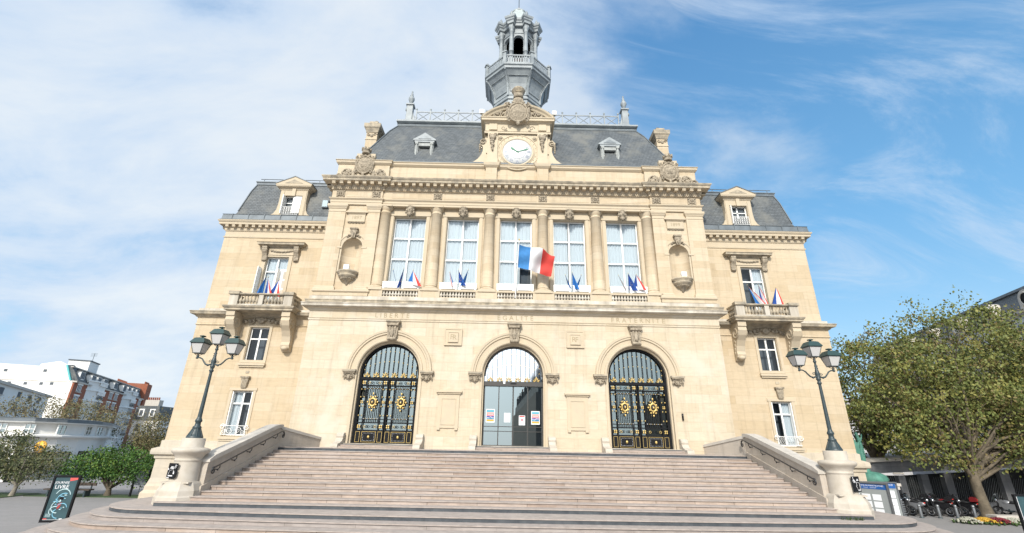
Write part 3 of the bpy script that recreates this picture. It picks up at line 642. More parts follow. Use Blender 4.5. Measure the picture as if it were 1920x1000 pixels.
for k in range(24): m.box(-13.6+k*1.18, -13.57+k*1.18, .06, .5, 23.99, 24.17, LEAD)
B('gutter', m, TH)
for s in (-1, 1):
    m = MB(); x = s*12.42; cartouche(m, x, 23.45, -.10, .62, .78, CARVE)
    for q in (-1, 1): leaf_scroll(m, x+q*.6, 22.15, -.05, 1.35, .95, q, CARVE)
    m.box(x-2.05, x+2.05, .0, .2, 22.0, 23.2, TRIM); m.box(x-.75, x+.75, -.02, .3, 22.0, 24.6, TRIM)
    B('cartouche', m, TH)
    m = MB(); q = s*14.35; m.spiral((q, -.05, 22.45), .3, 1.4, .06, CARVE, sgn=s); B('corner_scroll', m, TH)
# --- main roof
def hip(mb, rings, mat):
    v = [];
    for (X_, y0, y1, z) in rings: v += [(-X_, y0, z), (X_, y0, z), (X_, y1, z), (-X_, y1, z)]
    mb.add(v, [(j*4+i, j*4+(i+1) % 4, (j+1)*4+(i+1) % 4, (j+1)*4+i) for j in range(len(rings)-1) for i in range(4)], mat)
rt = put('main_roof', None, TH, (0, 8, 24))
def sub(name, mb, parent, recalc=True):     # world-space geometry under a part
    o = bpy.data.objects.new(name, mb.mesh(name, recalc)); C.objects.link(o); o.parent = parent; o.location = -WL[parent.name]; return o
m = MB(); hip(m, [(14.0, .6, 15.4, 23.95), (13.5, 1.0, 15, 24.7), (12.6, 1.95, 14.0, 26.9), (11.75, 3.0, 13, 29.2), (11.25, 3.8, 12.2, 30.45)], SLATE); sub('slates', m, rt)
m = MB(); hip(m, [(11.27, 3.72, 12.3, 30.38), (11.35, 3.64, 12.4, 30.5), (11.18, 3.9, 12.1, 30.78), (11.45, 3.55, 12.4, 30.86), (11.45, 3.55, 12.4, 31.02), (11.1, 4.1, 12, 31.06)], ZINC); m.quad((-11.1, 4.1, 31.06), (11.1, 4.1, 31.06), (11.1, 12, 31.06), (-11.1, 12, 31.06), LEAD)
for s in (-1, 1): m.tube([(s*13.5, 1.0, 24.75), (s*12.6, 1.95, 26.95), (s*11.75, 3.0, 29.25), (s*11.25, 3.8, 30.5)], .06, LEAD, n=6)
sub('roof_flashing', m, rt)
Yc = 4.0
for s in (-1, 1):
    m = MB()
    a, b = sorted((s*3.0, s*9.75)); m.box(a, b, Yc-.03, Yc+.03, 32.26, 32.35, ZINC); m.box(a, b, Yc-.02, Yc+.02, 31.12, 31.18, ZINC)
    n = 5
    for k in range(n+1):
        x = a+(b-a)*k/n; m.box(x-.05, x+.05, Yc-.05, Yc+.05, 31.02, 32.5, ZINC); m.blob((x, Yc, 32.60), (.10, .10, .12), ZINC, n=6, m=4)
        if k < n:
            x2 = a+(b-a)*(k+1)/n
            m.tube([(x, Yc, 31.18), (x2, Yc, 32.28)], .036, ZINC, n=5); m.tube([(x, Yc, 32.28), (x2, Yc, 31.18)], .036, ZINC, n=5)
    m.spiral((s*9.95, Yc, 31.65), .32, 1.3, .035, ZINC, sgn=s); m.spiral((s*9.9, Yc, 31.3), .18, 1.2, .03, ZINC, sgn=-s); sub('roof_cresting', m, rt)
for s in (-1, 1):
    m = MB(); x = s*10.38; Tn = Matrix.Identity(4)
    m.box(x-.28, x+.28, 3.72, 4.28, 31.0, 32.9, ZINC); m.box(x-.38, x+.38, 3.62, 4.38, 32.9, 33.05, ZINC); m.box(x-.34, x+.34, 3.66, 4.34, 31.0, 31.2, ZINC)
    m.prism([(x-s*.26, 31.0), (x-s*.75, 31.0), (x-s*.5, 31.4), (x-s*.3, 32.2), (x-s*.26, 32.7)], 'y', 3.85, 4.15, ZINC)
    m.blob((x+s*.34, 4, 32.55), (.14, .2, .22), ZINC); m.blob((x+s*.3, 4, 31.7), (.1, .16, .5), ZINC)
    m.lathe([(.14, 33.05), (.2, 33.12), (.1, 33.25), (.13, 33.32), (.30, 33.75), (.28, 33.95), (.12, 34.15), (.17, 34.22), (.1, 34.3), (.12, 34.45), (.05, 34.6), (.09, 34.72), (0, 34.85)], x, 4.0, ZINC, n=12)
    B('roof_finial', m, TH)
# small zinc dormers
for s in (-1, 1):
    x = s*8.1; d = put('dormer', None, TH, (x, 1.5, 25.0)); m = MB()
    m.box(-.80, -.52, 0, 2.2, 0, 1.95, DORM); m.box(.52, .80, 0, 2.2, 0, 1.95, DORM); m.box(-.52, .52, 0, 2.2, 1.6, 1.95, DORM)
    m.box(-.86, .86, -.08, 2.4, 1.95, 2.12, ZINC); m.prism([(-1.0, 2.12), (1.0, 2.12), (1.0, 2.2), (0, 2.9), (-1.0, 2.2)], 'y', -.12, 2.4, ZINC); m.prism([(-.55, 2.24), (.55, 2.24), (0, 2.6)], 'y', -.15, -.1, LEAD)
    for q in (-1, 1): m.tube([(q*.66, -.03, .1), (q*.66, -.03, 1.9)], .09, DORM, n=8); m.box(q*.66-.13, q*.66+.13, -.14, .05, 1.72, 1.95, DORM); m.box(q*.66-.13, q*.66+.13, -.14, .05, 0, .12, DORM)
    m.box(-.9, .9, -.12, .3, -.1, 0, ZINC)
    lpart('dormer_body', m, d)
    m = MB(); m.box(-.52, .52, .28, .32, 0, 1.6, INSIDE); m.box(-.52, -.46, .2, .27, 0, 1.6, DORM); m.box(.46, .52, .2, .27, 0, 1.6, DORM); m.box(-.03, .03, .2, .27, 0, 1.15, DORM); m.box(-.46, .46, .21, .26, 1.12, 1.18, DORM); m.box(-.46, .46, .21, .26, .5, .54, DORM); m.quad((-.46, .24, 0), (.46, .24, 0), (.46, .24, 1.14), (-.46, .24, 1.14), PANED); lpart('dormer_window', m, d)
    m = MB()
    for q in (-.42, -.28, .30, .44): m.tube([(q, -.25, -.6), (q*.9, -.1, .35)], .022, DORM, n=5)
    m.tube([(-.6, -.12, .35), (.6, -.12, .35)], .02, DORM, n=5); m.tube([(-.6, -.2, -.2), (.6, -.2, -.2)], .015, DORM, n=5); lpart('guard_rail', m, d)
# chimneys
for s in (-1, 1):
    m = MB(); x = s*13.35; y0, y1 = 3.0, 5.4
    m.box(x-.50, x+.50, y0, y1, 24, 29.1, STONE)
    P4 = lambda e: [(x-.5, y0), (x+.5, y0), (x+.5, y1), (x-.5, y1)]
    m.mould(P4(0), [(0, 28.2), (.05, 28.22), (.05, 28.3), (0, 28.32)], TRIM, closed=True)
    m.mould(P4(0), [(0, 29.0), (.06, 29.05), (.06, 29.15), (.16, 29.4), (.24, 29.5), (.26, 29.9), (-.3, 29.98)], WEATH, closed=True)
    m.box(x-.4, x+.4, y0+.1, y1-.1, 29.9, 30.35, WEATH)
    m.lathe([(.13, 30.35), (.11, 30.6), (.14, 30.62)], x-.1*s, y0+.5, WEATH, n=8)
    for q in (-1, 1): m.spiral((x+q*.3, y0-.03, 28.8), .17, 1.2, .05, CARVE, sgn=q)
    m.blob((x, y0-.03, 28.7), (.16, .06, .2), CARVE)
    B('chimney', m, TH)
# --- clock gable
m = MB()
m.box(-2.75, 2.75, .35, 2.6, 23.9, 28.0, TRIM2); m.box(-1.66, 1.66, .15, .4, 23.9, 27.2, TRIM2)
for s in (-1, 1):
    a, b = sorted((s*1.66, s*2.50)); m.box(a, b, -.02, .4, 23.95, 27.15, TRIM2); m.box(a-.05, b+.05, -.07, .4, 23.95, 24.4, TRIM2)
    pr = [(s*2.5, 26.35), (s*2.95, 26.45), (s*3.15, 26.2), (s*3.1, 25.9), (s*2.9, 25.7), (s*2.88, 25.3), (s*3.0, 24.9), (s*3.25, 24.5), (s*3.6, 24.2), (s*4.2, 23.98), (s*2.5, 23.95)]
    m.prism(pr, 'y', .15, .75, TRIM2)
    m.spiral((s*2.88, .1, 26.12), .30, 1.5, .07, CARVE, sgn=-s); m.box(s*2.55-.06, s*2.55+.06, .05, .2, 25, 26.3, TRIM2)
    x = s*2.08
    m.blob((x, -.12, 26.5), (.3, .13, .28), CARVE)
    for k in range(5): m.blob((x+rnd.uniform(-.1, .1)*(1-k/5), -.12, 26.15-.22*k), (.22-.032*k, .11, .15), CARVE, n=7, m=4)
    for q in (-1, 1): m.spiral((x+q*.2, -.13, 26.72), .16, 1.2, .05, CARVE, sgn=q)
    for k in range(4): m.blob((s*3.12, .05, 25.75-.2*k), (.13-.02*k, .12, .12), CARVE, n=6, m=4)
    m.blob((s*1.42, .1, 26.55), (.17, .08, .17), CARVE); m.ring((s*1.42, .12, 26.55), .19, .04, TRIM2, n=14); m.blob((s*1.45, .1, 24.1), (.15, .08, .15), CARVE)
    m.spiral((s*1.2, .05, 27.55), .24, 1.2, .045, CARVE, sgn=s); m.blob((s*1.0, .05, 27.3), (.14, .05, .1), CARVE)
    m.box(s*2.08-.33, s*2.08+.33, -.06, .3, 27.3, 27.9, TRIM2)
B('clock_gable', m, TH)
pg = [(-2.75, 2.6), (-2.75, .05), (2.75, .05), (2.75, 2.6)]
m = MB(); m.mould(pg, [(0, 26.95), (.06, 26.98), (.06, 27.12), (.1, 27.15), (-.1, 27.17)], TRIM2)
m.mould(pg, [(-.05, 27.15), (0, 27.16), (0, 27.95), (.08, 28.0), (.16, 28.08), (.34, 28.12), (.34, 28.28), (.42, 28.36), (.42, 28.42), (-.2, 28.46)], TRIM2)
R_ = 4.12; zc = 29.85-R_; aa = math.asin(3.05/R_)
arch_band(m, 0, zc, 0, [(R_-.34, .1), (R_-.34, -.12), (R_-.22, -.2), (R_-.12, -.34), (R_, -.4), (R_+.03, -.3), (R_, .8)], TRIM2, a0=pi/2-aa, a1=pi/2+aa, n=20)
pts = [(-3.0, 28.42)]+[(R_*sin(a)*.95, zc+R_*cos(a)-.25) for a in [(-aa+2*aa*i/16) for i in range(17)]]+[(3.0, 28.42)]
m.prism([p for p in pts if p[1] > 28.4], 'y', .02, 1.5, TRIM2); B('pediment', m, TH)
m = MB(); cartouche(m, 0, 28.85, -.38, .80, .95, CARVE, crown=False)
m.blob((0, -.3, 30.15), (.42, .3, .5), CARVE)
for q in (-1, 1): m.blob((q*.3, -.35, 30.0), (.18, .15, .4), CARVE); m.spiral((q*1.0, -.2, 29.75), .3, 1.3, .09, CARVE, sgn=-q)
m.lathe([(.34, 30.4), (.44, 30.5), (.40, 30.6), (.46, 30.9), (.56, 31.1), (.60, 31.2), (.5, 31.24), (.42, 31.05), (.36, 30.9)], 0, -.3, CARVE, n=18); m.lathe([(.45, 31.2), (.52, 31.3), (.48, 31.42), (.35, 31.44)], 0, -.25, CARVE, n=18); m.blob((0, -.72, 30.85), (.3, .06, .07), LETTER)
for q in (-1, 1): leaf_scroll(m, q*.75, 28.5, -.08, 1.75, .78, q, CARVE)
B('gable_cartouche', m, TH)
ck = put('clock', None, TH, (0, .12, 25.2)); m = MB()
for rr, w_, y_ in ((1.30, .10, 0), (1.42, .05, .02), (1.72, .06, .03)): m.ring((0, y_, 0), rr, w_, TRIM2, n=48)
for k in range(24): a = 2*pi*k/24; m.blob((1.56*cos(a), -.01, 1.56*sin(a)), (.03, .02, .03), LETTER, n=5, m=3)
lpart('clock_surround', m, ck)
m = MB(); m.lathe([(0, .03), (1.24, .03), (1.24, 0)], 0, 0, pmat('clock_enamel', (.78, .80, .80), .3), n=48, T=Matrix.Rotation(pi/2, 4, 'X')); lpart('clock_dial', m, ck)
INK = pmat('clock_ink', (.02, .06, .16), .4); m = MB()
for k, t_ in enumerate(['XII', 'I', 'II', 'III', 'IIII', 'V', 'VI', 'VII', 'VIII', 'IX', 'X', 'XI']):
    a = radians(30*k); m.text(t_, .30, Matrix.Rotation(pi/2, 4, 'X') @ Matrix.Translation((.93*sin(a), .93*cos(a), .037)) @ Matrix.Rotation(-a, 4, 'Z') @ Matrix.Diagonal((.95, 1.25, 1, 1)), INK, .002)
m.ring((0, -.036, 0), .68, .008, INK, n=40, m=4); m.ring((0, -.036, 0), 1.16, .008, INK, n=40, m=4)
for k in range(12): a = radians(15+30*k); m.tube([(.68*sin(a), -.036, .68*cos(a)), (.80*sin(a), -.036, .80*cos(a))], .006, INK, n=4)
lpart('clock_numerals', m, ck)
HG = pmat('verdigris_hand', (.02, .16, .09), .5)
for nm, a, l_, w_ in (('hour_hand', 306, .72, .07), ('minute_hand', 72, 1.02, .05)):
    a = radians(a); m = MB(); T = Matrix.Rotation(a, 4, 'Y')
    m.prism([(-w_*.6, -.15), (w_*.6, -.15), (w_, l_*.6), (w_*1.6, l_*.75), (0, l_), (-w_*1.6, l_*.75), (-w_, l_*.6)], 'y', -.07, -.05, HG, T=T); lpart(nm, m, ck)
# --- belfry
BY = 7.0
bf = put('belfry', None, TH, (0, BY, 31)); OC = 1/cos(pi/8)
def octa(mb, prof, mat, smooth=False): mb.lathe([(a*OC, z) for a, z in prof], 0, BY, mat, n=8, a0=pi/8, a1=2*pi+pi/8, smooth=smooth)
def ovec(k): a = -pi/2+pi/8+k*pi/4; return Vector((cos(a), sin(a), 0))
m = MB(); octa(m, [(2.3, 31), (2.3, 34.7), (2.42, 34.75), (2.42, 34.95), (2.3, 35.0), (2.3, 35.2), (2.36, 35.25), (2.30, 35.5), (2.34, 36.0), (2.5, 36.6), (2.78, 37.2), (3.1, 37.65), (3.22, 37.8)], ZINC)
octa(m, [(3.22, 37.78), (3.34, 37.85), (3.34, 38.1), (3.46, 38.2), (3.46, 38.34), (3.3, 38.4), (1.2, 38.4)], ZINC)
for k in range(8):
    v = ovec(k); t = Vector((-v.y, v.x, 0)); T = Matrix(((v.x, t.x, 0, 0), (v.y, t.y, 0, BY), (0, 0, 1, 0), (0, 0, 0, 1)))
    rib = [(2.45, 35.2), (2.62, 35.2), (2.62, 35.6), (2.66, 36.1), (2.82, 36.6), (3.1, 37.15), (3.42, 37.55), (3.6, 37.85), (3.3, 37.85), (2.6, 36.6), (2.45, 36)]
    m.prism([(a, z) for a, z in rib], 'y', -.09, .09, ZINC, T=T)
    m.blob(tuple(v*3.52+Vector((0, BY, 37.75))), (.1, .1, .14), ZINC, n=6, m=4)
    a = -pi/2+k*pi/4; T = Matrix.Translation((0, BY, 0)) @ Matrix.Rotation(a+pi/2, 4, 'Z')
    # sunk panel mouldings on the cove
    fr = [(-.75, 35.75, 2.36), (.75, 35.75, 2.36), (1.02, 37.3, 2.9), (-1.02, 37.3, 2.9)]
    for i in range(4):
        p, q = fr[i], fr[(i+1) % 4]
        if i in (1, 3):
            mid = ((p[0]+q[0])/2*.98, (p[1]+q[1])/2+.1, 2.50); m.tube([(p[0], -p[2]-.01, p[1]), (mid[0], -mid[2], mid[1]), (q[0], -q[2]-.01, q[1])], .035, ZINC, n=5, T=T)
        else: m.tube([(p[0], -p[2]-.01, p[1]), (q[0], -q[2]-.01, q[1])], .035, ZINC, n=5, T=T)
sub('belfry_cove', m, bf)
m = MB()
for k in range(8):
    a = -pi/2+k*pi/4; T = Matrix.Translation((0, BY, 0)) @ Matrix.Rotation(a+pi/2, 4, 'Z'); hw_ = 3.26*math.tan(pi/8)
    m.box(-hw_, hw_, -3.32, -3.20, 39.42, 39.56, ZINC, T=T); m.box(-hw_, hw_, -3.30, -3.22, 38.36, 38.62, ZINC, T=T); m.box(-hw_, hw_, -3.28, -3.24, 39.12, 39.18, ZINC, T=T)
    for j in range(11):
        x = -hw_+.12+(2*hw_-.24)*j/10; m.box(x-.075, x+.075, -3.29, -3.23, 38.6, 39.14, ZINC, T=T)
    for j in range(12):
        x = -hw_+.02+(2*hw_-.04)*j/11; m.box(x-.035, x+.035, -3.29, -3.23, 39.16, 39.43, ZINC, T=T)
    v = ovec(k)*3.53; T2 = Matrix.Translation((v.x, BY+v.y, 0)) @ Matrix.Rotation(math.atan2(v.y, v.x), 4, 'Z')
    m.box(-.16, .16, -.16, .16, 38.3, 39.75, ZINC, T=T2); m.box(-.24, .24, -.24, .24, 39.75, 39.88, ZINC, T=T2); m.prism([(-.2, 39.88), (.2, 39.88), (0, 40.08)], 'y', -.2, .2, ZINC, T=T2)
sub('belfry_gallery', m, bf)
m = MB()
for k in range(8):
    a = -pi/2+k*pi/4; T = Matrix.Translation((0, BY, 0)) @ Matrix.Rotation(a+pi/2, 4, 'Z'); t = MB(); ap = 1.62; h_ = ap*math.tan(pi/8)
    wall(t, -h_, h_, 38.4, 45.3, -ap, [(-.52, .52, 40.2, 43.5, True)], .3, ZINC); arch_band(t, 0, 43.5, -ap, [(.52, 0), (.52, -.05), (.61, -.05), (.62, 0)], ZINC, n=12)
    t.box(-.6, .6, -ap-.14, -ap+.02, 40.0, 40.14, ZINC); frame(t, -.5, .5, 38.6, 39.9, -ap, .04, .03, ZINC)
    t.box(-h_-.04, h_+.04, -ap-.06, -ap+.02, 44.35, 44.48, ZINC)
    for mi_, mt in enumerate(t.mats):
        m.add(t.v, [q for q, z in zip(t.f, t.mi) if z == mi_], mt, T=T)
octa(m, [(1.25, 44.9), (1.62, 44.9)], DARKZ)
for k in range(8):
    v = ovec(k)*2.02; x, y = v.x, BY+v.y
    m.lathe([(.26, 38.4), (.26, 39.9), (.22, 40.0), (.30, 40.1), (.30, 40.2), (.24, 40.25), (.23, 41.4), (.27, 41.42), (.27, 41.5), (.23, 41.52), (.21, 44.2), (.26, 44.25), (.22, 44.3), (.22, 44.5), (.34, 44.75), (.34, 44.85)], x, y, ZINC, n=12)
    a_ = math.atan2(v.y, v.x); T2 = Matrix.Translation((x, y, 0)) @ Matrix.Rotation(a_, 4, 'Z'); m.box(-.45, .26, -.24, .24, 44.85, 45.4, ZINC, T=T2)
sub('lantern', m, bf)
path8 = []
for k in range(8):
    v = ovec(k); t = Vector((-v.y, v.x, 0))
    for R_, w_ in ((1.92, -.36), (2.42, -.36), (2.42, .36), (1.92, .36)): p = v*R_+t*w_; path8.append((p.x, p.y+BY))
m = MB(); m.mould(path8, [(-.3, 45.2), (0, 45.2), (.02, 45.5), (.12, 45.6), (.12, 45.75), (.22, 45.85), (.26, 46.05), (.26, 46.12), (-.3, 46.25)], ZINC, closed=True)
octa(m, [(1.95, 46.1), (1.85, 46.4), (1.8, 46.7), (1.6, 47.1), (1.3, 47.7), (1.02, 48.3), (.86, 48.75), (.84, 48.95)], pmat('dome_zinc', (.42, .47, .46), .5, noise=.2)); m.box(-.55, .55, BY-.55, BY+.55, 48.9, 49.05, ZINC)
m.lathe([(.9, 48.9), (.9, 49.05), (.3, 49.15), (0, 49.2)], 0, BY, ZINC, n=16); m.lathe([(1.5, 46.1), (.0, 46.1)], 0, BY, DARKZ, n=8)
for k in range(8):
    v = ovec(k)*2.15; m.lathe([(.13, 46.2), (.17, 46.3), (.08, 46.42), (.19, 46.75), (.17, 46.95), (.07, 47.05), (.10, 47.12), (.05, 47.25), (.0, 47.35)], v.x, BY+v.y, ZINC, n=8)
sub('lantern_dome', m, bf)
m = MB(); m.lathe([(.22, 49.05), (.28, 49.15), (.12, 49.4), (.22, 49.55), (.2, 49.7), (.07, 49.85), (.05, 50.2)], 0, BY, pmat('copper_ball', (.25, .14, .10), .4, metal=.5), n=12)
m.tube([(0, BY, 50), (0, BY, 54.3)], .045, IRON, n=6); m.tube([(-.7, BY, 52.3), (.7, BY, 52.3)], .025, IRON, n=5); m.tube([(0, BY-.6, 52.3), (0, BY+.6, 52.3)], .025, IRON, n=5)
m.tube([(-.95, BY, 52.75), (.75, BY, 52.75)], .03, IRON, n=5); m.prism([(.35, 52.7), (.85, 52.6), (.85, 53.0), (.35, 52.85)], 'y', BY-.015, BY+.015, IRON); m.prism([(-.95, 52.65), (-1.2, 52.75), (-.95, 52.85)], 'y', BY-.015, BY+.015, IRON)
for k in range(4): m.spiral((.22*(1 if k % 2 else -1), BY, 52.0+.18*(k//2)), .12, 1.2, .02, IRON)
sub('weathervane', m, bf)
m = MB(); m.lathe([(.34, 40.15), (.33, 40.22), (.26, 40.35), (.20, 40.6), (.17, 40.75), (.06, 40.82), (0, 40.84)], 0, BY-1.15, pmat('bell_bronze', (.10, .12, .10), .4, metal=.5), n=14); m.tube([(-.42, BY-1.15, 41.0), (.42, BY-1.15, 41.0)], .05, BRICK, n=6); m.tube([(0, BY-1.15, 40.8), (0, BY-1.15, 41.0)], .05, IRON, n=6)
sub('bell', m, bf)
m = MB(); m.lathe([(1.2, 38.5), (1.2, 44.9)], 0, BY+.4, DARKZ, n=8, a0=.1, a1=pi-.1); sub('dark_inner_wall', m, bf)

# --- wings
WY = 2.0
for s in (-1, 1):
    def mir(a, b): return tuple(sorted((s*a, s*b)))
    m = MB(); x0, x1 = mir(14.6, 23.85)
    opsL = [(*mir(18.52, 19.96), 2.72, 5.70, False), (*mir(18.33, 19.74), 7.70, 10.35, False)]
    wall(m, x0, x1, 2.0, 11.2, WY, opsL, .22, STONEW, TRIM)
    x0, x1 = mir(14.6, 23.55)
    opsU = [(*mir(17.97, 19.77), 12.4, 16.05, False)]
    wall(m, x0, x1, 11.2, 17.7, WY, opsU, .22, STONEW, TRIM)
    m.quad((s*23.85, WY, 2), (s*23.85, 14, 2), (s*23.85, 14, 11.2), (s*23.85, WY, 11.2), STONEW); m.quad((s*23.55, WY, 11.2), (s*23.55, 14, 11.2), (s*23.55, 14, 17.7), (s*23.55, WY, 17.7), STONEW)
    B('wing_wall', m, TH)
    def wp(e, back=13.0): a = [(-23.85-e, back), (-23.85-e, WY), (-14.6, WY)] if s < 0 else [(14.6, WY), (23.85+e, WY), (23.85+e, back)]; return a
    m = MB(); m.mould(wp(0), [(.30, G), (.42, G), (.42, G+.5), (.36, G+.6), (.30, G+.68), (.30, G+.9), (.26, G+1.0), (.16, 0.0), (.16, 1.12), (.16, 1.15), (.24, 1.2), (.26, 1.38), (.44, 1.46), (.46, 1.60), (.44, 1.80), (.2, 1.9), (.12, 1.92), (.12, 2.32), (0, 2.36)], PALE); B('wing_plinth', m, TH)
    m = MB(); m.mould(wp(0), [(0, 10.42), (.05, 10.45), (.08, 10.5), (.03, 10.55), (.03, 11.0), (.1, 11.05)], STONEW)
    m.mould(wp(0), [(0, 11.02), (.12, 11.05), (.2, 11.15), (.42, 11.22), (.46, 11.36), (.5, 11.42), (.46, 11.46), (-.3, 11.56)], WEATH); m.mould(wp(-.25), [(.05, 11.4), (.22, 11.5), (.22, 11.68), (.0, 11.75)], LEDGE); B('wing_string_course', m, TH)
    m = MB(); m.mould(wp(-.3), [(0, 17.66), (.05, 17.68), (.07, 17.78), (0, 17.82), (0, 18.22), (.06, 18.25), (.1, 18.35), (.1, 18.5), (.15, 18.55), (.16, 18.70), (.42, 18.70)], TRIM)
    m.mould(wp(-.3), [(.40, 18.695), (.44, 18.70), (.44, 18.86), (.48, 18.88), (.55, 19.0), (.55, 19.05), (0, 19.12)], TRIM); B('wing_cornice', m, TH)
    modillions(wp(-.3, 6), .52, 18.50, dep=.38, w=.24, h=.19)
    m = MB(); m.mould(wp(-.3), [(.46, 19.07), (.50, 19.10), (.40, 19.16), (.36, 19.58), (.40, 19.62), (.1, 19.64)], LEAD)
    for k in range(7): x = s*(15.3+k*1.3); m.box(x-.025, x+.025, WY-.43, WY-.3, 19.12, 19.64, LEAD)
    B('wing_gutter', m, TH)
    wr = put('wing_roof', None, TH, (s*19, 8, 19.4)); m = MB()
    rings = [(23.25, 1.75, 14.25, 19.3), (23.0, 2.05, 14, 20.1), (22.62, 2.45, 13.5, 22.2), (22.4, 2.75, 13.2, 23.1)]
    v = []
    for (X_, a, b, z) in rings: v += [(s*14.4, a, z), (s*X_, a, z), (s*X_, b, z)]
    m.add(v, [(j*3+i, j*3+i+1, (j+1)*3+i+1, (j+1)*3+i) for j in range(3) for i in range(2)], SLATE); sub('slates', m, wr)
    m = MB(); pa = [(s*14.4, 2.75), (s*22.4, 2.75), (s*22.4, 13)]; pa = pa if s > 0 else [(-22.4, 13), (-22.4, 2.75), (-14.4, 2.75)]
    m.mould(pa, [(.02, 23.0), (.08, 23.05), (.08, 23.22), (.14, 23.28), (.14, 23.36), (-1, 23.5)], LEAD); m.tube([(s*23.02, 2.02, 20.1), (s*22.62, 2.42, 22.2), (s*22.4, 2.72, 23.1)], .05, LEAD, n=6)
    m.tube([(s*15.5, 2.7, 23.6), (s*22.2, 2.7, 23.6)], .035, LEAD, n=5)
    for k in range(5): m.tube([(s*(15.5+1.6*k), 2.7, 23.3), (s*(15.5+1.6*k), 2.7, 23.62)], .03, LEAD, n=5)
    sub('roof_flashing', m, wr)
    # stone dormer
    dx = s*18.64; d = put('dormer', None, TH, (dx, WY-.15, 19.2)); m = MB()
    m.box(-1.12, -.74, 0, 2.0, 0, 2.9, TRIM); m.box(.74, 1.12, 0, 2.0, 0, 2.9, TRIM); m.box(-.74, .74, 0, 2, 2.38, 2.9, TRIM); m.box(-.74, .74, 0, 2, .0, .5, TRIM)
    for q in (-1, 1):
        m.prism([(q*1.12, 0), (q*1.62, 0), (q*1.62, .55), (q*1.4, .7), (q*1.22, 1.05), (q*1.14, 1.7), (q*1.12, 2.0)], 'y', .05, .5, TRIM); m.box(q*.93-.13, q*.93+.13, -.04, 0.01, .5, 2.8, TRIM)
    m.box(-.15, .15, -.12, .01, 2.3, 3.0, TRIM)
    m.mould([(-1.14, 2.0), (-1.14, 0), (1.14, 0), (1.14, 2.0)], [(0, 2.85), (.06, 2.9), (.06, 3.0), (.3, 3.1), (.34, 3.22), (-.2, 3.26)], TRIM)
    m.prism([(-1.5, 3.2), (1.5, 3.2), (1.5, 3.32), (0, 4.02), (-1.5, 3.32)], 'y', -.34, 2.2, TRIM); m.prism([(-.75, 3.36), (.75, 3.36), (0, 3.72)], 'y', -.36, -.33, WEATH); m.prism([(-1.55, 3.3), (0, 4.0), (1.55, 3.3), (1.55, 3.36), (0, 4.08), (-1.55, 3.36)], 'y', -.38, 2.2, LEAD)
    lpart('dormer_body', m, d)
    m = MB(); wf = .06
    for a, b in ((-.74, -.66), (.66, .74), (-.06, .06)): m.box(a, b, .28, .36, .5, 2.38, WHITE)
    m.box(-.66, .66, .28, .36, 2.3, 2.38, WHITE); m.box(-.66, .66, .28, .36, 1.75, 1.82, WHITE); m.quad((-.66, .32, .5), (.66, .32, .5), (.66, .32, 2.3), (-.66, .32, 2.3), PANE); m.box(-.74, .74, .6, .62, .4, 2.4, INSIDE2 if s > 0 else INSIDE2)
    if s < 0: m.box(0.02, .70, .02, .06, .75, 2.3, WHITE, T=Matrix.Translation((.0, 0, 0))); m.box(-.72, -.66, -.3, .25, .6, 2.3, WHITE)
    else: m.box(-.72, -.66, -.2, .25, .6, 2.3, WHITE)
    lpart('dormer_window', m, d)
    m = MB(); m.tube([(-.68, -.12, 1.25), (.68, -.12, 1.25)], .022, WHITE, n=5); m.tube([(-.68, -.12, .55), (.68, -.12, .55)], .022, WHITE, n=5)
    for k in range(8): x = -.66+1.32*k/7; m.tube([(x, -.12, .55), (x, -.12, 1.25)], .014, WHITE, n=4)
    for k in range(7):
        for h_ in (.72, .92, 1.12): m.ring((-.57+1.32*k/7, -.12, h_), .075, .012, WHITE, n=8, m=4)
    lpart('dormer_railing', m, d)
    # hood, side consoles, garland
    m = MB(); x = s*18.65
    m.mould([(x-1.5, WY), (x-1.5, WY-.12), (x+1.5, WY-.12), (x+1.5, WY)], [(-.05, 16.82), (.05, 16.85), (.1, 16.92), (.36, 16.98), (.36, 17.1), (.42, 17.16), (.1, 17.22), (-.2, 17.24)], WEATH); m.box(x-1.0, x+1.0, WY-.08, WY, 16.2, 16.85, TRIM); frame(m, x-1.0, x+1.0, 16.2, 16.8, WY-.08, .05, .03, TRIM)
    for k in range(15): a = (k-7)/7; m.blob((x+.8*a, WY-.13, 16.55-.10*(1-a*a)+.03*(k % 2)), (.08, .05, .08), CARVE, n=6, m=4)
    xw = s*18.87; m.box(xw-1.17, xw-.9, WY-.07, WY, 12.0, 16.06, TRIM); m.box(xw+.9, xw+1.17, WY-.07, WY, 12.0, 16.06, TRIM); m.box(xw-1.17, xw+1.17, WY-.06, WY, 16.06, 16.22, TRIM)
    B('window_hood', m, TH)
    for q in (-1, 1): m = MB(); console(m, x+q*1.25, WY, 16.85, .38, .42, 1.2, CARVE); B('hood_console', m, TH)
    # balcony
    bx = s*18.75; bal = put('balcony', None, TH, (bx, WY, 11.3)); m = MB()
    pa = [(-2.45, 0), (-2.45, -1.35), (2.45, -1.35), (2.45, 0)]
    m.mould(pa, [(-.5, -.02), (0, 0), (.05, .02), (.05, .12), (.14, .2), (.18, .3), (.16, .34), (-.3, .36)], WEATH); m.poly([(-2.45, 0, .35), (-2.45, -1.35, .35), (2.45, -1.35, .35), (2.45, 0, .35)], WEATH); m.poly([(-2.4, 0, 0), (-2.4, -1.3, 0), (2.4, -1.3, 0), (2.4, 0, 0)], WEATH); lpart('balcony_slab', m, bal)
    m = MB()
    for a, b in ((-2.32, -1.68), (1.68, 2.32), (-.17, .17)): m.box(a, b, -1.34, -1.04, .36, 1.18, LEDGE)
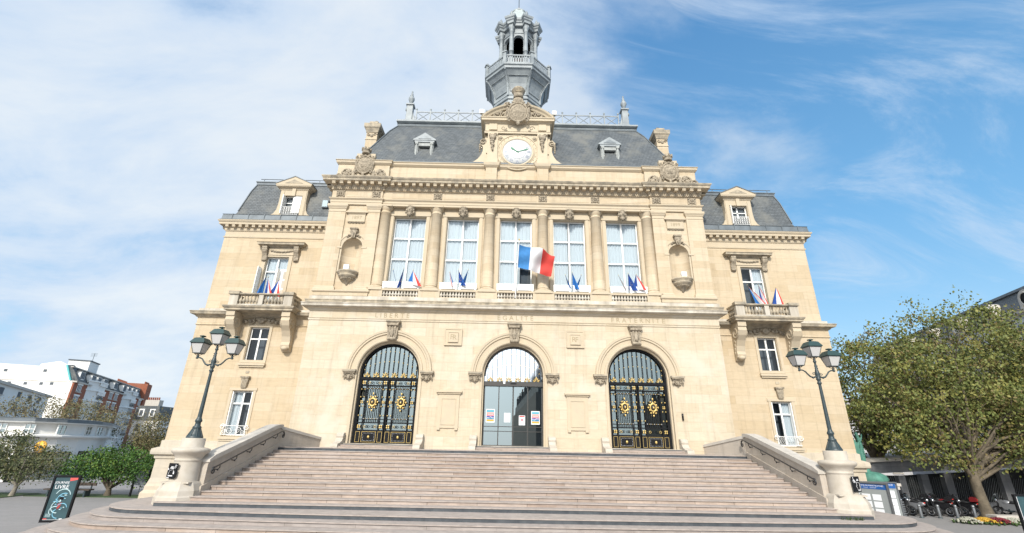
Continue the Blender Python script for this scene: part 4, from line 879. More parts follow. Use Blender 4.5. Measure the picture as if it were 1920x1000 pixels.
    for q in (-1, 1): m.box(q*2.2-.11, q*2.2+.11, -1.1, 0, .36, .5, LEDGE); m.box(q*2.2-.11, q*2.2+.11, -1.1, 0, 1.04, 1.18, LEDGE)
    m.box(-1.68, 1.68, -1.30, -1.08, .36, .48, LEDGE); m.mould([(-2.3, 0), (-2.3, -1.32), (2.3, -1.32), (2.3, 0)], [(-.3, 1.16), (.02, 1.17), (.08, 1.22), (.08, 1.30), (-.3, 1.34)], WEATH)
    for q in (-1, 1): m.box(q*2.0-.40, q*2.0+.40, -1.46, -1.0, 1.2, 1.42, WEATH)
    lpart('balcony_rail', m, bal)
    m = MB(); baluster(m, 0, 0, .48, .69, .13, WEATH); me = m.mesh('baluster')
    for a in [-1.52+.24*k for k in range(6)]+[.33+.24*k for k in range(6)]:
        o = bpy.data.objects.new('baluster', me); C.objects.link(o); o.parent = bal; o.location = (a, -1.19, 0)
    for k in range(3):
        for q in (-1, 1): o = bpy.data.objects.new('baluster', me); C.objects.link(o); o.parent = bal; o.location = (q*2.2, -.2-.28*k, 0)
    m = MB(); m.box(-.9, .9, -1.44, -1.36, .30, .38, LEAD); lpart('light_strip', m, bal)
    for q in (-1, 1): m = MB(); console(m, bx+q*2.02, WY, 11.28, .62, 1.25, 2.75, TRIM if q*s < 0 else TRIM); B('balcony_bracket', m, TH)
    m = MB()
    for k in range(9): a = (k-4)/4; m.blob((s*19.0+1.15*a, WY-.12, 10.95-.22*a*a), (.16, .12, .15), CARVE, n=7, m=5)
    m.blob((s*19.0, WY-.18, 10.85), (.34, .14, .26), CARVE)
    for q in (-1, 1): m.spiral((s*19.0+q*.75, WY-.15, 10.8), .24, 1.3, .06, CARVE, sgn=q); m.spiral((s*19.0+q*1.25, WY-.12, 10.72), .18, 1.3, .05, CARVE, sgn=-q)
    B('carved_garland', m, TH)
    # frames, sills, keystones of the lower windows
    m = MB(); xm = s*19.04
    frame(m, xm-.94, xm+.94, 7.70, 10.55, WY, .2, .06, TRIM); m.box(xm-.98, xm+.98, WY-.2, WY+.2, 7.5, 7.66, TRIM); m.box(xm-.9, xm+.9, WY-.12, WY, 7.38, 7.5, TRIM); B('window_surround', m, TH)
    m = MB(); xg = s*19.24
    m.box(xg-.92, xg-.74, WY-.05, WY, 2.7, 5.86, TRIM); m.box(xg+.74, xg+.92, WY-.05, WY, 2.7, 5.86, TRIM); m.box(xg-.98, xg+.98, WY-.07, WY, 5.74, 5.92, TRIM); m.box(xg-.98, xg+.98, WY-.22, WY+.2, 2.48, 2.66, TRIM); m.box(xg-.92, xg+.92, WY-.16, WY, 2.36, 2.48, TRIM)
    m.prism([(xg-.26, 6.62), (xg+.26, 6.62), (xg+.18, 5.92), (xg-.18, 5.92)], 'y', WY-.18, WY, CARVE); m.box(xg-.32, xg+.32, WY-.24, WY, 6.6, 6.72, CARVE)
    for k in range(4): m.box(xg-.17+.10*k, xg-.13+.10*k, WY-.21, WY-.18, 5.98, 6.45, WEATH)
    m.box(xg-.14, xg+.12, WY-.03, WY, 6.95, 7.12, WEATH)
    B('window_surround', m, TH)
    # glazed windows
    window_part(TH, (s*18.87, WY+.2, 12.4), .88, 3.64, 2, [.68], curtain='full' if s < 0 else 'right', inside=INSIDE2)
    window_part(TH, (s*19.035, WY+.2, 7.70), .70, 2.64, 2, [.68], curtain=None, inside=INSIDE2)
    window_part(TH, (s*19.24, WY+.2, 2.72), .71, 2.97, 2, [.72], curtain='left' if s < 0 else 'right', inside=INSIDE2)
    for q in (-1, 1):       # folding shutters
        m = MB(); m.box(xg+q*.68-.03, xg+q*.68+.03, WY-.02, WY+.19, 2.74, 5.66, WHITE); B('shutter', m, TH)
    if s < 0:
        m = MB(); m.box(-19.95, -19.90, WY-.62, WY+.15, 12.8, 15.05, WHITE); B('shutter', m, TH); m = MB(); m.box(-18.56, -17.98, WY+.141, WY+.15, 12.6, 15.05, WHITE); m.box(-18.30, -17.98, WY+.10, WY+.14, 12.6, 15.05, WHITE); m.box(-18.56, -18.52, WY-.3, WY+.16, 12.6, 15.0, WHITE)
        for k in range(3): m.box(-18.24, -18.04, WY+.09, WY+.10, 12.75+.75*k, 13.35+.75*k, LEDGE)
    else: m = MB(); m.box(17.95, 18.0, WY+.0, WY+.18, 12.8, 16.0, WHITE)
    B('shutter', m, TH)
    # iron window guards
    m = MB(); y = WY-.16
    m.tube([(xg-.95, y, 3.35), (xg+.95, y, 3.35)], .022, WHITE, n=6); m.tube([(xg-.85, y, 2.78), (xg+.85, y, 2.78)], .022, WHITE, n=6)
    for q in (-1, 1): m.spiral((xg+q*.82, y, 3.28), .2, 1.5, .025, WHITE, sgn=-q)
    if s < 0:
        for q in (-1, 1): m.spiral((xg+q*.30, y, 3.06), .22, 1.6, .022, WHITE, sgn=q); m.spiral((xg+q*.62, y, 2.95), .16, 1.5, .02, WHITE, sgn=-q); m.tube([(xg+q*.85, y, 2.78), (xg+q*.7, y, 3.3)], .018, WHITE, n=5)
    else:
        for k in range(14):
            a = xg-.8+1.6*k/13
            m.tube([(a, y, 2.78), (min(xg+.8, a+.35), y, 3.35)], .008, WHITE, n=4); m.tube([(a, y, 2.78), (max(xg-.8, a-.35), y, 3.35)], .008, WHITE, n=4)
    B('window_guard', m, TH)
m = MB(); m.box(-16.2, -15.7, 1.95, 2.3, 20.6, 21.3, LEAD, T=None); m.box(-16.15, -15.75, 1.93, 1.948, 20.66, 21.24, PANED); B('skylight', m, TH)
# --- tall windows of the hall
for i, x in enumerate(BAYS):
    window_part(TH, (x, .88, 13.0), 1.25, 6.14, 2, [.43, .715], curtain='full' if i != 2 else 'notlowright', inside=INSIDE2, fw=.075)
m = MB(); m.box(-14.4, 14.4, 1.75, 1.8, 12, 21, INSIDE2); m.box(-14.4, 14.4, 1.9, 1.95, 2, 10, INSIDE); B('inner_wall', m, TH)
# --- doors
def lunette(mb, cx, y, z0, R, n, zc=6.93, thick=.017):
    for k in range(n):
        x = -R+2*R*(k+.5)/n*1.0
        zt = zc+sqrt(max(0, R*R-x*x))-.03
        mb.box(cx+x-thick, cx+x+thick, y-.02, y+.02, z0, zt, BLACK)
        if zt-z0 > .7:
            for q in (.12, .5, .82):
                mb.blob((cx+x, y-.02, z0+(zt-z0)*q), (.03, .03, .05), GOLD, n=5, m=4)
def gildscroll(mb, cx, y, z, R, n):
    for k in range(n):
        x = cx-R+2*R*(k+.5)/n
        for s in (-1, 1):
            mb.spiral((x+s*.13, y-.05, z+.12), .10, 1.1, .030, GOLD, sgn=s, a0=pi/2 if s > 0 else pi/2, n=5)
            mb.tube([(x+s*.02, y-.05, z+.34), (x+s*.03, y-.05, z+.20), (x+s*.07, y-.05, z+.07), (x+s*.14, y-.05, z+.03), (x+s*.21, y-.05, z+.10)], [.012, .022, .026, .024, .018], GOLD, n=5)
        mb.blob((x, y-.05, z+.30), (.022, .02, .07), GOLD, n=5, m=4)
def quatre(mb, x, y, z, r_, mat=GOLD):
    for k in range(4): a = pi/4+k*pi/2; mb.blob((x+r_*.6*cos(a), y, z+r_*.6*sin(a)), (r_*.42, .03, r_*.42), mat, n=7, m=4)
    mb.blob((x, y-.02, z), (r_*.2, .03, r_*.2), BLACK, n=6, m=4)
for c_ in (-XD, XD):
    dr = put('door', None, TH, (c_, .5, 2.38)); Y0 = -.06
    m = MB(); m.lathe([(0, 0)], 0, 0, BLACK, n=3) if False else None
    pts = [(-2.0, .0), (2.0, 0), (2.0, 4.55)]+[(2.0*cos(pi*i/24), 4.55+2.0*sin(pi*i/24)) for i in range(1, 24)]+[(-2.0, 4.55)]
    m.add([(x, .10, z) for x, z in pts], [tuple(range(len(pts)))], PANEG); lpart('door_glass', m, dr, False)
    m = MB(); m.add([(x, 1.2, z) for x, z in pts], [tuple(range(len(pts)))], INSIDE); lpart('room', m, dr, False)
    m = MB()    # frame
    arch_band(m, 0, 4.55, 0, [(1.90, .08), (1.90, -.1), (2.04, -.1), (2.04, .08)], BLACK)
    for s in (-1, 1): a, b = sorted((s*2.04, s*1.92)); m.box(a, b, -.1, .08, 0, 4.55, BLACK)
    m.box(-1.92, 1.92, -.12, .08, 4.08, 4.26, BLACK); m.box(-1.92, 1.92, -.08, .08, -.02, .04, BLACK); lpart('door_frame', m, dr)
    m = MB(); lunette(m, 0, 0, 4.26, 1.95, 12, zc=4.55); lpart('lunette_grille', m, dr)
    m = MB(); gildscroll(m, 0, 0, 4.26, 1.9, 6); lpart('gilded_scrolls', m, dr)
    for s in (-1, 1):
        m = MB()
        for a, w_ in ((1.88, .05), (1.50, .05), (.42, .05), (.06, .06)):
            m.box(s*a-w_/2, s*a+w_/2, Y0-.03, Y0+.05, .04, 4.08, BLACK)
        for z, h_ in ((.80, .10), (1.30, .06), (1.52, .035), (3.52, .035), (3.72, .06)):
            m.box(min(s*.03, s*1.9), max(s*.03, s*1.9), Y0-.028, Y0+.048, z-h_/2, z+h_/2, BLACK)
        for k in range(9): x = s*(.42+1.08*(k+.5)/9); m.box(x-.012, x+.012, Y0-.012, Y0+.012, 1.3, 3.72, BLACK)
        for z in (1.55+.0, 3.5):
            for k in range(9): m.blob((s*(.42+1.08*(k+.5)/9), Y0-.03, z), (.028, .03, .028), GOLD if k % 2 else FWHITE, n=5, m=3)
        lpart('gate_leaf', m, dr)
        m = MB(); m.box(min(s*.03, s*1.92), max(s*.03, s*1.92), Y0, Y0+.05, .04, .78, BLACK)
        for a, b in ((.50, 1.44), (.10, .38), (1.56, 1.84)):
            x0, x1 = sorted((s*a, s*b)); frame(m, x0, x1, .08, .74, Y0, .018, .02, GOLD)
        for k in range(9):
            for z in (.18, .64): m.blob((s*(.60+.74*k/8), Y0-.01, z), (.015, .01, .02), FWHITE, n=5, m=3)
        for k in range(4):
            for a in (.6, 1.34): m.blob((s*a, Y0-.01, .25+.3*k/3), (.015, .01, .02), FWHITE, n=5, m=3)
        m.blob((s*.97, Y0-.02, .41), (.085, .06, .10), GOLD); lpart('kick_panel', m, dr)
        m = MB()
        for z in (1.05, 3.90):
            for a in (.24, 1.69): quatre(m, s*a, Y0-.04, z, .14)
            for a in (.62, .8, 1.14, 1.32): m.ring((s*a, Y0-.03, z), .07, .016, GOLD if a in (.62, 1.32) else BLACK, n=10, m=4)
        for a in (.24, 1.69):
            for z in (1.75, 2.35, 2.95, 3.45):
                for q in (-1, 1): m.blob((s*a+q*.11, Y0-.03, z), (.035, .03, .055), GOLD, n=6, m=4)
            quatre(m, s*a, Y0-.04, 2.62, .12)
        lpart('gilded_rosettes', m, dr)
        m = MB(); x = s*.96; z = 2.62
        m.blob((x, Y0-.08, z), (.14, .1, .17), BRONZE, n=10, m=6); m.ring((x, Y0-.06, z), .2, .055, GOLD, n=16, sz=1.25); m.blob((x, Y0-.17, z-.02), (.06, .04, .08), GOLD)
        for k in range(12):
            a = k*pi/6; q = .27 if k % 2 else .33; m.blob((x+q*cos(a), Y0-.05, z+q*1.25*sin(a)), (.06, .035, .07), GOLD, n=6, m=4, rot=Matrix.Rotation(-a, 3, 'Y'))
        m.blob((x, Y0-.06, z+.55), (.06, .04, .09), GOLD); m.blob((x, Y0-.06, z-.53), (.06, .04, .08), GOLD); lpart('gilded_medallion', m, dr)
# glass centre door
dr = put('door', None, TH, (0, .5, 2.38)); dr['label'] = 'glazed sliding centre door'
pts = [(2.0*cos(pi*i/24), 4.55+2.0*sin(pi*i/24)) for i in range(25)]+[(-2.0, 4.1), (2.0, 4.1)]
m = MB(); m.add([(x, .10, z) for x, z in pts], [tuple(range(len(pts)))], PANEF); lpart('lunette_glass', m, dr, False)
m = MB(); m.quad((-2, .10, 0), (2, .10, 0), (2, .10, 3.9), (-2, .10, 3.9), PANED); lpart('door_glass', m, dr, False)
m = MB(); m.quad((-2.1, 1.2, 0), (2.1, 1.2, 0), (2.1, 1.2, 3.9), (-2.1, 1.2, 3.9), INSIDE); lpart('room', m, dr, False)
m = MB(); arch_band(m, 0, 4.55, 0, [(1.93, .08), (1.93, -.06), (2.04, -.06), (2.04, .08)], BRONZE)
m.box(-2.02, 2.02, -.14, .09, 3.85, 4.15, BRONZE); m.box(-2.02, 2.02, -.1, .08, -.02, .06, BRONZE)
for x, w_ in ((-1.98, .08), (-.98, .06), (0, .09), (1.0, .07), (1.98, .08)): m.box(x-w_/2, x+w_/2, 0, .08, .06, 3.85, BRONZE)
for z in (1.22, .92): m.box(-1.94, 1.94, .01, .05, z-.02, z+.02, BRONZE)
m.box(-.7, -.56, -.17, -.13, 4.0, 4.12, WHITE); m.box(-.2, .2, -.17, -.13, 3.98, 4.05, BLACK)
lpart('door_frame', m, dr)
m = MB(); lunette(m, 0, 0, 4.15, 1.95, 12, zc=4.55); lpart('lunette_grille', m, dr)
m = MB(); gildscroll(m, 0, 0, 4.15, 1.9, 6); lpart('gilded_scrolls', m, dr)
# ================================================================== stairs
YN = -3.376; TR = .587; RS = .16
ST = thing('front_staircase', (0, -12, G), 'broad pink granite staircase with dark bands leading up to the doors', 'staircase')
zt = lambda k: ZL+RS*k
yn = lambda k: YN-(14-k)*TR
HWS = {1: 14.65, 2: 13.95}
for k in range(1, 15):
    hw = HWS.get(k, 13.60); m = MB(); y0 = yn(k); y1 = y0+TR+.05 if k < 14 else .05
    m.box(-hw, hw, y0+(.03 if k in (1, 14) else .05), y1, zt(k)-RS-.02, zt(k)-.035, SLATEB if k in (1, 14) else (STEP, STEPB)[k % 2])
    m.box(-hw, hw, y0, y1, zt(k)-.035, zt(k)-.001*0, TREAD)
    B('step', m, ST)
def outline(k, e=0):
    """plan outline of landing (k=0) and the curved steps below it"""
    X_ = 17.0+.33*k+e; r_ = 2.6+.40*k+e; yf = -12.5-.72*k-e; pts = [(-X_, 1.5)]
    fy = lambda x: yf+.5*(x/13.3)**2
    xc = X_-r_; yc = fy(xc)+r_
    pts += [(-xc-r_*cos(a), yc-r_*sin(a)) for a in [pi/2*i/12 for i in range(13)]]
    n = 24; pts += [(-xc+2*xc*i/n, fy(-xc+2*xc*i/n)) for i in range(1, n)]
    pts += [(xc+r_*sin(a), yc-r_*cos(a)) for a in [pi/2*i/12 for i in range(13)]]+[(X_, 1.5)]
    return pts
for k in range(0, 8):
    z = ZL-RS*k; m = MB()
    m.prism(outline(k, -.03 if k == 0 else -.055), 'z', z-RS-.02, z-.035, SLATEB if k == 0 else (STEPC if k % 2 else STEPB))
    m.prism(outline(k), 'z', z-.035, z, TREAD); B('landing' if k == 0 else 'curved_step', m, ST)
for c_ in (-XD, 0, XD):
    for i, (z, y) in enumerate(((2.21, -1.25), (2.30, -.85), (2.385, -.45))):
        m = MB(); hw = 2.33; m.box(c_-hw, c_+hw, y+.02, .4, z-.10, z-.035, SLATEB if i == 2 else STEPB); m.box(c_-hw, c_+hw, y, .42, z-.035, z, LEDGE if i == 2 else TREAD); B('door_step', m, ST)
# small weeds at the foot of the right pedestal
# parapet walls
for s, lb in ((-1, 'left'), (1, 'right')):
    w = thing('stair_parapet', (s*13.9, -6, ZL), 'pale stone parapet rising along the %s side of the steps' % lb, 'parapet wall', 'stair parapets'); o0 = WL[w.name]
    def wsub(name, mb, w=w):
        o = bpy.data.objects.new(name, mb.mesh(name)); C.objects.link(o); o.parent = w; o.location = -WL[w.name]; return o
    x0, x1 = sorted((s*13.58, s*14.02)); m = MB()
    prof = [(-9.7, ZL), (-9.7, 1.55), (-9.4, 1.62), (-4.1, 3.06), (-3.55, 3.14), (-3.3, 3.14), (-3.3, 1.9), (-3.3, ZL)]
    m.prism(prof, 'x', x0, x1, WALLG); wsub('wall_face', m)
    m = MB(); xs0, xs1 = sorted((s*13.53, s*13.60)); m.prism([(-9.9, .15), (-9.9, .55), (-3.42, 2.32), (-3.42, 2.0)], 'x', xs0, xs1, WALLG); wsub('skirting', m)
    m = MB(); c0, c1 = sorted((s*13.50, s*14.12)); m.prism([(-9.75, 1.5), (-9.75, 1.62), (-9.4, 1.80), (-4.15, 3.24), (-3.6, 3.33), (-3.25, 3.33), (-3.25, 3.14), (-3.6, 3.14), (-4.1, 3.04), (-9.4, 1.6)], 'x', c0, c1, COPE)
    wsub('coping', m)
    m = MB(); A = Vector((s*13.78, -3.3)); Bv = Vector((s*12.62, .05)); d = (Bv-A); n_ = Vector((d.y, -d.x)).normalized()*.2
    q = [A+n_, Bv+n_, Bv-n_, A-n_]
    def slab(za, zb, zc_, zd, e, mat):
        qq = [A+n_*e, Bv+n_*e, Bv-n_*e, A-n_*e]; v = [(p.x, p.y, z) for p, z in zip(qq, (za, zb, zb, za))]+[(p.x, p.y, z) for p, z in zip(qq, (zc_, zd, zd, zc_))]
        m.add(v, [(0, 1, 2, 3), (4, 5, 6, 7), (0, 1, 5, 4), (2, 3, 7, 6), (0, 3, 7, 4), (1, 2, 6, 5)], mat)
    slab(2.0, 2.0, 3.08, 2.55, 1, WALLG); slab(3.08, 2.55, 3.24, 2.70, 1.25, COPE); wsub('return_wall', m)
    # handrail
    h = thing('handrail', (s*13.4, -6, 1.5), 'dark iron handrail with scrolled ends on the %s parapet' % lb, 'handrail', 'stair handrails')
    xr = s*13.36; m = MB(); a, b = Vector((xr, -9.55, 1.28)), Vector((xr, -3.75, 2.92))
    m.tube([a+(b-a)*t for t in (0, .25, .5, .75, 1)]+[Vector((xr, -3.5, 2.96)), Vector((xr, -3.35, 2.90))], .035, RAILM, n=8)
    for p, sg in ((a, 1), (b+Vector((0, .35, -.06)), -1)):
        m.spiral((xr, p.y-.02, p.z-.13), .15, 1.4, .04, RAILM, sgn=1 if sg > 0 else -1, a0=pi/2, ax='x')
    o = bpy.data.objects.new('rail', m.mesh('rail')); C.objects.link(o); o.parent = h; o.location = -WL[h.name]
    for k in range(5):
        t = .07+.215*k; p = a+(b-a)*t; m = MB(); m.tube([p, p+Vector((0, .02, -.14)), p+Vector((s*.1, .0, -.22)), p+Vector((s*.22, -.02, -.2))], .022, RAILM, n=6); m.blob(tuple(p+Vector((s*.06, 0, -.22))), (.035, .05, .05), RAILM, n=6, m=4)
        o = bpy.data.objects.new('rail_bracket', m.mesh('rail_bracket')); C.objects.link(o); o.parent = h; o.location = -WL[h.name]
# lamp pedestals
def pedestal(s, label):
    t = thing('lamp_pedestal', (s*14.35, -9.9, ZL), label, 'pedestal', 'lamp pedestals beside the steps')
    m = MB(); m.lathe([(.56, .80), (.54, 1.0), (.52, 1.6), (.515, 1.66), (.54, 1.68), (.54, 1.72), (.52, 1.74), (.53, 1.80), (.60, 1.92), (.70, 2.0), (.74, 2.06), (.74, 2.14), (.60, 2.20), (.46, 2.22), (.46, 2.58), (.44, 2.60), (0, 2.60)], 0, 0, DRUM, n=36); lpart('shaft', m, t)
    m = MB(); R8 = lambda e: [(e, -e*.5), (e, e*.5), (e*.5, e), (-e*.5, e), (-e, e*.5), (-e, -e*.5), (-e*.5, -e), (e*.5, -e)]
    for (e0, z0), (e1, z1) in zip([(.84, 0), (.84, .28), (.81, .34), (.79, .52), (.66, .78), (.60, .86)][:-1], [(.84, 0), (.84, .28), (.81, .34), (.79, .52), (.66, .78), (.60, .86)][1:]):
        v = [(x, y, z0) for x, y in R8(e0)]+[(x, y, z1) for x, y in R8(e1)]; m.add(v, [(i, (i+1) % 8, 8+(i+1) % 8, 8+i) for i in range(8)], DRUM)
    m.box(-.6, .6, -.6, .6, .80, .86, DRUM); lpart('base', m, t); return t
pedestal(-1, 'round stone lamp pedestal at the left foot of the steps'); pedestal(1, 'round stone lamp pedestal at the right foot of the steps')
# accessibility signs wrapped on the pedestals
def ramp_sign(s, label):
    a0 = -pi/2+(-.42 if s < 0 else .50); t = thing('access_sign', (s*14.35+.57*cos(a0), -9.9+.57*sin(a0), ZL+1.28), label, 'sign', 'black access signs on the pedestals', rz=a0+pi/2)
    m = MB(); m.prism([(-.29, -.30), (.20, -.30), (.29, -.22), (.29, .02), (.24, .04), (.24, .10), (.29, .12), (.29, .30), (-.29, .30)] if s < 0 else [(-.29, -.30), (.29, -.30), (.29, .30), (-.29, .30)], 'y', -.03, 0, BLACK); lpart('panel', m, t)
    m = MB(); y = -.034
    if s < 0:
        m.box(-.19, .10, y-.002, y, -.21, -.17, FWHITE); m.box(.10, .17, y-.002, y, -.12, -.02, FWHITE); m.tube([(-.19, y, -.15), (-.14, y, .02), (.09, y, .05), (.12, y, -.05)], .008, FWHITE, n=4)
        m.box(-.14, .1, y-.002, y, .09, .125, FWHITE); m.box(-.1, .05, y-.002, y, .14, .17, FWHITE); m.ring((.17, y, .15), .04, .010, FWHITE, n=12, m=4); m.tube([(.15, y, .19), (.18, y, .24), (.26, y, .20)], .009, FWHITE, n=4)
        m.prism([(-.27, .02), (-.2, .06), (-.27, .12)], 'y', y-.002, y, FWHITE); m.box(-.27, -.1, y-.002, y, -.275, -.25, FWHITE)
    else:
        m.ring((-.17, y, .12), .055, .013, FWHITE, n=14, m=4); m.blob((-.20, y, .26), (.025, .008, .025), FWHITE, n=8, m=4); m.tube([(-.2, y, .23), (-.19, y, .15), (-.11, y, .15), (-.07, y, .07), (-.04, y, .08)], .012, FWHITE, n=5)
        m.box(.03, .2, y-.002, y, .13, .16, FWHITE); m.box(.08, .17, y-.002, y, .17, .2, FWHITE); m.tube([(0, y, .08), (0, y, -.05), (-.05, y, -.08), (0, y, -.14), (.02, y, -.22), (.22, y, -.22), (.22, y, .05), (.0, y, .08)], .008, FWHITE, n=4); m.box(.04, .24, y-.002, y, -.25, -.22, FWHITE)
    lpart('pictogram', m, t)
ramp_sign(-1, 'black sign with white ramp pictogram on the left lamp pedestal'); ramp_sign(1, 'black sign with white wheelchair pictogram on the right lamp pedestal')
# ------------------------------------------------------------------ lamps
def lantern(parent, loc):
    l = bpy.data.objects.new('lantern', None); C.objects.link(l); l.parent = parent; l.location = loc; WL[l.name] = Vector(loc)
    def ringp(w, z): return [(-w, -w, z), (w, -w, z), (w, w, z), (-w, w, z)]
    m = MB(); a, b = ringp(.19, .10), ringp(.33, .62); m.add(a+b, [(i, (i+1) % 4, 4+(i+1) % 4, 4+i) for i in range(4)]+[(3, 2, 1, 0)], FROST); lpart('lantern_glass', m, l)
    m = MB()
    for p, q in zip(ringp(.20, .08), ringp(.345, .63)): m.tube([p, q], .016, IRON, n=5)
    for w, z, r_ in ((.20, .09, .02), (.345, .63, .022)):
        c4 = ringp(w, z)
        for i in range(4): m.tube([c4[i], c4[(i+1) % 4]], r_, IRON, n=5)
    for p in ringp(.16, .08): m.tube([p, (0, 0, -.06)], .014, IRON, n=5)
    m.lathe([(.05, -.12), (.07, -.06), (.04, -.02), (.03, .08)], 0, 0, IRON, n=8); lpart('lantern_frame', m, l)
    m = MB()
    for (w0, z0), (w1, z1) in zip(((.40, .64), (.40, .68), (.27, .92), (.20, .95)), ((.40, .68), (.27, .92), (.20, .95), (.10, .98))):
        m.add(ringp(w0, z0)+ringp(w1, z1), [(i, (i+1) % 4, 4+(i+1) % 4, 4+i) for i in range(4)], LGREEN)
    m.add(ringp(.40, .64), [(3, 2, 1, 0)], LGREEN); m.lathe([(.06, .98), (.06, 1.02), (.16, 1.04), (.16, 1.08), (.05, 1.11), (0, 1.12)], 0, 0, LGREEN, n=10); lpart('lantern_roof', m, l)
    return l
def lamp(loc, label):
    t = thing('street_lamp', loc, label, 'street lamp', 'three-armed lamps beside the steps')
    m = MB(); m.lathe([(.40, 0), (.40, .07), (.34, .12), (.30, .22), (.24, .36), (.19, .46), (.21, .50), (.21, .56), (.14, .62), (.13, .78), (.17, .82), (.17, .90), (.13, .96), (.105, 1.05)], 0, 0, IRON, n=16)
    for k in range(8): a = k*pi/4; m.tube([(.37*cos(a), .37*sin(a), .08), (.27*cos(a), .27*sin(a), .3), (.18*cos(a), .18*sin(a), .5)], .02, IRON, n=5)
    lpart('lamp_base', m, t)
    m = MB(); m.lathe([(.105, 1.0), (.10, 1.4), (.075, 3.35), (.075, 3.42), (.115, 3.46), (.115, 3.52), (.08, 3.56), (.085, 3.62), (.12, 3.68), (.12, 3.75), (.09, 3.8), (.13, 3.95), (.11, 4.1), (.07, 4.25), (.055, 4.5), (.05, 4.6), (.08, 4.64), (.09, 4.70), (.05, 4.76)], 0, 0, IRON, n=14); lpart('pole', m, t)
    for s in (-1, 1):
        m = MB(); m.tube([(s*.06, 0, 3.86), (s*.25, 0, 3.80), (s*.42, 0, 3.84), (s*.55, 0, 3.98), (s*.66, 0, 4.12), (s*.82, 0, 4.20), (s*.98, 0, 4.18)], [.05, .045, .045, .04, .038, .036, .04], IRON, n=8)
        m.blob((s*.28, 0, 3.79), (.07, .06, .06), IRON); m.blob((s*.98, 0, 4.18), (.07, .07, .06), IRON); m.spiral((s*.2, 0, 4.0), .09, 1.2, .02, IRON, sgn=-s); lpart('arm', m, t)
        lantern(t, (s*.96, 0, 4.34))
    lantern(t, (0, 0, 4.86))
    m = MB()
    for k in range(5): m.blob((-.07, -.02, 3.95+.12*k), (.035, .03, .04), IRON, n=6, m=4); m.blob((.07, -.02, 3.95+.12*k), (.035, .03, .04), IRON, n=6, m=4)
    lpart('leaf_ornament', m, t)
    return t
la = lamp((-14.35, -9.9, ZL+2.6), 'dark green three-lantern lamp on the left stone pedestal')
def dup_deep(root, loc, label):
    r_ = root.copy(); C.objects.link(r_); r_.location = loc; r_['label'] = label
    for ch in list(root.children):
        c = ch.copy(); C.objects.link(c); c.parent = r_
        for g in ch.children: d = g.copy(); C.objects.link(d); d.parent = c
    return r_
la.scale = (.85, .85, .85)
lb = dup_deep(la, (14.35, -9.9, ZL+2.6), 'dark green three-lantern lamp on the right stone pedestal')

# ================================================================== flags, flower boxes, notices
BAYN = ['first hall window from the left', 'second hall window from the left', 'middle hall window', 'second hall window from the right', 'first hall window from the right']
fb = None
for i, x in enumerate(BAYS):
    for j, q in enumerate((-.71, .71)):
        lab = 'white flower box on the %s side of the %s ledge' % ('left' if q < 0 else 'right', BAYN[i]); loc = (x+q, .02, 12.96)
        if fb is None:
            fb = thing('flower_box', loc, lab, 'flower box', 'white flower boxes under the hall windows')
            m = MB(); m.box(-.64, .64, -.15, .15, .05, .50, WHITE); m.box(-.66, .66, -.165, .165, .46, .52, WHITE)
            m.box(-.62, -.5, -.14, .14, 0, .05, WHITE); m.box(.5, .62, -.14, .14, 0, .05, WHITE); lpart('box', m, fb)
            m = MB(); m.box(-.45, .45, -.158, -.152, .20, .225, LEDGE); m.box(-.58, -.55, -.158, -.152, .18, .21, BLACK); m.box(.55, .58, -.158, -.152, .18, .21, BLACK); lpart('drain_slot', m, fb)
            m = MB()
            for k in range(40): a = rnd.uniform(-.6, .6); m.blob((a, rnd.uniform(-.1, .1), .52), (.03, .03, rnd.uniform(.02, .06)), GRASS, n=5, m=3)
            lpart('seedlings', m, fb)
        else: dup(fb, loc, label=lab)
def small_flag(tip, base, kind, label, w=.3, side=1, drop=None):
    tip = Vector(tip); base = Vector(base); t = thing('small_flag', tuple(base), label, 'flag', 'small flags in the window boxes')
    m = MB(); m.tube([(0, 0, 0), tuple(tip-base)], .014, WOOD, n=5); m.blob(tuple(tip-base), (.02, .02, .045), GOLD, n=6, m=4); lpart('flag_pole', m, t)
    d = base-tip; Ln = d.length; m = MB(); n = 10; k = 8; v = []
    for i in range(n+1):
        u = i/n; p = tip+d*(.04+.86*u)
        for j in range(k+1):
            q = j/k; ww = w*(.35+1.9*u)
            hang = tip+Vector((side*w*1.7*u, -.06, -Ln*(.06+.92*u))); pp = p*(1-q)+hang*q; v.append(tuple(pp+Vector((0, -.06*sin(q*8+u*3)*u, 0))-base))
    cols = {'fr': (BLUE2, FWHITE, RED), 'blue': (BLUE, BLUE, BLUE), 'eu': (BLUE2, BLUE2, BLUE2), 'bw': (BLUE3, BLUE3, FWHITE), 'frr': (BLUE, FWHITE, RED)}[kind]
    for j in range(k):
        m.add(v, [(i*(k+1)+j, i*(k+1)+j+1, (i+1)*(k+1)+j+1, (i+1)*(k+1)+j) for i in range(n)], cols[min(2, j*3//k)], True)
    if kind == 'eu':
        for a in range(9): b = 2*pi*a/9; i_ = v[6*(k+1)+4]; m.blob((i_[0]+.09*cos(b), i_[1]-.07, i_[2]+.12*sin(b)), (.014, .008, .014), YEL, n=5, m=3)
    lpart('cloth', m, t, False); return t
F = small_flag; z0 = 13.2
F((-8.99, -.35, 14.34), (-8.72, .05, z0), 'blue', 'furled blue flag, leftmost in the first hall window from the left', .22, 1)
F((-8.22, -.35, 14.44), (-8.42, .05, z0-.3), 'eu', 'dark blue starred flag between the boxes of the first hall window from the left', .22, -1)
F((-7.51, -.35, 14.33), (-8.0, .05, z0), 'frr', 'tricolour flag spilling over the box of the first hall window from the left', .42, 1)
F((-4.83, -.35, 14.22), (-4.42, .05, z0), 'frr', 'furled tricolour flag, leftmost in the second hall window from the left', .13, 1)
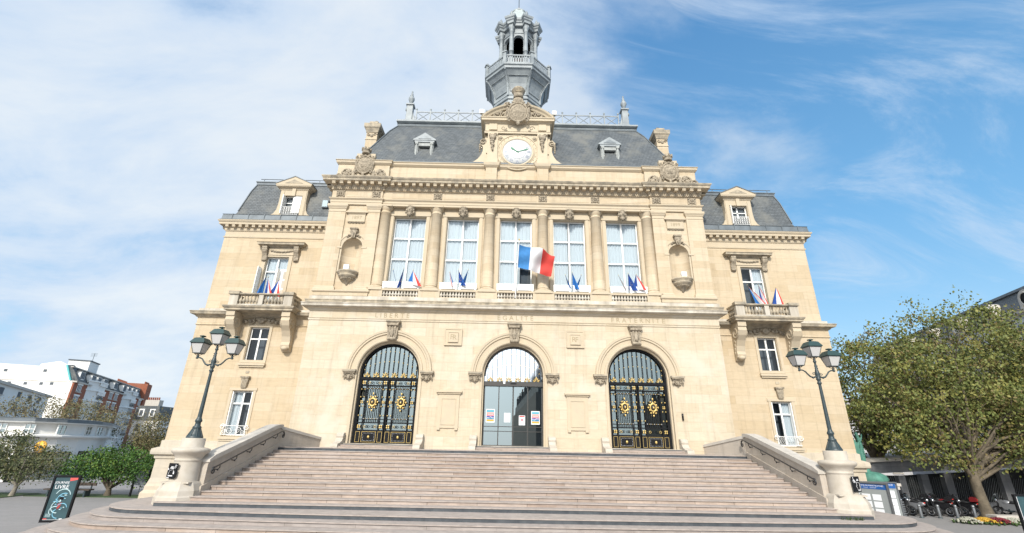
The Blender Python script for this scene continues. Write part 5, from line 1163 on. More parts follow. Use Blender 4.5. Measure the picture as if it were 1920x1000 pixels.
F((-4.18, -.35, 14.45), (-4.14, .05, z0), 'eu', 'starred blue flag at the centre of the second hall window from the left', .36, 1)
F((-3.48, -.35, 14.47), (-3.75, .05, z0), 'blue', 'plain-looking blue flag, rightmost in the second hall window from the left', .32, -1)
F((3.67, -.35, 14.21), (4.0, .05, z0), 'blue', 'slim blue flag, leftmost in the second hall window from the right', .26, 1)
F((4.19, -.35, 14.43), (4.25, .05, z0-.1), 'blue', 'blue flag at the centre of the second hall window from the right', .30, 1)
F((4.85, -.35, 14.24), (4.6, .05, z0), 'blue', 'blue flag, rightmost in the second hall window from the right', .32, -1)
F((7.60, -.35, 14.26), (8.15, .05, z0), 'fr', 'tricolour flag, leftmost in the first hall window from the right', .34, 1)
F((8.32, -.35, 14.44), (8.38, .05, z0-.1), 'eu', 'starred blue flag at the centre of the first hall window from the right', .38, 1)
F((8.91, -.35, 14.37), (8.65, .05, z0), 'fr', 'tricolour flag, rightmost in the first hall window from the right', .40, 1)
F((-18.75, .7, 13.9), (-18.9, 1.0, 12.6), 'blue', 'navy flag on the left balcony, the leftmost of three', .26, -1)
F((-18.56, .7, 13.95), (-18.75, 1.0, 12.6), 'fr', 'tricolour flag in the middle of the left balcony', .30, 1)
F((-17.70, .7, 13.75), (-18.45, 1.0, 12.6), 'fr', 'leaning furled flag on the right side of the left balcony', .16, 1)
F((17.60, .7, 14.1), (18.2, 1.0, 12.6), 'frr', 'large white and red flag spreading over the right balcony', .75, 1)
F((18.45, .7, 14.1), (18.55, 1.0, 12.6), 'fr', 'narrow navy and white flag in the middle of the right balcony', .30, 1)
F((19.75, .7, 13.95), (19.35, 1.0, 12.6), 'fr', 'narrow tricolour flag on the right end of the right balcony', .22, 1)
# big flag
t = thing('large_flag', (.02, -.12, 12.5), 'large tricolour flag flying from a pole before the middle hall window', 'flag')
m = MB(); P0 = Vector((.02, -.15, 12.4)); P1 = Vector((.22, -1.7, 16.35)); m.tube([(0, 0, -.1), tuple(P1-Vector((.02, -.12, 12.5)))], [.045, .03], WHITE, n=8); m.blob(tuple(P1-Vector((.02, -.12, 12.5))), (.06, .06, .08), GOLD); lpart('flag_pole', m, t)
m = MB(); nx, nz = 42, 18; v = []; dp = (P0-P1).normalized()
for i in range(nx+1):
    u = i/nx
    for j in range(nz+1):
        w = j/nz; p = P1+dp*(.35+1.62*w*(1-.12*u))
        x = 2.6*u*(1-.06*w); y = .20*sin(u*8.5+w*2.2)*(.3+u)+.10*sin(u*17+w*5)*u+.05*sin(w*9+u*4)+.4*u*w; z = -.62*u-.15*sin(u*3.1)*(w-.4)-.10*sin(u*8)*u-.12*u*u
        v.append((p.x+x-.02, p.y+y+.12, p.z+z-12.5))
for k, mt in enumerate((BLUE3, FWHITE, RED)):
    m.add(v, [(i*(nz+1)+j, (i+1)*(nz+1)+j, (i+1)*(nz+1)+j+1, i*(nz+1)+j+1) for i in range(k*14, k*14+14) for j in range(nz)], mt, True)
lpart('cloth', m, t, False)
# notices on the centre door
def notice(x, z, w, h, label, kind):
    t = thing('notice', (x, .565, z), label, 'notice', 'notices on the glass door')
    m = MB(); m.box(-w/2, w/2, 0, .008, -h/2, h/2, PAPER); lpart('sheet', m, t); m = MB(); y = -.003
    if kind == 'poster':
        for a, b, mt in ((.08, .22, pmat('orange_print', (.75, .32, .05), .7)), (.22, .30, pmat('teal_print', (.10, .35, .45), .7)), (.30, .48, BLUE2), (.48, .64, pmat('pink_print', (.75, .22, .25), .7)), (.64, .76, pmat('coral_print', (.7, .35, .30), .7)), (.76, .94, pmat('teal_print', (.10, .35, .45), .7))): m.box(-w*.42, w*.42, y, -.001, h*(a-.5), h*(b-.5), mt)
        for k in range(5): m.blob((-w*.3+w*.15*k, y, -h*.12+rnd.uniform(-.03, .03)), (.03, .004, .05), PAPER, n=6, m=3)
        m.box(-w*.3, w*.3, y-.001, y, h*.08, h*.10, PAPER)
    elif kind == 'warn':
        m.box(-w*.42, w*.42, y, -.001, h*.33, h*.45, RED); m.prism([(-w*.22, -.02), (w*.22, -.02), (0, h*.24)], 'y', y, -.001, pmat('dark_red_print', (.3, .02, .05), .6)); m.box(-w*.3, w*.3, y, -.001, -h*.12, -h*.09, LETTER); m.box(-w*.3, w*.3, y, -.001, -h*.2, -h*.18, LETTER)
    else:
        for k in range(7): m.box(-w*.32, w*.32, y, -.001, h*(.25-.085*k), h*(.265-.085*k), LEDGE)
    lpart('print', m, t)
notice(-1.52, 4.28, .60, .86, 'pink and orange poster on the leftmost glass panel of the centre door', 'poster')
notice(-.38, 4.18, .42, .60, 'white text notice on the second glass panel of the centre door', 'text')
notice(.62, 4.02, .42, .62, 'white notice with red warning triangle on the centre door', 'warn')
notice(1.53, 4.20, .58, .86, 'pink, blue and orange poster on the rightmost glass panel of the centre door', 'poster')
t = thing('intercom', (11.3, -.005, 4.4), 'small black intercom on the wall right of the right door', 'intercom'); m = MB(); m.box(-.05, .05, -.08, 0, -.22, .22, BLACK); m.blob((0, -.09, .12), (.03, .02, .03), CHROME, n=8, m=4); lpart('housing', m, t)
def flood(loc, label, post=0):
    t = thing('floodlight', loc, label, 'floodlight', 'small white floodlights on the facade')
    m = MB(); m.box(-.17, .17, -.14, .14, post+.05, post+.38, WHITE); m.box(-.19, .19, -.16, -.13, post+.03, post+.40, WHITE); lpart('housing', m, t)
    m = MB(); m.tube([(0, 0, 0), (0, 0, post+.08)], .03, IRON, n=6); m.box(-.08, .08, -.08, .08, 0, .02, IRON); lpart('bracket', m, t)
flood((-12.42, -.35, 14.2), 'white floodlight on the left niche bowl'); flood((12.42, -.35, 14.2), 'white floodlight on the right niche bowl')
flood((-3.12, .1, 28.44), 'white floodlight on the left end of the clock gable cornice', .55); flood((3.12, .1, 28.44), 'white floodlight on the right end of the clock gable cornice', .55)

# ================================================================== setting
m = MB(); m.poly([(-900, -300, G), (900, -300, G), (900, 1500, G), (-900, 1500, G)], PAVE); struct(B('plaza', m))
# posters on stands
def stand(loc, label, rz, art):
    t = thing('poster_stand', loc, label, 'poster stand', 'black poster stands on the plaza', rz=rz); W_, H_ = 1.02, 1.90
    m = MB(); z0 = .28
    m.box(-W_/2, W_/2, -.07, .07, z0, z0+.09, BLACK); m.box(-W_/2, W_/2, -.07, .07, z0+H_-.07, z0+H_, BLACK); m.box(-W_/2, -W_/2+.07, -.07, .07, z0+.09, z0+H_-.07, BLACK); m.box(W_/2-.07, W_/2, -.07, .07, z0+.09, z0+H_-.07, BLACK); lpart('stand_frame', m, t)
    m = MB(); m.box(-.1, .1, -.05, .05, 0, z0, BLACK); m.box(-.3, .3, -.2, .2, 0, .02, BLACK); lpart('foot', m, t)
    m = MB(); m.box(-W_/2+.07, W_/2-.07, -.03, .03, z0+.09, z0+H_-.07, pmat('poster_teal', (.035, .085, .10), .4, noise=.3, nscale=2)); lpart('poster_panel', m, t)
    m = MB(); y = -.034
    if art:
        m.text('JOURNEE', .13, FRONT(-.13, y, z0+1.60), FWHITE, .002); m.text('LIVRE', .22, FRONT(-.10, y, z0+1.42), FWHITE, .002)
        m.prism([(.14, z0+1.66), (.42, z0+1.72), (.42, z0+1.80), (.12, z0+1.80)], 'y', y, -.03, pmat('coral_red', (.62, .08, .07), .6))
        LB = pmat('wave_blue', (.18, .42, .55), .5); LB2 = pmat('wave_pale', (.45, .60, .62), .5)
        for k, (cx, cz, R_) in enumerate(((.05, 1.05, .28), (.12, .92, .24), (.0, .62, .25), (.14, .55, .2), (-.1, .45, .18), (.08, .36, .2))): m.ring((cx, y, z0+cz), R_, .022, LB if k % 2 else LB2, n=18, m=4, a0=(.2+k) % 3, a1=(.2+k) % 3+2.6)
        for k in range(14): a = rnd.uniform(-.22, .24); m.blob((a, y, z0+rnd.uniform(.3, 1.1)), (rnd.uniform(.03, .08), .006, .02), LB if k % 3 else LB2, n=6, m=3)
        m.prism([(-.06, z0+.72), (.10, z0+.80), (.06, z0+.58), (-.02, z0+.52)], 'y', y-.004, -.03, pmat('dark_red_cloth', (.33, .03, .03), .6)); m.blob((.04, y-.004, z0+.96), (.09, .006, .07), BLACK, n=8, m=4); m.blob((.02, y-.006, z0+.86), (.03, .006, .05), LB2, n=8, m=4)
        for k in range(3): m.box(-.38, -.18, y, -.03, z0+.22+.05*k, z0+.235+.05*k, LB2)
        m.box(-.42, -.28, y, -.03, z0+.12, z0+.16, RED); m.box(-.43, .42, y, -.03, z0+.10, z0+.112, FWHITE); m.box(.18, .3, y, -.03, z0+.12, z0+.15, FWHITE)
    else:
        for k in range(5): m.ring((.0, y, z0+.6+.2*k), .2, .03, pmat('wave_blue', (.18, .42, .55), .5), n=14, m=4, a0=k, a1=k+3)
        m.box(-.42, -.40, y, -.03, z0+.12, z0+1.8, FWHITE)
    lpart('poster_print', m, t)
stand((-20.45, -8.6, G), 'tilted-looking black poster stand reading LIVRE left of the curved steps', radians(14), True)
stand((23.3, -9.0, G), 'black framed poster stand at the right edge of the plaza', radians(-14), False)
# notice boards
def board(loc, rz, label, n, hw):
    t = thing('notice_board', loc, label, 'notice board', 'municipal notice boards', rz=rz); H_ = 2.28
    m = MB(); m.box(-hw, -hw+.06, -.09, .09, 0, H_, ALU); m.box(hw-.06, hw, -.09, .09, 0, H_, ALU); m.box(-hw+.06, hw-.06, -.08, .08, H_-.06, H_, ALU); m.box(-hw+.06, hw-.06, -.08, .08, .12, .18, ALU); lpart('board_frame', m, t)
    m = MB(); m.box(-hw+.06, hw-.06, -.02, .03, .18, H_-.06, GREYP); lpart('backing', m, t)
    m = MB(); m.box(-hw+.08, hw-.08, -.03, -.02, H_-.34, H_-.09, SIGNB); m.text('INFORMATIONS ADMINISTRATIVES', .105 if hw > .9 else .06, FRONT(0, -.033, H_-.17), FWHITE, .001); m.text('SERVICES  -  M.D.A.A.  -  LOGEMENT', .06 if hw > .9 else .04, FRONT(0, -.033, H_-.275), FWHITE, .001); lpart('header', m, t)
    return t, H_
t, H_ = board((21.05, -3.0, G), radians(-4), 'grey notice board with blue header and pinned sheets, facing the plaza', 0, 1.03)
m = MB(); r3 = random.Random(5)
for a, b, c_, d_ in ((-.75, -.28, 1.48, 1.80), (-.22, .12, 1.48, 1.82), (.58, .82, 1.44, 1.82)): m.box(a, b, -.035, -.022, c_, d_, PAPER)
for i in range(8):
    for j in range(7):
        x = -.62+.21*i+.0*j; z = .22+.17*j
        if (2 <= i <= 4 and j < 2) or (i == 7): continue
        m.box(x, x+.195, -.034-.001*((i+j) % 3), -.022, z, z+.155, PAPER)
        m.blob((x+.1, -.036, z+.14), (.012, .006, .012), BLACK, n=5, m=3)
lpart('pinned_sheets', m, t)
t, H_ = board((19.95, -3.6, G), radians(-56), 'grey notice board seen almost edge-on beside the right pedestal', 0, 1.03)
m = MB()
for i in range(3):
    for j in range(4): m.box(-.8+.5*i, -.4+.5*i, -.035, -.022, .3+.36*j, .6+.36*j, PAPER)
lpart('pinned_sheets', m, t)
for (x, y, lb) in ((20.15, -1.9, 'slatted metal litter bin between the two notice boards'), (23.1, -1.3, 'slatted metal litter bin right of the notice board')):
    t = thing('litter_bin', (x, y, G), lb, 'litter bin', 'slatted metal bins'); m = MB()
    for k in range(7): m.box(-.36, .36, -.25, -.21, .35+.12*k, .42+.12*k, ALU)
    for k in range(7): m.box(-.36, -.32, -.21, .21, .35+.12*k, .42+.12*k, ALU); m.box(.32, .36, -.21, .21, .35+.12*k, .42+.12*k, ALU)
    lpart('slats', m, t); m = MB(); m.box(-.05, .05, -.05, .05, 0, 1.45, LGREEN); m.box(-.28, .28, -.18, .18, .3, 1.1, INSIDE); lpart('post', m, t)
# statue group
t = thing('bronze_statue', (25.45, 3.6, G), 'green bronze monument on a stone plinth right of the building', 'statue')
m = MB(); m.box(-1.0, 1.0, -1, 1, 0, 1.5, GREYST); m.box(-1.15, 1.15, -1.15, 1.15, 1.5, 1.72, COPE); m.box(-1.25, 1.25, -1.2, 1.2, 1.72, 1.9, COPE); lpart('plinth', m, t)
m = MB(); m.blob((.1, -.2, 2.1), (1.0, .9, .5), VERD, n=12, m=6); m.blob((-.3, 0, 2.5), (.5, .5, .5), VERD, n=10, m=6)
lpart('rocky_base', m, t)
def skin_body(name, pts, edges, mat, parent, sub=1):
    me = bpy.data.meshes.new(name); me.from_pydata([p[:3] for p in pts], edges, []); o = bpy.data.objects.new(name, me); C.objects.link(o); o.parent = parent
    o.modifiers.new('skin', 'SKIN'); me.skin_vertices.new() if not me.skin_vertices else None
    for i, p in enumerate(pts): me.skin_vertices[0].data[i].radius = (p[3], p[3])
    me.skin_vertices[0].data[0].use_root = True
    sb = o.modifiers.new('sub', 'SUBSURF'); sb.levels = sub; sb.render_levels = sub; me.materials.append(mat); return o
def figure(parent, ox, oy, oz, arm=1, lean=.0, s=1.15):
    P_ = [(0, 0, .95, .17), (0, 0, 1.2, .16), (0, 0, 1.42, .19), (0, 0, 1.56, .07), (0, -.02, 1.70, .11), (.1, 0, .9, .13), (.14, -.08, .5, .085), (.15, 0, .08, .055), (-.1, 0, .9, .13), (-.16, .1, .5, .085), (-.18, .2, .08, .055), (.2, 0, 1.45, .07), (.42*arm, -.1, 1.75, .05), (.5*arm, -.12, 2.05, .04), (-.2, 0, 1.45, .07), (-.32, -.05, 1.15, .055), (-.2, -.25, 1.0, .04), (.15, -.15, .06, .04), (-.18, .05, .06, .04)]
    P_ = [(ox+(a+lean*c_)*s, oy+b*s, oz+c_*s, d*s) for a, b, c_, d in P_]
    return skin_body('figure', P_, [(0, 1), (1, 2), (2, 3), (3, 4), (0, 5), (5, 6), (6, 7), (7, 17), (0, 8), (8, 9), (9, 10), (10, 18), (2, 11), (11, 12), (12, 13), (2, 14), (14, 15), (15, 16)], VERD, parent)
figure(t, -.35, 0, 2.75, arm=1, lean=-.04); figure(t, -.85, -.2, 2.4, arm=-.4, lean=.12, s=.95)
m = MB()
for k in range(14): a = k/13; m.blob((-.15+.15*sin(a*3), .05, 3.0+2.0*a), (.26*(1-.6*a), .16, .24), VERD, n=7, m=4)
lpart('drapery', m, t)
# ------------------------------------------------------------------ right: grey buildings
RB = thing('low_grey_building', (34, 5, G), 'low grey building with dark grilled openings behind the motorbikes', 'building')
def at(root): return Matrix.Translation(-WL[root.name])
m = MB(); X0, X1 = 24.5, 52; piers = [27.2, 28.97, 30.70, 32.45, 34.45, 36.75, 38.95, 41.2, 43.5, 45.8, 48.1]
lint = lambda x: .86+max(0, x-29)*.067
T = at(RB)
m.box(X0, X1, 5.0, 14, G, -.80, GREYST, T=T)
v = [(X0, 5.0, lint(X0)), (X1, 5.0, lint(X1)), (X1, 5.0, lint(X1)+.95), (X0, 5.0, 1.62)]; m.add(v+[(a, 14, c_) for a, b, c_ in v], [(0, 1, 2, 3), (4, 5, 6, 7), (3, 2, 6, 7), (0, 1, 5, 4)], GREYST, T=T)
v = [(X0, 4.75, 1.62), (X1, 4.75, lint(X1)+.95), (X1, 4.75, lint(X1)+1.12), (X0, 4.75, 1.80)]; m.add(v+[(a, 14, c_) for a, b, c_ in v], [(0, 1, 2, 3), (3, 2, 6, 7), (0, 1, 5, 4)], COPE, T=T)
lpart('building_wall', m, RB)
for x in piers: m = MB(); w_ = .23+.012*(x-27); m.box(x-w_, x+w_, 5.02, 5.4, -.80, lint(x)+.02, GREYST, T=T); lpart('pier', m, RB)
for a, b in zip(piers[:-1], piers[1:]):
    m = MB(); m.quad((a, 5.45, -.8), (b, 5.45, -.8), (b, 5.45, lint(b)), (a, 5.45, lint(a)), INSIDE)
    h = lint(a)+.7
    for k in range(14):
        p0 = a+(b-a)*k/13; m.tube([(p0, 5.3, -.8), (min(b, p0+.9), 5.3, min(lint(b), -.8+(min(b, p0+.9)-p0)*1.8))], .008, GREYP, n=3)
    m.v = [tuple(T @ Vector(q)) for q in m.v]; lpart('grille', m, RB)
TBD = thing('tall_grey_building', (50, 15, G), 'tall pale building with slate mansard behind the right plane tree', 'building'); T = at(TBD)
PG = pmat('shaded_render', (.50, .50, .52), .85, noise=.1, nscale=.4); A = Vector((46.5, 0, 0)); D = Vector((.28, 1, 0)).normalized(); Nn = Vector((-D.y, D.x, 0))
def apt_T(A, D, out): return Matrix(((D.x, -out.x, 0, A.x), (D.y, -out.y, 0, A.y), (0, 0, 1, 0), (0, 0, 0, 1)))   # local x along facade, -y outwards
T2 = T @ apt_T(A, D, Nn)
m = MB(); m.box(-10, 44, 0, 12, G, 15.3, PG, T=T2); m.mould([(-10, 12), (-10, 0), (44, 0), (44, 12)], [(0, 15.0), (.1, 15.1), (.35, 15.3), (.4, 15.5), (-.2, 15.6)], COPE); k0 = len(m.v)-0; lpart('wall', m, TBD) if False else None
mm = MB(); mm.mould([(-10, 12), (-10, 0), (44, 0), (44, 12)], [(0, 15.0), (.1, 15.1), (.35, 15.3), (.4, 15.5), (-.2, 15.6)], COPE); mm.mould([(-10, 12), (-10, 0), (44, 0), (44, 12)], [(0, 11.6), (.15, 11.65), (.15, 11.85), (-.1, 11.9)], COPE)
m = MB(); m.box(-10, 44, 0, 12, G, 15.3, PG, T=T2); m.add(mm.v, mm.f, COPE, T=T2); lpart('wall', m, TBD)
m = MB(); v = [(-10, .2, 15.5), (44, .2, 15.5), (44, 1.2, 17.9), (-10, 1.2, 17.9), (-10, 12, 17.9), (44, 12, 17.9)]; m.add(v, [(0, 1, 2, 3), (3, 2, 5, 4)], SLATE, T=T2); m.box(-10.1, 44, .95, 1.3, 17.8, 18.05, LEAD, T=T2); lpart('mansard', m, TBD)
for k in range(9):
    x = -6.3+5.4*k; m = MB(); m.prism([(x-1.0, 15.5), (x+1.0, 15.5), (x+.9, 16.0)]+[(x+.9*cos(a), 16.5+.9*sin(a)) for a in [pi*i/10 for i in range(11)]]+[(x-.9, 16.0)], 'y', -.05, 1.0, COPE, T=T2)
    m.lathe([(0, 0), (.58, 0)], 0, 0, INSIDE, n=18, T=T2 @ Matrix.Translation((x, -.07, 16.5)) @ Matrix.Rotation(pi/2, 4, 'X')); m.ring((x, -.06, 16.5), .6, .08, COPE, n=20, T=T2); lpart('oculus_dormer', m, TBD)
for k in range(16):
    for z in (2.6, 7.2, 12.2):
        x = -8.4+3.3*k; m = MB(); m.box(x-.6, x+.6, -.04, .05, z, z+(2.2 if z > 12 else 3), INSIDE2, T=T2); m.box(x-.03, x+.03, -.06, -.03, z, z+2.2, WHITE, T=T2); lpart('window', m, TBD)
t = thing('pale_side_building', (52, 32, G), 'pale rendered block glimpsed through the right trees', 'building'); m = MB(); m.box(-16, 0, 0, 10, 0, 10.5, PG); lpart('wall', m, t)
for k in range(5):
    for z in (1.5, 4.6, 7.7): m = MB(); m.box(-14.5+3*k, -13.3+3*k, -.05, .05, z, z+1.7, INSIDE2); m.box(-14.6+3*k, -13.2+3*k, -.12, .0, z-.12, z, COPE); lpart('window', m, t)
# bollards
bo = None
for i, (x, y) in enumerate(((26.35, .95), (27.5, .9), (28.74, 1.0), (29.9, 1.0), (24.9, .9))):
    lab = ['short metal bollard nearest the notice board', 'short metal bollard, second from the notice board', 'short metal bollard left of the flower bed', 'short metal bollard just behind the flower bed', 'short metal bollard half hidden behind the notice board'][i]
    if bo is None:
        bo = thing('bollard', (x, y, G), lab, 'bollard', 'bollards in front of the motorbikes'); m = MB(); m.lathe([(.09, 0), (.09, .62), (.085, .64), (.10, .66), (.10, .72), (.06, .78), (0, .79)], 0, 0, ALU, n=12); lpart('post', m, bo); m = MB(); m.lathe([(.13, 0), (.13, .04), (.09, .06)], 0, 0, IRON, n=12); lpart('foot', m, bo)
    else: dup(bo, (x, y, G), label=lab)
# motorbikes
def wheel(m, x, r_=.31):
    m.ring((x, 0, r_), r_-.05, .055, RUBBER, n=18, m=6)
def bike(loc, rz, label, body, case=None):
    t = thing('motorbike', loc, label, 'motorbike', 'motorbikes parked along the grey wall', rz=rz)
    for x in (-.68, .70):
        w = bpy.data.objects.new('wheel', None); C.objects.link(w); w.parent = t; w.location = (x, 0, .31)
        m = MB(); m.ring((0, 0, 0), .25, .06, RUBBER, n=18, m=6); lpart('tyre', m, w)
        m = MB(); m.ring((0, 0, 0), .19, .018, BIKES, n=16, m=5); m.tube([(0, -.06, 0), (0, .06, 0)], .05, CHROME, n=8)
        for k in range(5): a = 2*pi*k/5; m.tube([(0, 0, 0), (.19*cos(a), 0, .19*sin(a))], .014, BIKEB, n=4)
        lpart('rim', m, w)
    m = MB(); m.prism([(-.75, .62), (-.45, .42), (.1, .40), (.35, .55), (.52, .92), (.42, 1.0), (.15, .95), (-.1, .80), (-.55, .78), (-.85, .86)], 'y', -.13, .13, body); m.blob((.12, 0, .86), (.28, .17, .15), body, n=10, m=6); m.blob((-.7, 0, .75), (.25, .12, .12), body); m.blob((0, 0, .42), (.26, .15, .16), IRON, n=8, m=5); lpart('body', m, t)
    m = MB(); m.blob((-.28, 0, .86), (.38, .15, .08), SEATM, n=10, m=5); m.blob((-.55, 0, .93), (.16, .13, .07), SEATM); lpart('seat', m, t)
    m = MB(); m.tube([(.70, -.07, .31), (.52, -.07, .95)], .025, BIKEB, n=6); m.tube([(.70, .07, .31), (.52, .07, .95)], .025, BIKEB, n=6); lpart('fork', m, t)
    m = MB(); m.tube([(.35, -.38, 1.08), (.45, -.2, 1.04), (.48, 0, 1.02), (.45, .2, 1.04), (.35, .38, 1.08)], .018, BIKEB, n=6); m.tube([(.35, -.38, 1.08), (.30, -.42, 1.08)], .028, RUBBER, n=6); m.tube([(.35, .38, 1.08), (.3, .42, 1.08)], .028, RUBBER, n=6)
    for s in (-1, 1): m.tube([(.42, s*.25, 1.05), (.45, s*.32, 1.22)], .008, BLACK, n=4); m.blob((.44, s*.34, 1.25), (.02, .07, .04), BLACK, n=6, m=4)
    lpart('handlebar', m, t)
    m = MB(); m.blob((.62, 0, .93), (.10, .11, .12), CHROME); lpart('headlight', m, t)
    m = MB(); m.blob((-.90, 0, .82), (.04, .09, .04), LAMPR, n=8, m=4); lpart('tail_light', m, t)
    m = MB(); m.tube([(.05, -.16, .35), (-.35, -.2, .30), (-.85, -.22, .38)], [.03, .04, .055], BIKES, n=7); lpart('exhaust', m, t)
    if case: m = MB(); m.prism([(-1.0, .95), (-.62, .93), (-.60, 1.12), (-.68, 1.22), (-.92, 1.20), (-1.0, 1.10)], 'y', -.2, .2, case); m.box(-1.015, -.99, -.14, .14, 1.05, 1.09, LAMPR); lpart('top_case', m, t)
    else: m = MB(); m.prism([(.5, 1.05), (.72, 1.0), (.60, 1.32), (.54, 1.36)], 'y', -.16, .16, PANE); lpart('windscreen', m, t)
    return t
bk = [(25.0, 'dark scooter at the left end of the row, beside the notice board', BIKEB, None), (25.6, 'black motorbike with chrome headlight, second in the row', BIKEB, None), (26.2, 'black motorbike with tall windscreen, third in the row', BIKEB, None), (26.8, 'grey and black motorbike, fourth in the row', BIKES, None), (27.35, 'black scooter with black top case, fifth in the row', BIKEB, BIKEB), (27.9, 'black motorbike with windscreen, sixth in the row', BIKEB, None), (28.5, 'black scooter with top case, seventh in the row', BIKEB, BIKEB), (29.05, 'dark red scooter with black top case, eighth in the row', BIKER, BIKEB), (29.65, 'black scooter, ninth in the row, behind the flowers', BIKEB, BIKEB), (30.25, 'black scooter with a red top case left of the plane trunk', BIKEB, BIKER), (30.85, 'large black scooter with black top case beside the plane trunk', BIKEB, BIKEB), (31.45, 'black motorbike partly hidden by the plane trunk', BIKEB, None), (33.5, 'grey motorbike just right of the plane trunk', BIKES, None), (34.2, 'black motorbike at the right end of the row', BIKEB, None)]
for i, (x, lab, body, case) in enumerate(bk):
    bike((x, 2.2+.14*((i*7) % 3), G), radians((-62 if i % 3 else 116)+rnd.uniform(-12, 12)), lab, body, case)
# flower bed around the plane tree
pl = thing('stone_bench', (32.5, -.7, G), 'low stone bench edge behind the flowers at the plane trunk', 'bench'); m = MB(); m.box(-3.2, 3.2, -.35, .35, .30, .42, COPE); lpart('seat', m, pl)
for x in (-2.8, -.9, 1.0, 2.8): m = MB(); m.box(x-.2, x+.2, -.3, .3, 0, .30, GREYST); lpart('support', m, pl)
for i, (x, c1, lab) in enumerate(((27.3, BLOOMW, 'patch of white chrysanthemums at the left end of the bed'), (28.25, BLOOMY, 'patch of yellow chrysanthemums at the left of the bed'), (29.15, pmat('maroon_bloom', (.14, .012, .02), .8), 'dark red flowers in the bed left of the trunk'), (30.05, BLOOMW, 'white chrysanthemums before the trunk'), (31.0, BLOOMY, 'yellow chrysanthemums under the plane trunk'), (32.9, BLOOMW, 'white flowers before the stone bench'), (34.2, BLOOMY, 'yellow flowers at the right end of the bench'))):
    o = MB(); r4 = random.Random(i)
    for k in range(170): a, b = r4.gauss(0, .28), r4.gauss(0, .26); o.blob((a, b, .12+.18*max(0, 1-(a*a+b*b)*3)+r4.uniform(-.02, .03)), (.055, .055, .05), c1, n=5, m=3)
    for k in range(50): o.blob((r4.gauss(0, .32), r4.gauss(0, .3), .08), (.08, .08, .09), GRASS, n=5, m=3)
    tag(B('flower_patch', o, None, (x, -1.25, G)), lab, 'flowers', 'chrysanthemums round the plane tree')
# ------------------------------------------------------------------ trees
def leafmats(n, cols): return [pmat('%s_leaf_%d' % (n, i), c_, .6, spec=.3) for i, c_ in enumerate(cols)]
from mathutils import noise as mnoise
def crown(name, parent, ells, n, size, mats, seed, clump=.55, per=14, hole=-.9):
    r_ = random.Random(seed); v, fs, mi = [], [], []; tot = sum(e[3]*e[4]*e[5] for e in ells)
    for e in ells:
        k = int(n*e[3]*e[4]*e[5]/tot/per)
        for _ in range(k):
            while True:
                a, b, c_ = (r_.uniform(-1, 1) for _ in range(3)); q = sqrt(a*a+b*b+c_*c_)
                if .25 < q < 1 and r_.random() < q*q*1.1: break
            wob = 1+.16*sin(a*7+seed)*cos(c_*6+b*5); cx, cy, cz = e[0]+a*e[3]*wob, e[1]+b*e[4]*wob, e[2]+c_*e[5]*wob
            if mnoise.noise(Vector((cx*.55+seed, cy*.55, cz*.7))) < hole: continue
            mcl = int(r_.random()**1.2*len(mats)); 
            for _ in range(int(per*r_.uniform(.5, 1.5))):
                p = Vector((cx+r_.gauss(0, clump), cy+r_.gauss(0, clump), cz+r_.gauss(0, clump*.65)))
                s = size*r_.uniform(.55, 1.35); d = Vector((r_.gauss(0, 1), r_.gauss(0, 1), r_.gauss(0, .6))).normalized(); w = d.orthogonal().normalized(); w.rotate(Matrix.Rotation(r_.uniform(0, 6.3), 3, d)); h = d.cross(w)
                o = len(v); v += [tuple(p+w*s*.5), tuple(p+h*s*.32), tuple(p-w*s*.5), tuple(p-h*s*.32)]; fs.append((o, o+1, o+2, o+3)); mi.append(mcl if r_.random() < .82 else r_.randrange(len(mats)))
    me = bpy.data.meshes.new(name); me.from_pydata(v, [], fs)
    for m_ in mats: me.materials.append(m_)
    me.polygons.foreach_set('material_index', mi); me.update(); o = bpy.data.objects.new(name, me); C.objects.link(o); o.parent = parent; return o
def limbs(parent, trunk, r0, ells, n, bark, seed, twig=.03, name='trunk', fork=None):
    r_ = random.Random(seed); m = MB(); k = len(trunk); m.tube(trunk, [r0*(1.25 if i == 0 else 1-.35*i/k) for i in range(k)], bark, n=12); lpart(name, m, parent)
    top = Vector(trunk[-1]); m = MB()
    for i in range(n):
        e = ells[i % len(ells)]; tgt = Vector((e[0]+r_.uniform(-.75, .75)*e[3], e[1]+r_.uniform(-.7, .7)*e[4], e[2]+r_.uniform(-.2, .8)*e[5])); st = top if r_.random() < .7 else Vector(trunk[-2]).lerp(top, r_.random())
        mid = st.lerp(tgt, .45)+Vector((r_.uniform(-.4, .4), r_.uniform(-.4, .4), r_.uniform(.1, .8))); q1 = st.lerp(mid, .5)+Vector((r_.uniform(-.12, .12),)*3); q2 = mid.lerp(tgt, .5)+Vector((r_.uniform(-.3, .3), 0, r_.uniform(-.2, .3)))
        rr = r0*r_.uniform(.28, .5); m.tube([st, q1, mid, q2, tgt], [rr, rr*.8, rr*.55, rr*.35, twig*.5], bark, n=6)
        for _ in range(4):
            b0 = mid.lerp(tgt, r_.random()); b1 = b0+Vector((r_.uniform(-1, 1), r_.uniform(-1, 1), r_.uniform(-.2, 1.1)))*min(e[3], e[5])*.4
            m.tube([b0, b0.lerp(b1, .5)+Vector((0, 0, .1)), b1], [rr*.25, rr*.15, twig*.4], bark, n=4)
    lpart('branches', m, parent)
PLANE = leafmats('plane', [(.135, .155, .042), (.17, .18, .05), (.10, .125, .036), (.22, .205, .055), (.16, .125, .048), (.12, .145, .04)])
base = Vector((31.0, 1.3, G)); t = thing('plane_tree', tuple(base), 'tall plane tree with olive and yellow leaves right of the building', 'tree', 'plane trees on the right')
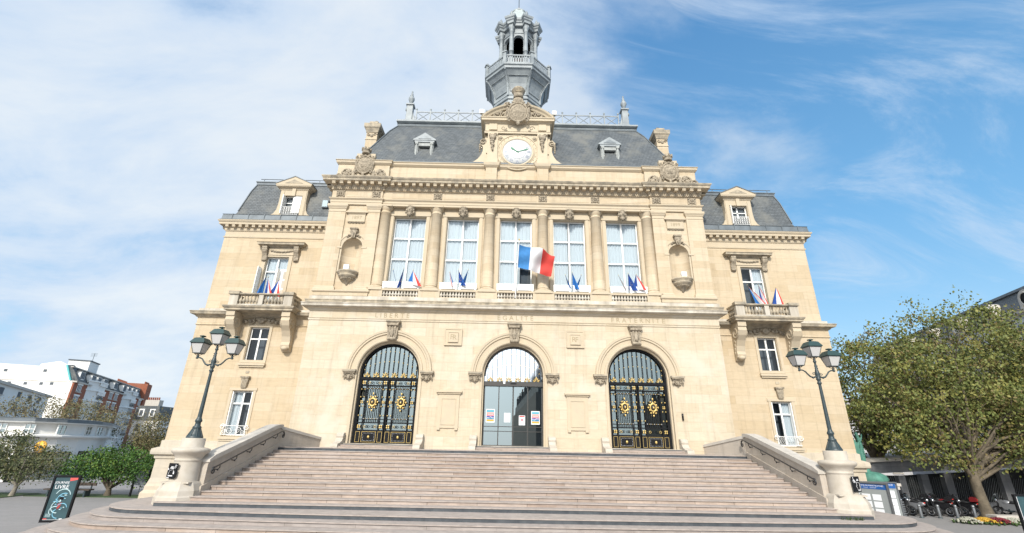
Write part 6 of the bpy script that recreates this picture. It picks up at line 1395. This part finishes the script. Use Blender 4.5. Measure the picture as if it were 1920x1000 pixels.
E1 = [(3.4, 1.6, 10.9, 4.6, 3.6, 4.6), (-1.4, 1.6, 9.3, 3.9, 3.2, 3.9), (8.5, 1.2, 8.2, 4.3, 3.6, 4.0), (1.0, -.6, 6.3, 4.6, 2.8, 2.8), (-3.4, 1.2, 6.4, 2.6, 2.4, 2.6), (6.5, -.5, 6.2, 4.6, 2.8, 2.6), (-1.8, .2, 4.0, 2.8, 1.8, 1.2), (4.2, .0, 4.1, 3.8, 2.0, 1.3), (1.6, -.9, 4.3, 2.4, 1.6, 1.1), (8.0, .2, 4.2, 3, 2, 1.4)]
limbs(t, [(0, 0, 0), (-.08, 0, .8), (-.15, 0, 2.0), (-.1, 0, 3.1)], .35, E1, 44, BARKP, 3)
crown('crown', t, E1, 82000, .20, PLANE, 11, clump=.36, per=24, hole=-.13)
base = Vector((28.6, 7.5, G)); t = thing('plane_tree', tuple(base), 'shaded plane tree close to the right corner of the building', 'tree', 'plane trees on the right')
E2 = [(2.4, 0, 9.6, 3.8, 2.8, 4.3), (.8, -.4, 7.2, 2.6, 2.2, 3.0), (3.0, .3, 5.2, 3.2, 2.4, 2.2), (-.6, 0, 6.0, 1.6, 1.5, 2.0), (5.8, 1, 8, 3.2, 2.8, 4)]
limbs(t, [(0, 0, 0), (.1, 0, .9), (.3, 0, 2.2), (.5, 0, 3.2)], .28, E2, 28, BARK, 5)
crown('crown', t, E2, 24000, .21, PLANE, 12, clump=.38, per=20, hole=-.2)
base = Vector((44, 9, G)); t = thing('plane_tree', tuple(base), 'plane tree at the right edge of the picture', 'tree', 'plane trees on the right')
E3 = [(0, 0, 9, 5, 4, 5), (2, -1, 6, 4, 3, 3), (-3, 0, 7, 3, 3, 3)]
limbs(t, [(0, 0, 0), (0, 0, 1.6), (.1, 0, 3.2)], .4, E3, 12, BARKP, 6); crown('crown', t, E3, 12000, .34, PLANE, 13, clump=.6, per=14)
WIL = leafmats('willow', [(.085, .105, .045), (.115, .125, .06), (.06, .08, .035), (.13, .12, .05)])
base = Vector((-33.9, 3.1, G)); t = thing('small_tree', tuple(base), 'grey-green multi-stemmed tree at the left edge of the plaza', 'tree')
E4 = [(-1.5, 0, 2.5, 2.2, 1.7, 1.5), (.7, -.1, 2.0, 1.5, 1.3, 1.1), (-3.0, 0, 2.0, 1.8, 1.5, 1.4), (1.7, 0, 2.5, 1.0, .9, .7)]
limbs(t, [(0, 0, 0), (.05, 0, .3), (.1, 0, .6)], .15, E4, 14, pmat('pale_bark', (.30, .27, .22), .9, noise=.4, nscale=5), 8, twig=.02); crown('crown', t, E4, 12000, .13, WIL, 14, clump=.26, per=14)
GRN = leafmats('bright', [(.045, .105, .02), (.07, .15, .025), (.03, .075, .015), (.12, .18, .03), (.035, .085, .02)])
base = Vector((-28.4, 4.3, G)); t = thing('small_tree', tuple(base), 'bright green spreading tree with forked trunk left of the building', 'tree')
E5 = [(-1.4, 0, 1.9, 2.2, 1.6, .9), (1.3, 0, 1.9, 2.1, 1.6, .95), (0, .2, 2.3, 2.2, 1.5, .9), (2.3, .1, 1.4, 1.3, 1.2, .7), (-2.6, 0, 1.5, 1.2, 1.1, .6)]
limbs(t, [(0, 0, 0), (0, 0, .25), (.0, 0, .45)], .2, E5, 12, BARK, 9, twig=.02); crown('crown', t, E5, 13000, .13, GRN, 15, clump=.26, per=16)
AUT = leafmats('autumn', [(.15, .125, .06), (.19, .16, .07), (.12, .11, .055), (.11, .115, .05)])
for i, (x, y, es, n, lab) in enumerate(((-63, 33, [(0, 0, 7.0, 4.2, 3, 2.2), (-4, 0, 6.2, 3.6, 3, 2)], 3600, 'thinning autumn tree behind the low white building, far left'), (-57, 33, [(0, 0, 6.4, 3.6, 3, 1.9), (3.0, 0, 5.2, 2.6, 2, 1.4)], 3000, 'thinning autumn tree behind the low white building, nearer its corner'), (-72, 52, [(0, 0, 7.5, 4, 3, 2), (6, 0, 6.5, 4, 3, 1.6), (-5, 0, 7.2, 3, 3, 1.5)], 2600, 'sparse autumn tree before the brick apartment block'), (-43.2, 28, [(0, 0, 4.6, 1.6, 1.6, 2.2), (.9, 0, 3.0, 1.5, 1.5, 1.5), (-.6, 0, 3.0, 1.4, 1.4, 1.2)], 5200, 'brown-leaved tree against the left wing of the town hall'), (-46.5, 30, [(0, 0, 3.2, 1.5, 1.5, 1.4)], 1500, 'small brown tree at the end of the low white building'))):
    t = thing('autumn_tree', (x, y, G), lab, 'tree', 'autumn trees behind the low building'); limbs(t, [(0, 0, 0), (0, 0, 1.5), (.1, 0, 2.6)], .2, es, 14, BARK, 20+i, twig=.05); crown('crown', t, es, n, .20, AUT, 30+i, clump=.5, per=9)
# hedge and grass strips
HG_ = leafmats('hedge', [(.06, .075, .03), (.09, .10, .04), (.045, .06, .025)])
t = thing('hedge', (-36.6, .9, G), 'low clipped hedge at the left edge of the plaza', 'hedge'); crown('foliage', t, [(0, 0, .12, 2.6, .9, .42), (-2.5, 0, .1, 2.6, .9, .4)], 5200, .10, HG_, 44, clump=.12, per=10)
for i, (x0, x1, y0, y1, lb) in enumerate(((-33.2, -23.6, 3.2, 5.2, 'lawn'), (-40, -33.5, 1.4, 5.0, 'lawn'))):
    m = MB(); m.poly([(x0, y0, G+.03), (x1, y0+.3, G+.03), (x1, y1, G+.03), (x0, y1, G+.03)], GRASS); m.poly([(x0, y0, G), (x1, y0+.3, G), (x1, y0+.3, G+.03), (x0, y0, G+.03)], GRASS); o = B('grass', m); o['kind'] = 'stuff'
o = MB(); r5 = random.Random(3)
for k in range(60): x = r5.uniform(13.2, 14.1); p = (x, -11.15+r5.uniform(-.12, .06), zt(1)-.16); o.tube([p, (x+r5.uniform(-.06, .06), p[1]-.03, p[2]+r5.uniform(.04, .13))], .008, GRASS, n=3)
o = B('weeds', o); o['kind'] = 'stuff'
# bench, bin post, barrier on the left
t = thing('park_bench', (-30.5, 3.4, G), 'dark slatted bench left of the forked green tree', 'bench'); m = MB(); m.box(-1.5, 1.6, -.2, .25, .42, .50, WOOD); lpart('seat', m, t); m = MB(); m.box(-1.5, 1.6, .3, .36, .68, .88, WOOD); lpart('backrest', m, t)
for x in (-1.2, .1, 1.3): m = MB(); m.box(x-.05, x+.05, -.15, .32, 0, .42, IRON); m.box(x-.04, x+.04, .3, .34, .4, .8, IRON); lpart('leg', m, t)
t = thing('green_post', (-29.85, 2.6, G), 'dark green tapered post standing in front of the bench', 'post'); m = MB(); m.box(-.16, .16, -.12, .12, 0, .98, LGREEN); m.box(-.2, .2, -.15, .15, .98, 1.06, LGREEN); m.box(-.2, .2, -.15, .15, 0, .08, LGREEN); lpart('post', m, t)
t = thing('crowd_barrier', (-24.9, 4.2, G), 'grey metal barrier between the green tree and the building', 'barrier'); m = MB(); m.tube([(-1.3, 0, .15), (-1.3, 0, 1.05), (1.2, 0, 1.05), (1.2, 0, .15), (-1.3, 0, .15)], .025, ALU, n=6); lpart('barrier_frame', m, t)
m = MB()
for k in range(16): m.tube([(-1.15+.15*k, 0, .15), (-1.15+.15*k, 0, 1.05)], .010, ALU, n=4)
lpart('bars', m, t)
for x in (-1.0, .9): m = MB(); m.box(x-.03, x+.03, -.3, .3, 0, .05, ALU); lpart('foot', m, t)
t = thing('display_board', (-26.1, 4.0, G), 'dark information board on two posts under the green tree', 'sign'); m = MB(); m.box(-.42, .42, -.03, .03, .75, 1.7, INSIDE2); lpart('panel', m, t)
for x in (-.5, .5): m = MB(); m.box(x-.05, x+.05, -.05, .05, 0, 1.85, BLACK); lpart('post', m, t)
# ------------------------------------------------------------------ left: low white building with rounded corner
LW = thing('low_white_building', (-46, 14, G), 'low white building with curved corner and grey roof edge, left', 'building')
pth = [(-66, 8.0), (-54, 10.5), (-46.5, 12.5), (-44.2, 13.5), (-43.1, 15.2), (-43.1, 17.5), (-44.0, 20.2), (-47.0, 25.3), (-52.0, 32.2), (-60, 43.2)]
c2 = WL[LW.name]; lp = [(a-c2.x, b-c2.y) for a, b in pth]; zl = lambda z: z-G
m = MB(); m.mould(lp, [(0, 0), (0, zl(2.35)), (.02, zl(2.36))], PLASTER, caps=False); m.mould(lp, [(0, zl(2.3)), (.35, zl(2.32)), (.42, zl(2.42)), (.42, zl(2.52)), (.2, zl(2.58)), (0, zl(2.6)), (0, zl(3.62)), (-.3, zl(3.62))], PLASTER, caps=False); lpart('wall', m, LW)
m = MB(); m.mould(lp, [(0, zl(3.58)), (.45, zl(3.60)), (.5, zl(3.68)), (.2, zl(3.70))], WHITE, caps=False); m.mould(lp, [(.1, zl(3.69)), (.42, zl(3.70)), (.42, zl(3.98)), (.46, zl(4.0)), (.2, zl(4.04)), (-6, zl(4.1))], LEAD, caps=False); lpart('roof', m, LW)
def on_path(P_, dist):
    for a, b in zip(P_[:-1], P_[1:]):
        a, b = Vector(a), Vector(b); L_ = (b-a).length
        if dist <= L_: d = (b-a).normalized(); p = a+d*dist; return p, d, Vector((d.y, -d.x))
        dist -= L_
    return None
for dist, w_ in ((20.35, .34), (22.34, .34), (24.6, .42), (28.2, .5), (31.6, 1.4), (36.5, .9), (47.5, 1.6)):
    q = on_path(lp, dist)
    if not q: continue
    p, d, n_ = q; T = Matrix(((d.x, -n_.x, 0, p.x), (d.y, -n_.y, 0, p.y), (0, 0, 1, 0), (0, 0, 0, 1)))
    w = bpy.data.objects.new('window', None); C.objects.link(w); w.parent = LW
    m = MB(); m.box(-w_, w_, -.03, .02, zl(2.68), zl(3.42), PANED, T=T); lpart('pane', m, w); m = MB()
    for a, b in ((-w_-.06, -w_), (w_, w_+.06), (-.03, .03)): m.box(a, b, -.09, .02, zl(2.62), zl(3.48), WHITE, T=T)
    for a, b in ((2.62, 2.68), (3.02, 3.07), (3.42, 3.48)): m.box(-w_, w_, -.08, .02, zl(a), zl(b), WHITE, T=T)
    lpart('frame', m, w)
for dist, w_ in ((12, 1.2), (16, 1.3), (20.0, 1.3), (24.2, 1.6), (29, 1.3)):
    p, d, n_ = on_path(lp, dist); T = Matrix(((d.x, -n_.x, 0, p.x), (d.y, -n_.y, 0, p.y), (0, 0, 1, 0), (0, 0, 0, 1))); m = MB(); m.box(-w_, w_, -.03, .02, .1, 2.5, PANED, T=T)
    for a in (-w_, 0, w_): m.box(a-.05, a+.05, -.07, .02, .1, 2.5, BLACK, T=T)
    lpart('shop_window', m, LW)
p, d, n_ = on_path(lp, 22.2); T = Matrix(((d.x, -n_.x, 0, p.x), (d.y, -n_.y, 0, p.y), (0, 0, 1, 0), (0, 0, 0, 1)))
m = MB(); m.box(-.15, .15, -.5, 0, 0, zl(2.3), BLACK, T=T); m.box(-1.2, 1.2, -.75, -.4, zl(2.3), zl(2.36), BLACK, T=T); lpart('drainpipe', m, LW)
t = thing('round_sign', (-42.0, 12.6, G+2.95), 'small round yellow-orange sign projecting from the low white building', 'sign'); m = MB(); m.lathe([(0, -.06), (.5, -.06), (.5, .06), (0, .06)], 0, 0, pmat('sign_orange', (.75, .38, .03), .5), n=20, T=Matrix.Rotation(pi/2, 4, 'X')); lpart('disc', m, t)
m = MB(); m.blob((0, -.08, 0), (.18, .04, .12), BLACK, n=8, m=4); lpart('emblem', m, t); m = MB(); m.tube([(0, 0, 0), (-1.2, .9, 0)], .03, IRON, n=5); lpart('arm', m, t)
# mid-left pale block
a3 = Vector((-96.5, 58, 0)); b3 = Vector((-116, 88.8, 0)); D3 = (b3-a3).normalized(); t = thing('pale_flat_block', (-96.5, 58, G), 'pale grey flat-roofed block behind the autumn trees, left', 'building'); T = Matrix.Translation(-WL[t.name]) @ apt_T(a3, D3, Vector((D3.y, -D3.x, 0)))
m = MB(); m.box(-20, 38, 0, 12, G, 11.6, PLASTER, T=T); m.box(-20.5, 38.5, -.5, 12.5, 11.6, 12.1, COPE, T=T); lpart('wall', m, t)
for x in (-12, -4, 2.6, 14.3, 22, 29.6):
    for z in (7.2, 9.8): m = MB(); m.box(x-1.3, x+1.3, -.05, .05, z, z+1.3, INSIDE2, T=T); m.box(x-1.4, x+1.4, -.3, 0, z-.12, z, COPE, T=T); lpart('window', m, t)
# brick apartment block
K = Vector((-117.4, 96.3, 0)); GD = Vector((-22, -4, 0)).normalized(); FD = Vector((-26.1, 62, 0)).normalized(); FN = Vector((FD.y, -FD.x, 0))
AB = thing('apartment_block', (K.x, K.y, G), 'brick apartment block with white bays and a blank white gable, far left', 'building'); T0 = Matrix.Translation(-WL[AB.name])
TG = T0 @ Matrix(((GD.x, -GD.y*-1*-1, 0, K.x), (GD.y, GD.x, 0, K.y), (0, 0, 1, 0), (0, 0, 0, 1)))
TG = T0 @ Matrix(((GD.x, GD.y, 0, K.x), (GD.y, -GD.x, 0, K.y), (0, 0, 1, 0), (0, 0, 0, 1)))   # +y local = into the picture
m = MB(); g = [(0, G), (.3, 16.4), (1.1, 16.8), (3.0, 20.7), (5.1, 21.6), (9.3, 20.7), (9.5, 20.1), (18.7, 20.4), (40, 20.0), (40, G)]
m.prism(g, 'y', 0, .6, PLASTER, T=TG); m.box(1.1, 40, -.12, 0, 16.2, 16.35, COPE, T=TG); lpart('gable_wall', m, AB)
m = MB(); m.prism([(.9, 16.7), (1.3, 16.7), (3.3, 20.6), (2.9, 20.7)], 'y', -.3, .5, pmat('teal_flashing', (.10, .42, .42), .5), T=TG); m.prism([(-.6, 16.6), (1.0, 16.8), (2.9, 20.75), (2.2, 20.8)], 'y', .2, 1.5, SLATE, T=TG); lpart('flashing', m, AB)
for x, z in ((7.8, 18.9), (16.8, 18.6), (14.9, 15.4), (11.2, 15.4), (7.6, 15.5), (5.2, 15.6)): m = MB(); m.box(x-.4, x+.4, -.05, .0, z-.3, z+.4, INSIDE2, T=TG); lpart('gable_window', m, AB)
TF = T0 @ apt_T(K-FD*12, FD, FN)
m = MB(); m.box(12, 74.5, 0, .4, G, 16.3, BRICK, T=TF); lpart('facade_wall', m, AB)
m = MB(); v = [(12, .3, 16.6), (74, .3, 16.6), (74, 1.8, 20.2), (13, 1.8, 20.2), (19, 9, 21.6), (74, 9, 21.6)]; m.add(v, [(0, 1, 2, 3), (3, 2, 5, 4)], SLATE, T=TF); m.box(11.8, 74, 1.3, 1.9, 20.1, 20.35, COPE, T=TF); m.box(11.8, 74.2, -.5, .6, 16.2, 16.6, COPE, T=TF); lpart('mansard_roof', m, AB)
m = MB(); m.box(74, 80, -.5, 12, G, 22.3, BRICK, T=TF); lpart('chimney_wall', m, AB)
m = MB()
for k in range(12): m.box(74.2+.45*k, 74.45+.45*k, .5, .8, 22.3, 23.1, BRICK, T=TF)
for k in range(8): m.box(60+1.3*k, 60.5+1.3*k, 5, 5.3, 21, 22.3, BRICK, T=TF)
lpart('chimney_pots', m, AB)
for a, b in ((21, 32.5), (52, 63.5)):
    m = MB(); e = 4.2; m.prism([(a, 0), (a+e, -1.3), (b-2, -1.3), (b, 0)], 'z', G, 17.6, PLASTER, T=TF)
    for z in (8.8, 12.2, 15.0, 17.5): m.prism([(a-.4, 0), (a+e-.2, -1.7), (b-1.8, -1.7), (b+.4, 0)], 'z', z, z+.35, WHITE, T=TF)
    lpart('bay', m, AB)
    for z in (14.0-.0, 16.6):
        m = MB()
        for k in range(14): x = a+e+(b-2-a-e)*k/13; m.box(x-.15, x+.15, -1.65, -1.5, z, z+.9, WHITE, T=TF)
        m.box(a+e, b-2, -1.7, -1.45, z+.85, z+1.0, WHITE, T=TF); lpart('balustrade', m, AB)
    for x in (a+e+2.2, b-4.2):
        for z in (3.4, 6.8, 10.3, 13.0):
            w = MB(); w.box(x-1.5, x+1.5, -1.4, -1.25, z, z+1.9, INSIDE2, T=TF)
            for q in (-1.5, -.5, .5, 1.5): w.box(x+q-.1, x+q+.1, -1.45, -1.38, z, z+1.9, WHITE, T=TF)
            w.box(x-1.7, x+1.7, -1.65, -1.3, z-.1, z+.05, IRON, T=TF); w.box(x-1.7, x+1.7, -1.67, -1.62, z+.0, z+.55, IRON, T=TF); lpart('window', w, AB)
for x in (15.8, 40.5, 45.5, 71.5):
    for z in (3.4, 7.6, 11.1, 14.0):
        w = MB(); w.box(x-1.3, x+1.3, -.06, .02, z, z+1.8, INSIDE2, T=TF)
        for q in (-1.3, -.4, .5, 1.3): w.box(x+q-.12, x+q+.12, -.12, -.02, z, z+1.8, WHITE, T=TF)
        w.box(x-1.8, x+1.8, -.2, 0, z+1.8, z+2.2, WHITE, T=TF); w.box(x-1.6, x+1.6, -.4, 0, z-.2, z, COPE, T=TF); lpart('window', w, AB)
for x in (15, 23, 27.5, 32.5, 42, 51, 56, 61, 66):
    w = MB(); w.box(x-1.5, x+1.5, -.2, 1.2, 17.2, 19.3, WHITE, T=TF)
    for q in (-.9, 0, .9): w.box(x+q-.3, x+q+.3, -.26, -.18, 17.4, 19.1, INSIDE2, T=TF)
    w.box(x-1.7, x+1.7, -.4, 1.6, 19.3, 19.5, SLATE, T=TF); lpart('dormer', w, AB)
m = MB(); m.box(26, 33, 3, 8, 20.5, 23.6, PLASTER, T=TF); m.box(25.8, 33.2, 2.8, 8.2, 23.6, 23.9, INSIDE2, T=TF); lpart('lift_housing', m, AB)
m = MB(); P_ = TF @ Vector((33, 5, 23.8)); m.tube([tuple(P_), tuple(P_+Vector((0, 0, 3.2)))], .06, IRON, n=4)
for k in range(4): m.tube([tuple(P_+Vector((-1.1, 0, 2.3+.3*k))), tuple(P_+Vector((.9, 0, 2.3+.3*k)))], .035, IRON, n=4)
lpart('aerial', m, AB)
# small mansard house further back
t = thing('mansard_house', (-119.5, 130, G), 'small grey mansard house beyond the brick block', 'building'); m = MB(); m.box(-5, 3.5, 0, 10, 0, 9.5, PLASTER); lpart('wall', m, t)
m = MB(); m.prism([(-5.3, 9.5), (3.8, 9.5), (2.8, 14.0), (-4.3, 14.0)], 'y', -.4, 10, SLATE); m.box(-3.5, 1.2, 1, 3, 13.5, 16.0, COPE)
for k in range(6): m.box(-3.2+.7*k, -2.9+.7*k, 1.5, 1.9, 16, 16.9, BRICK)
lpart('roof', m, t)
for x in (-2.6, 1.0): m = MB(); m.box(x-.9, x+.9, -.6, .5, 10.5, 13, WHITE); m.box(x-.5, x+.5, -.66, -.58, 10.8, 12.6, INSIDE2); lpart('dormer', m, t)
for x in (-2.8, 1.2): m = MB(); m.box(x-.7, x+.7, -.06, .02, 6, 8.4, INSIDE2); lpart('window', m, t)
# the street behind the camera (seen only as reflections in the door glass)
DK = pmat('shaded_stone_far', (.11, .105, .10), .9)
t = thing('street_block', (12, -120, G), 'dark apartment block across the street, mirrored in the centre door glass', 'building'); T = Matrix.Translation(-WL[t.name])
m = MB(); m.prism([(2.5, -170), (6.2, -75), (22, -75), (30, -170)], 'z', G, 14.0, DK, T=T); lpart('wall', m, t)
m = MB(); m.prism([(3.2, -168), (6.8, -76), (21, -76), (29, -168)], 'z', 14.0, 17.0, SLATE, T=T)
lpart('roof', m, t)
for k in range(7): y = -80-13*k; m = MB(); x = 6.6-.039*(-75-y)+.6; m.box(x-.4, x+1.0, y-2.2, y, 16, 20.0, DK, T=T); m.box(x-.1, x+.3, y-1.6, y-1.2, 20.0, 21, BRICK, T=T); lpart('chimney', m, t)
t = thing('street_block', (62, -95, G), 'dark apartment block across the street, mirrored in the right door glass', 'building'); m = MB(); m.box(-14, 16, -40, 30, 0, 18, DK); lpart('wall', m, t)
for y in (-30, -10, 10, 26): m = MB(); m.box(-13.5, -11.5, y-2, y, 18, 21, DK); lpart('chimney', m, t)
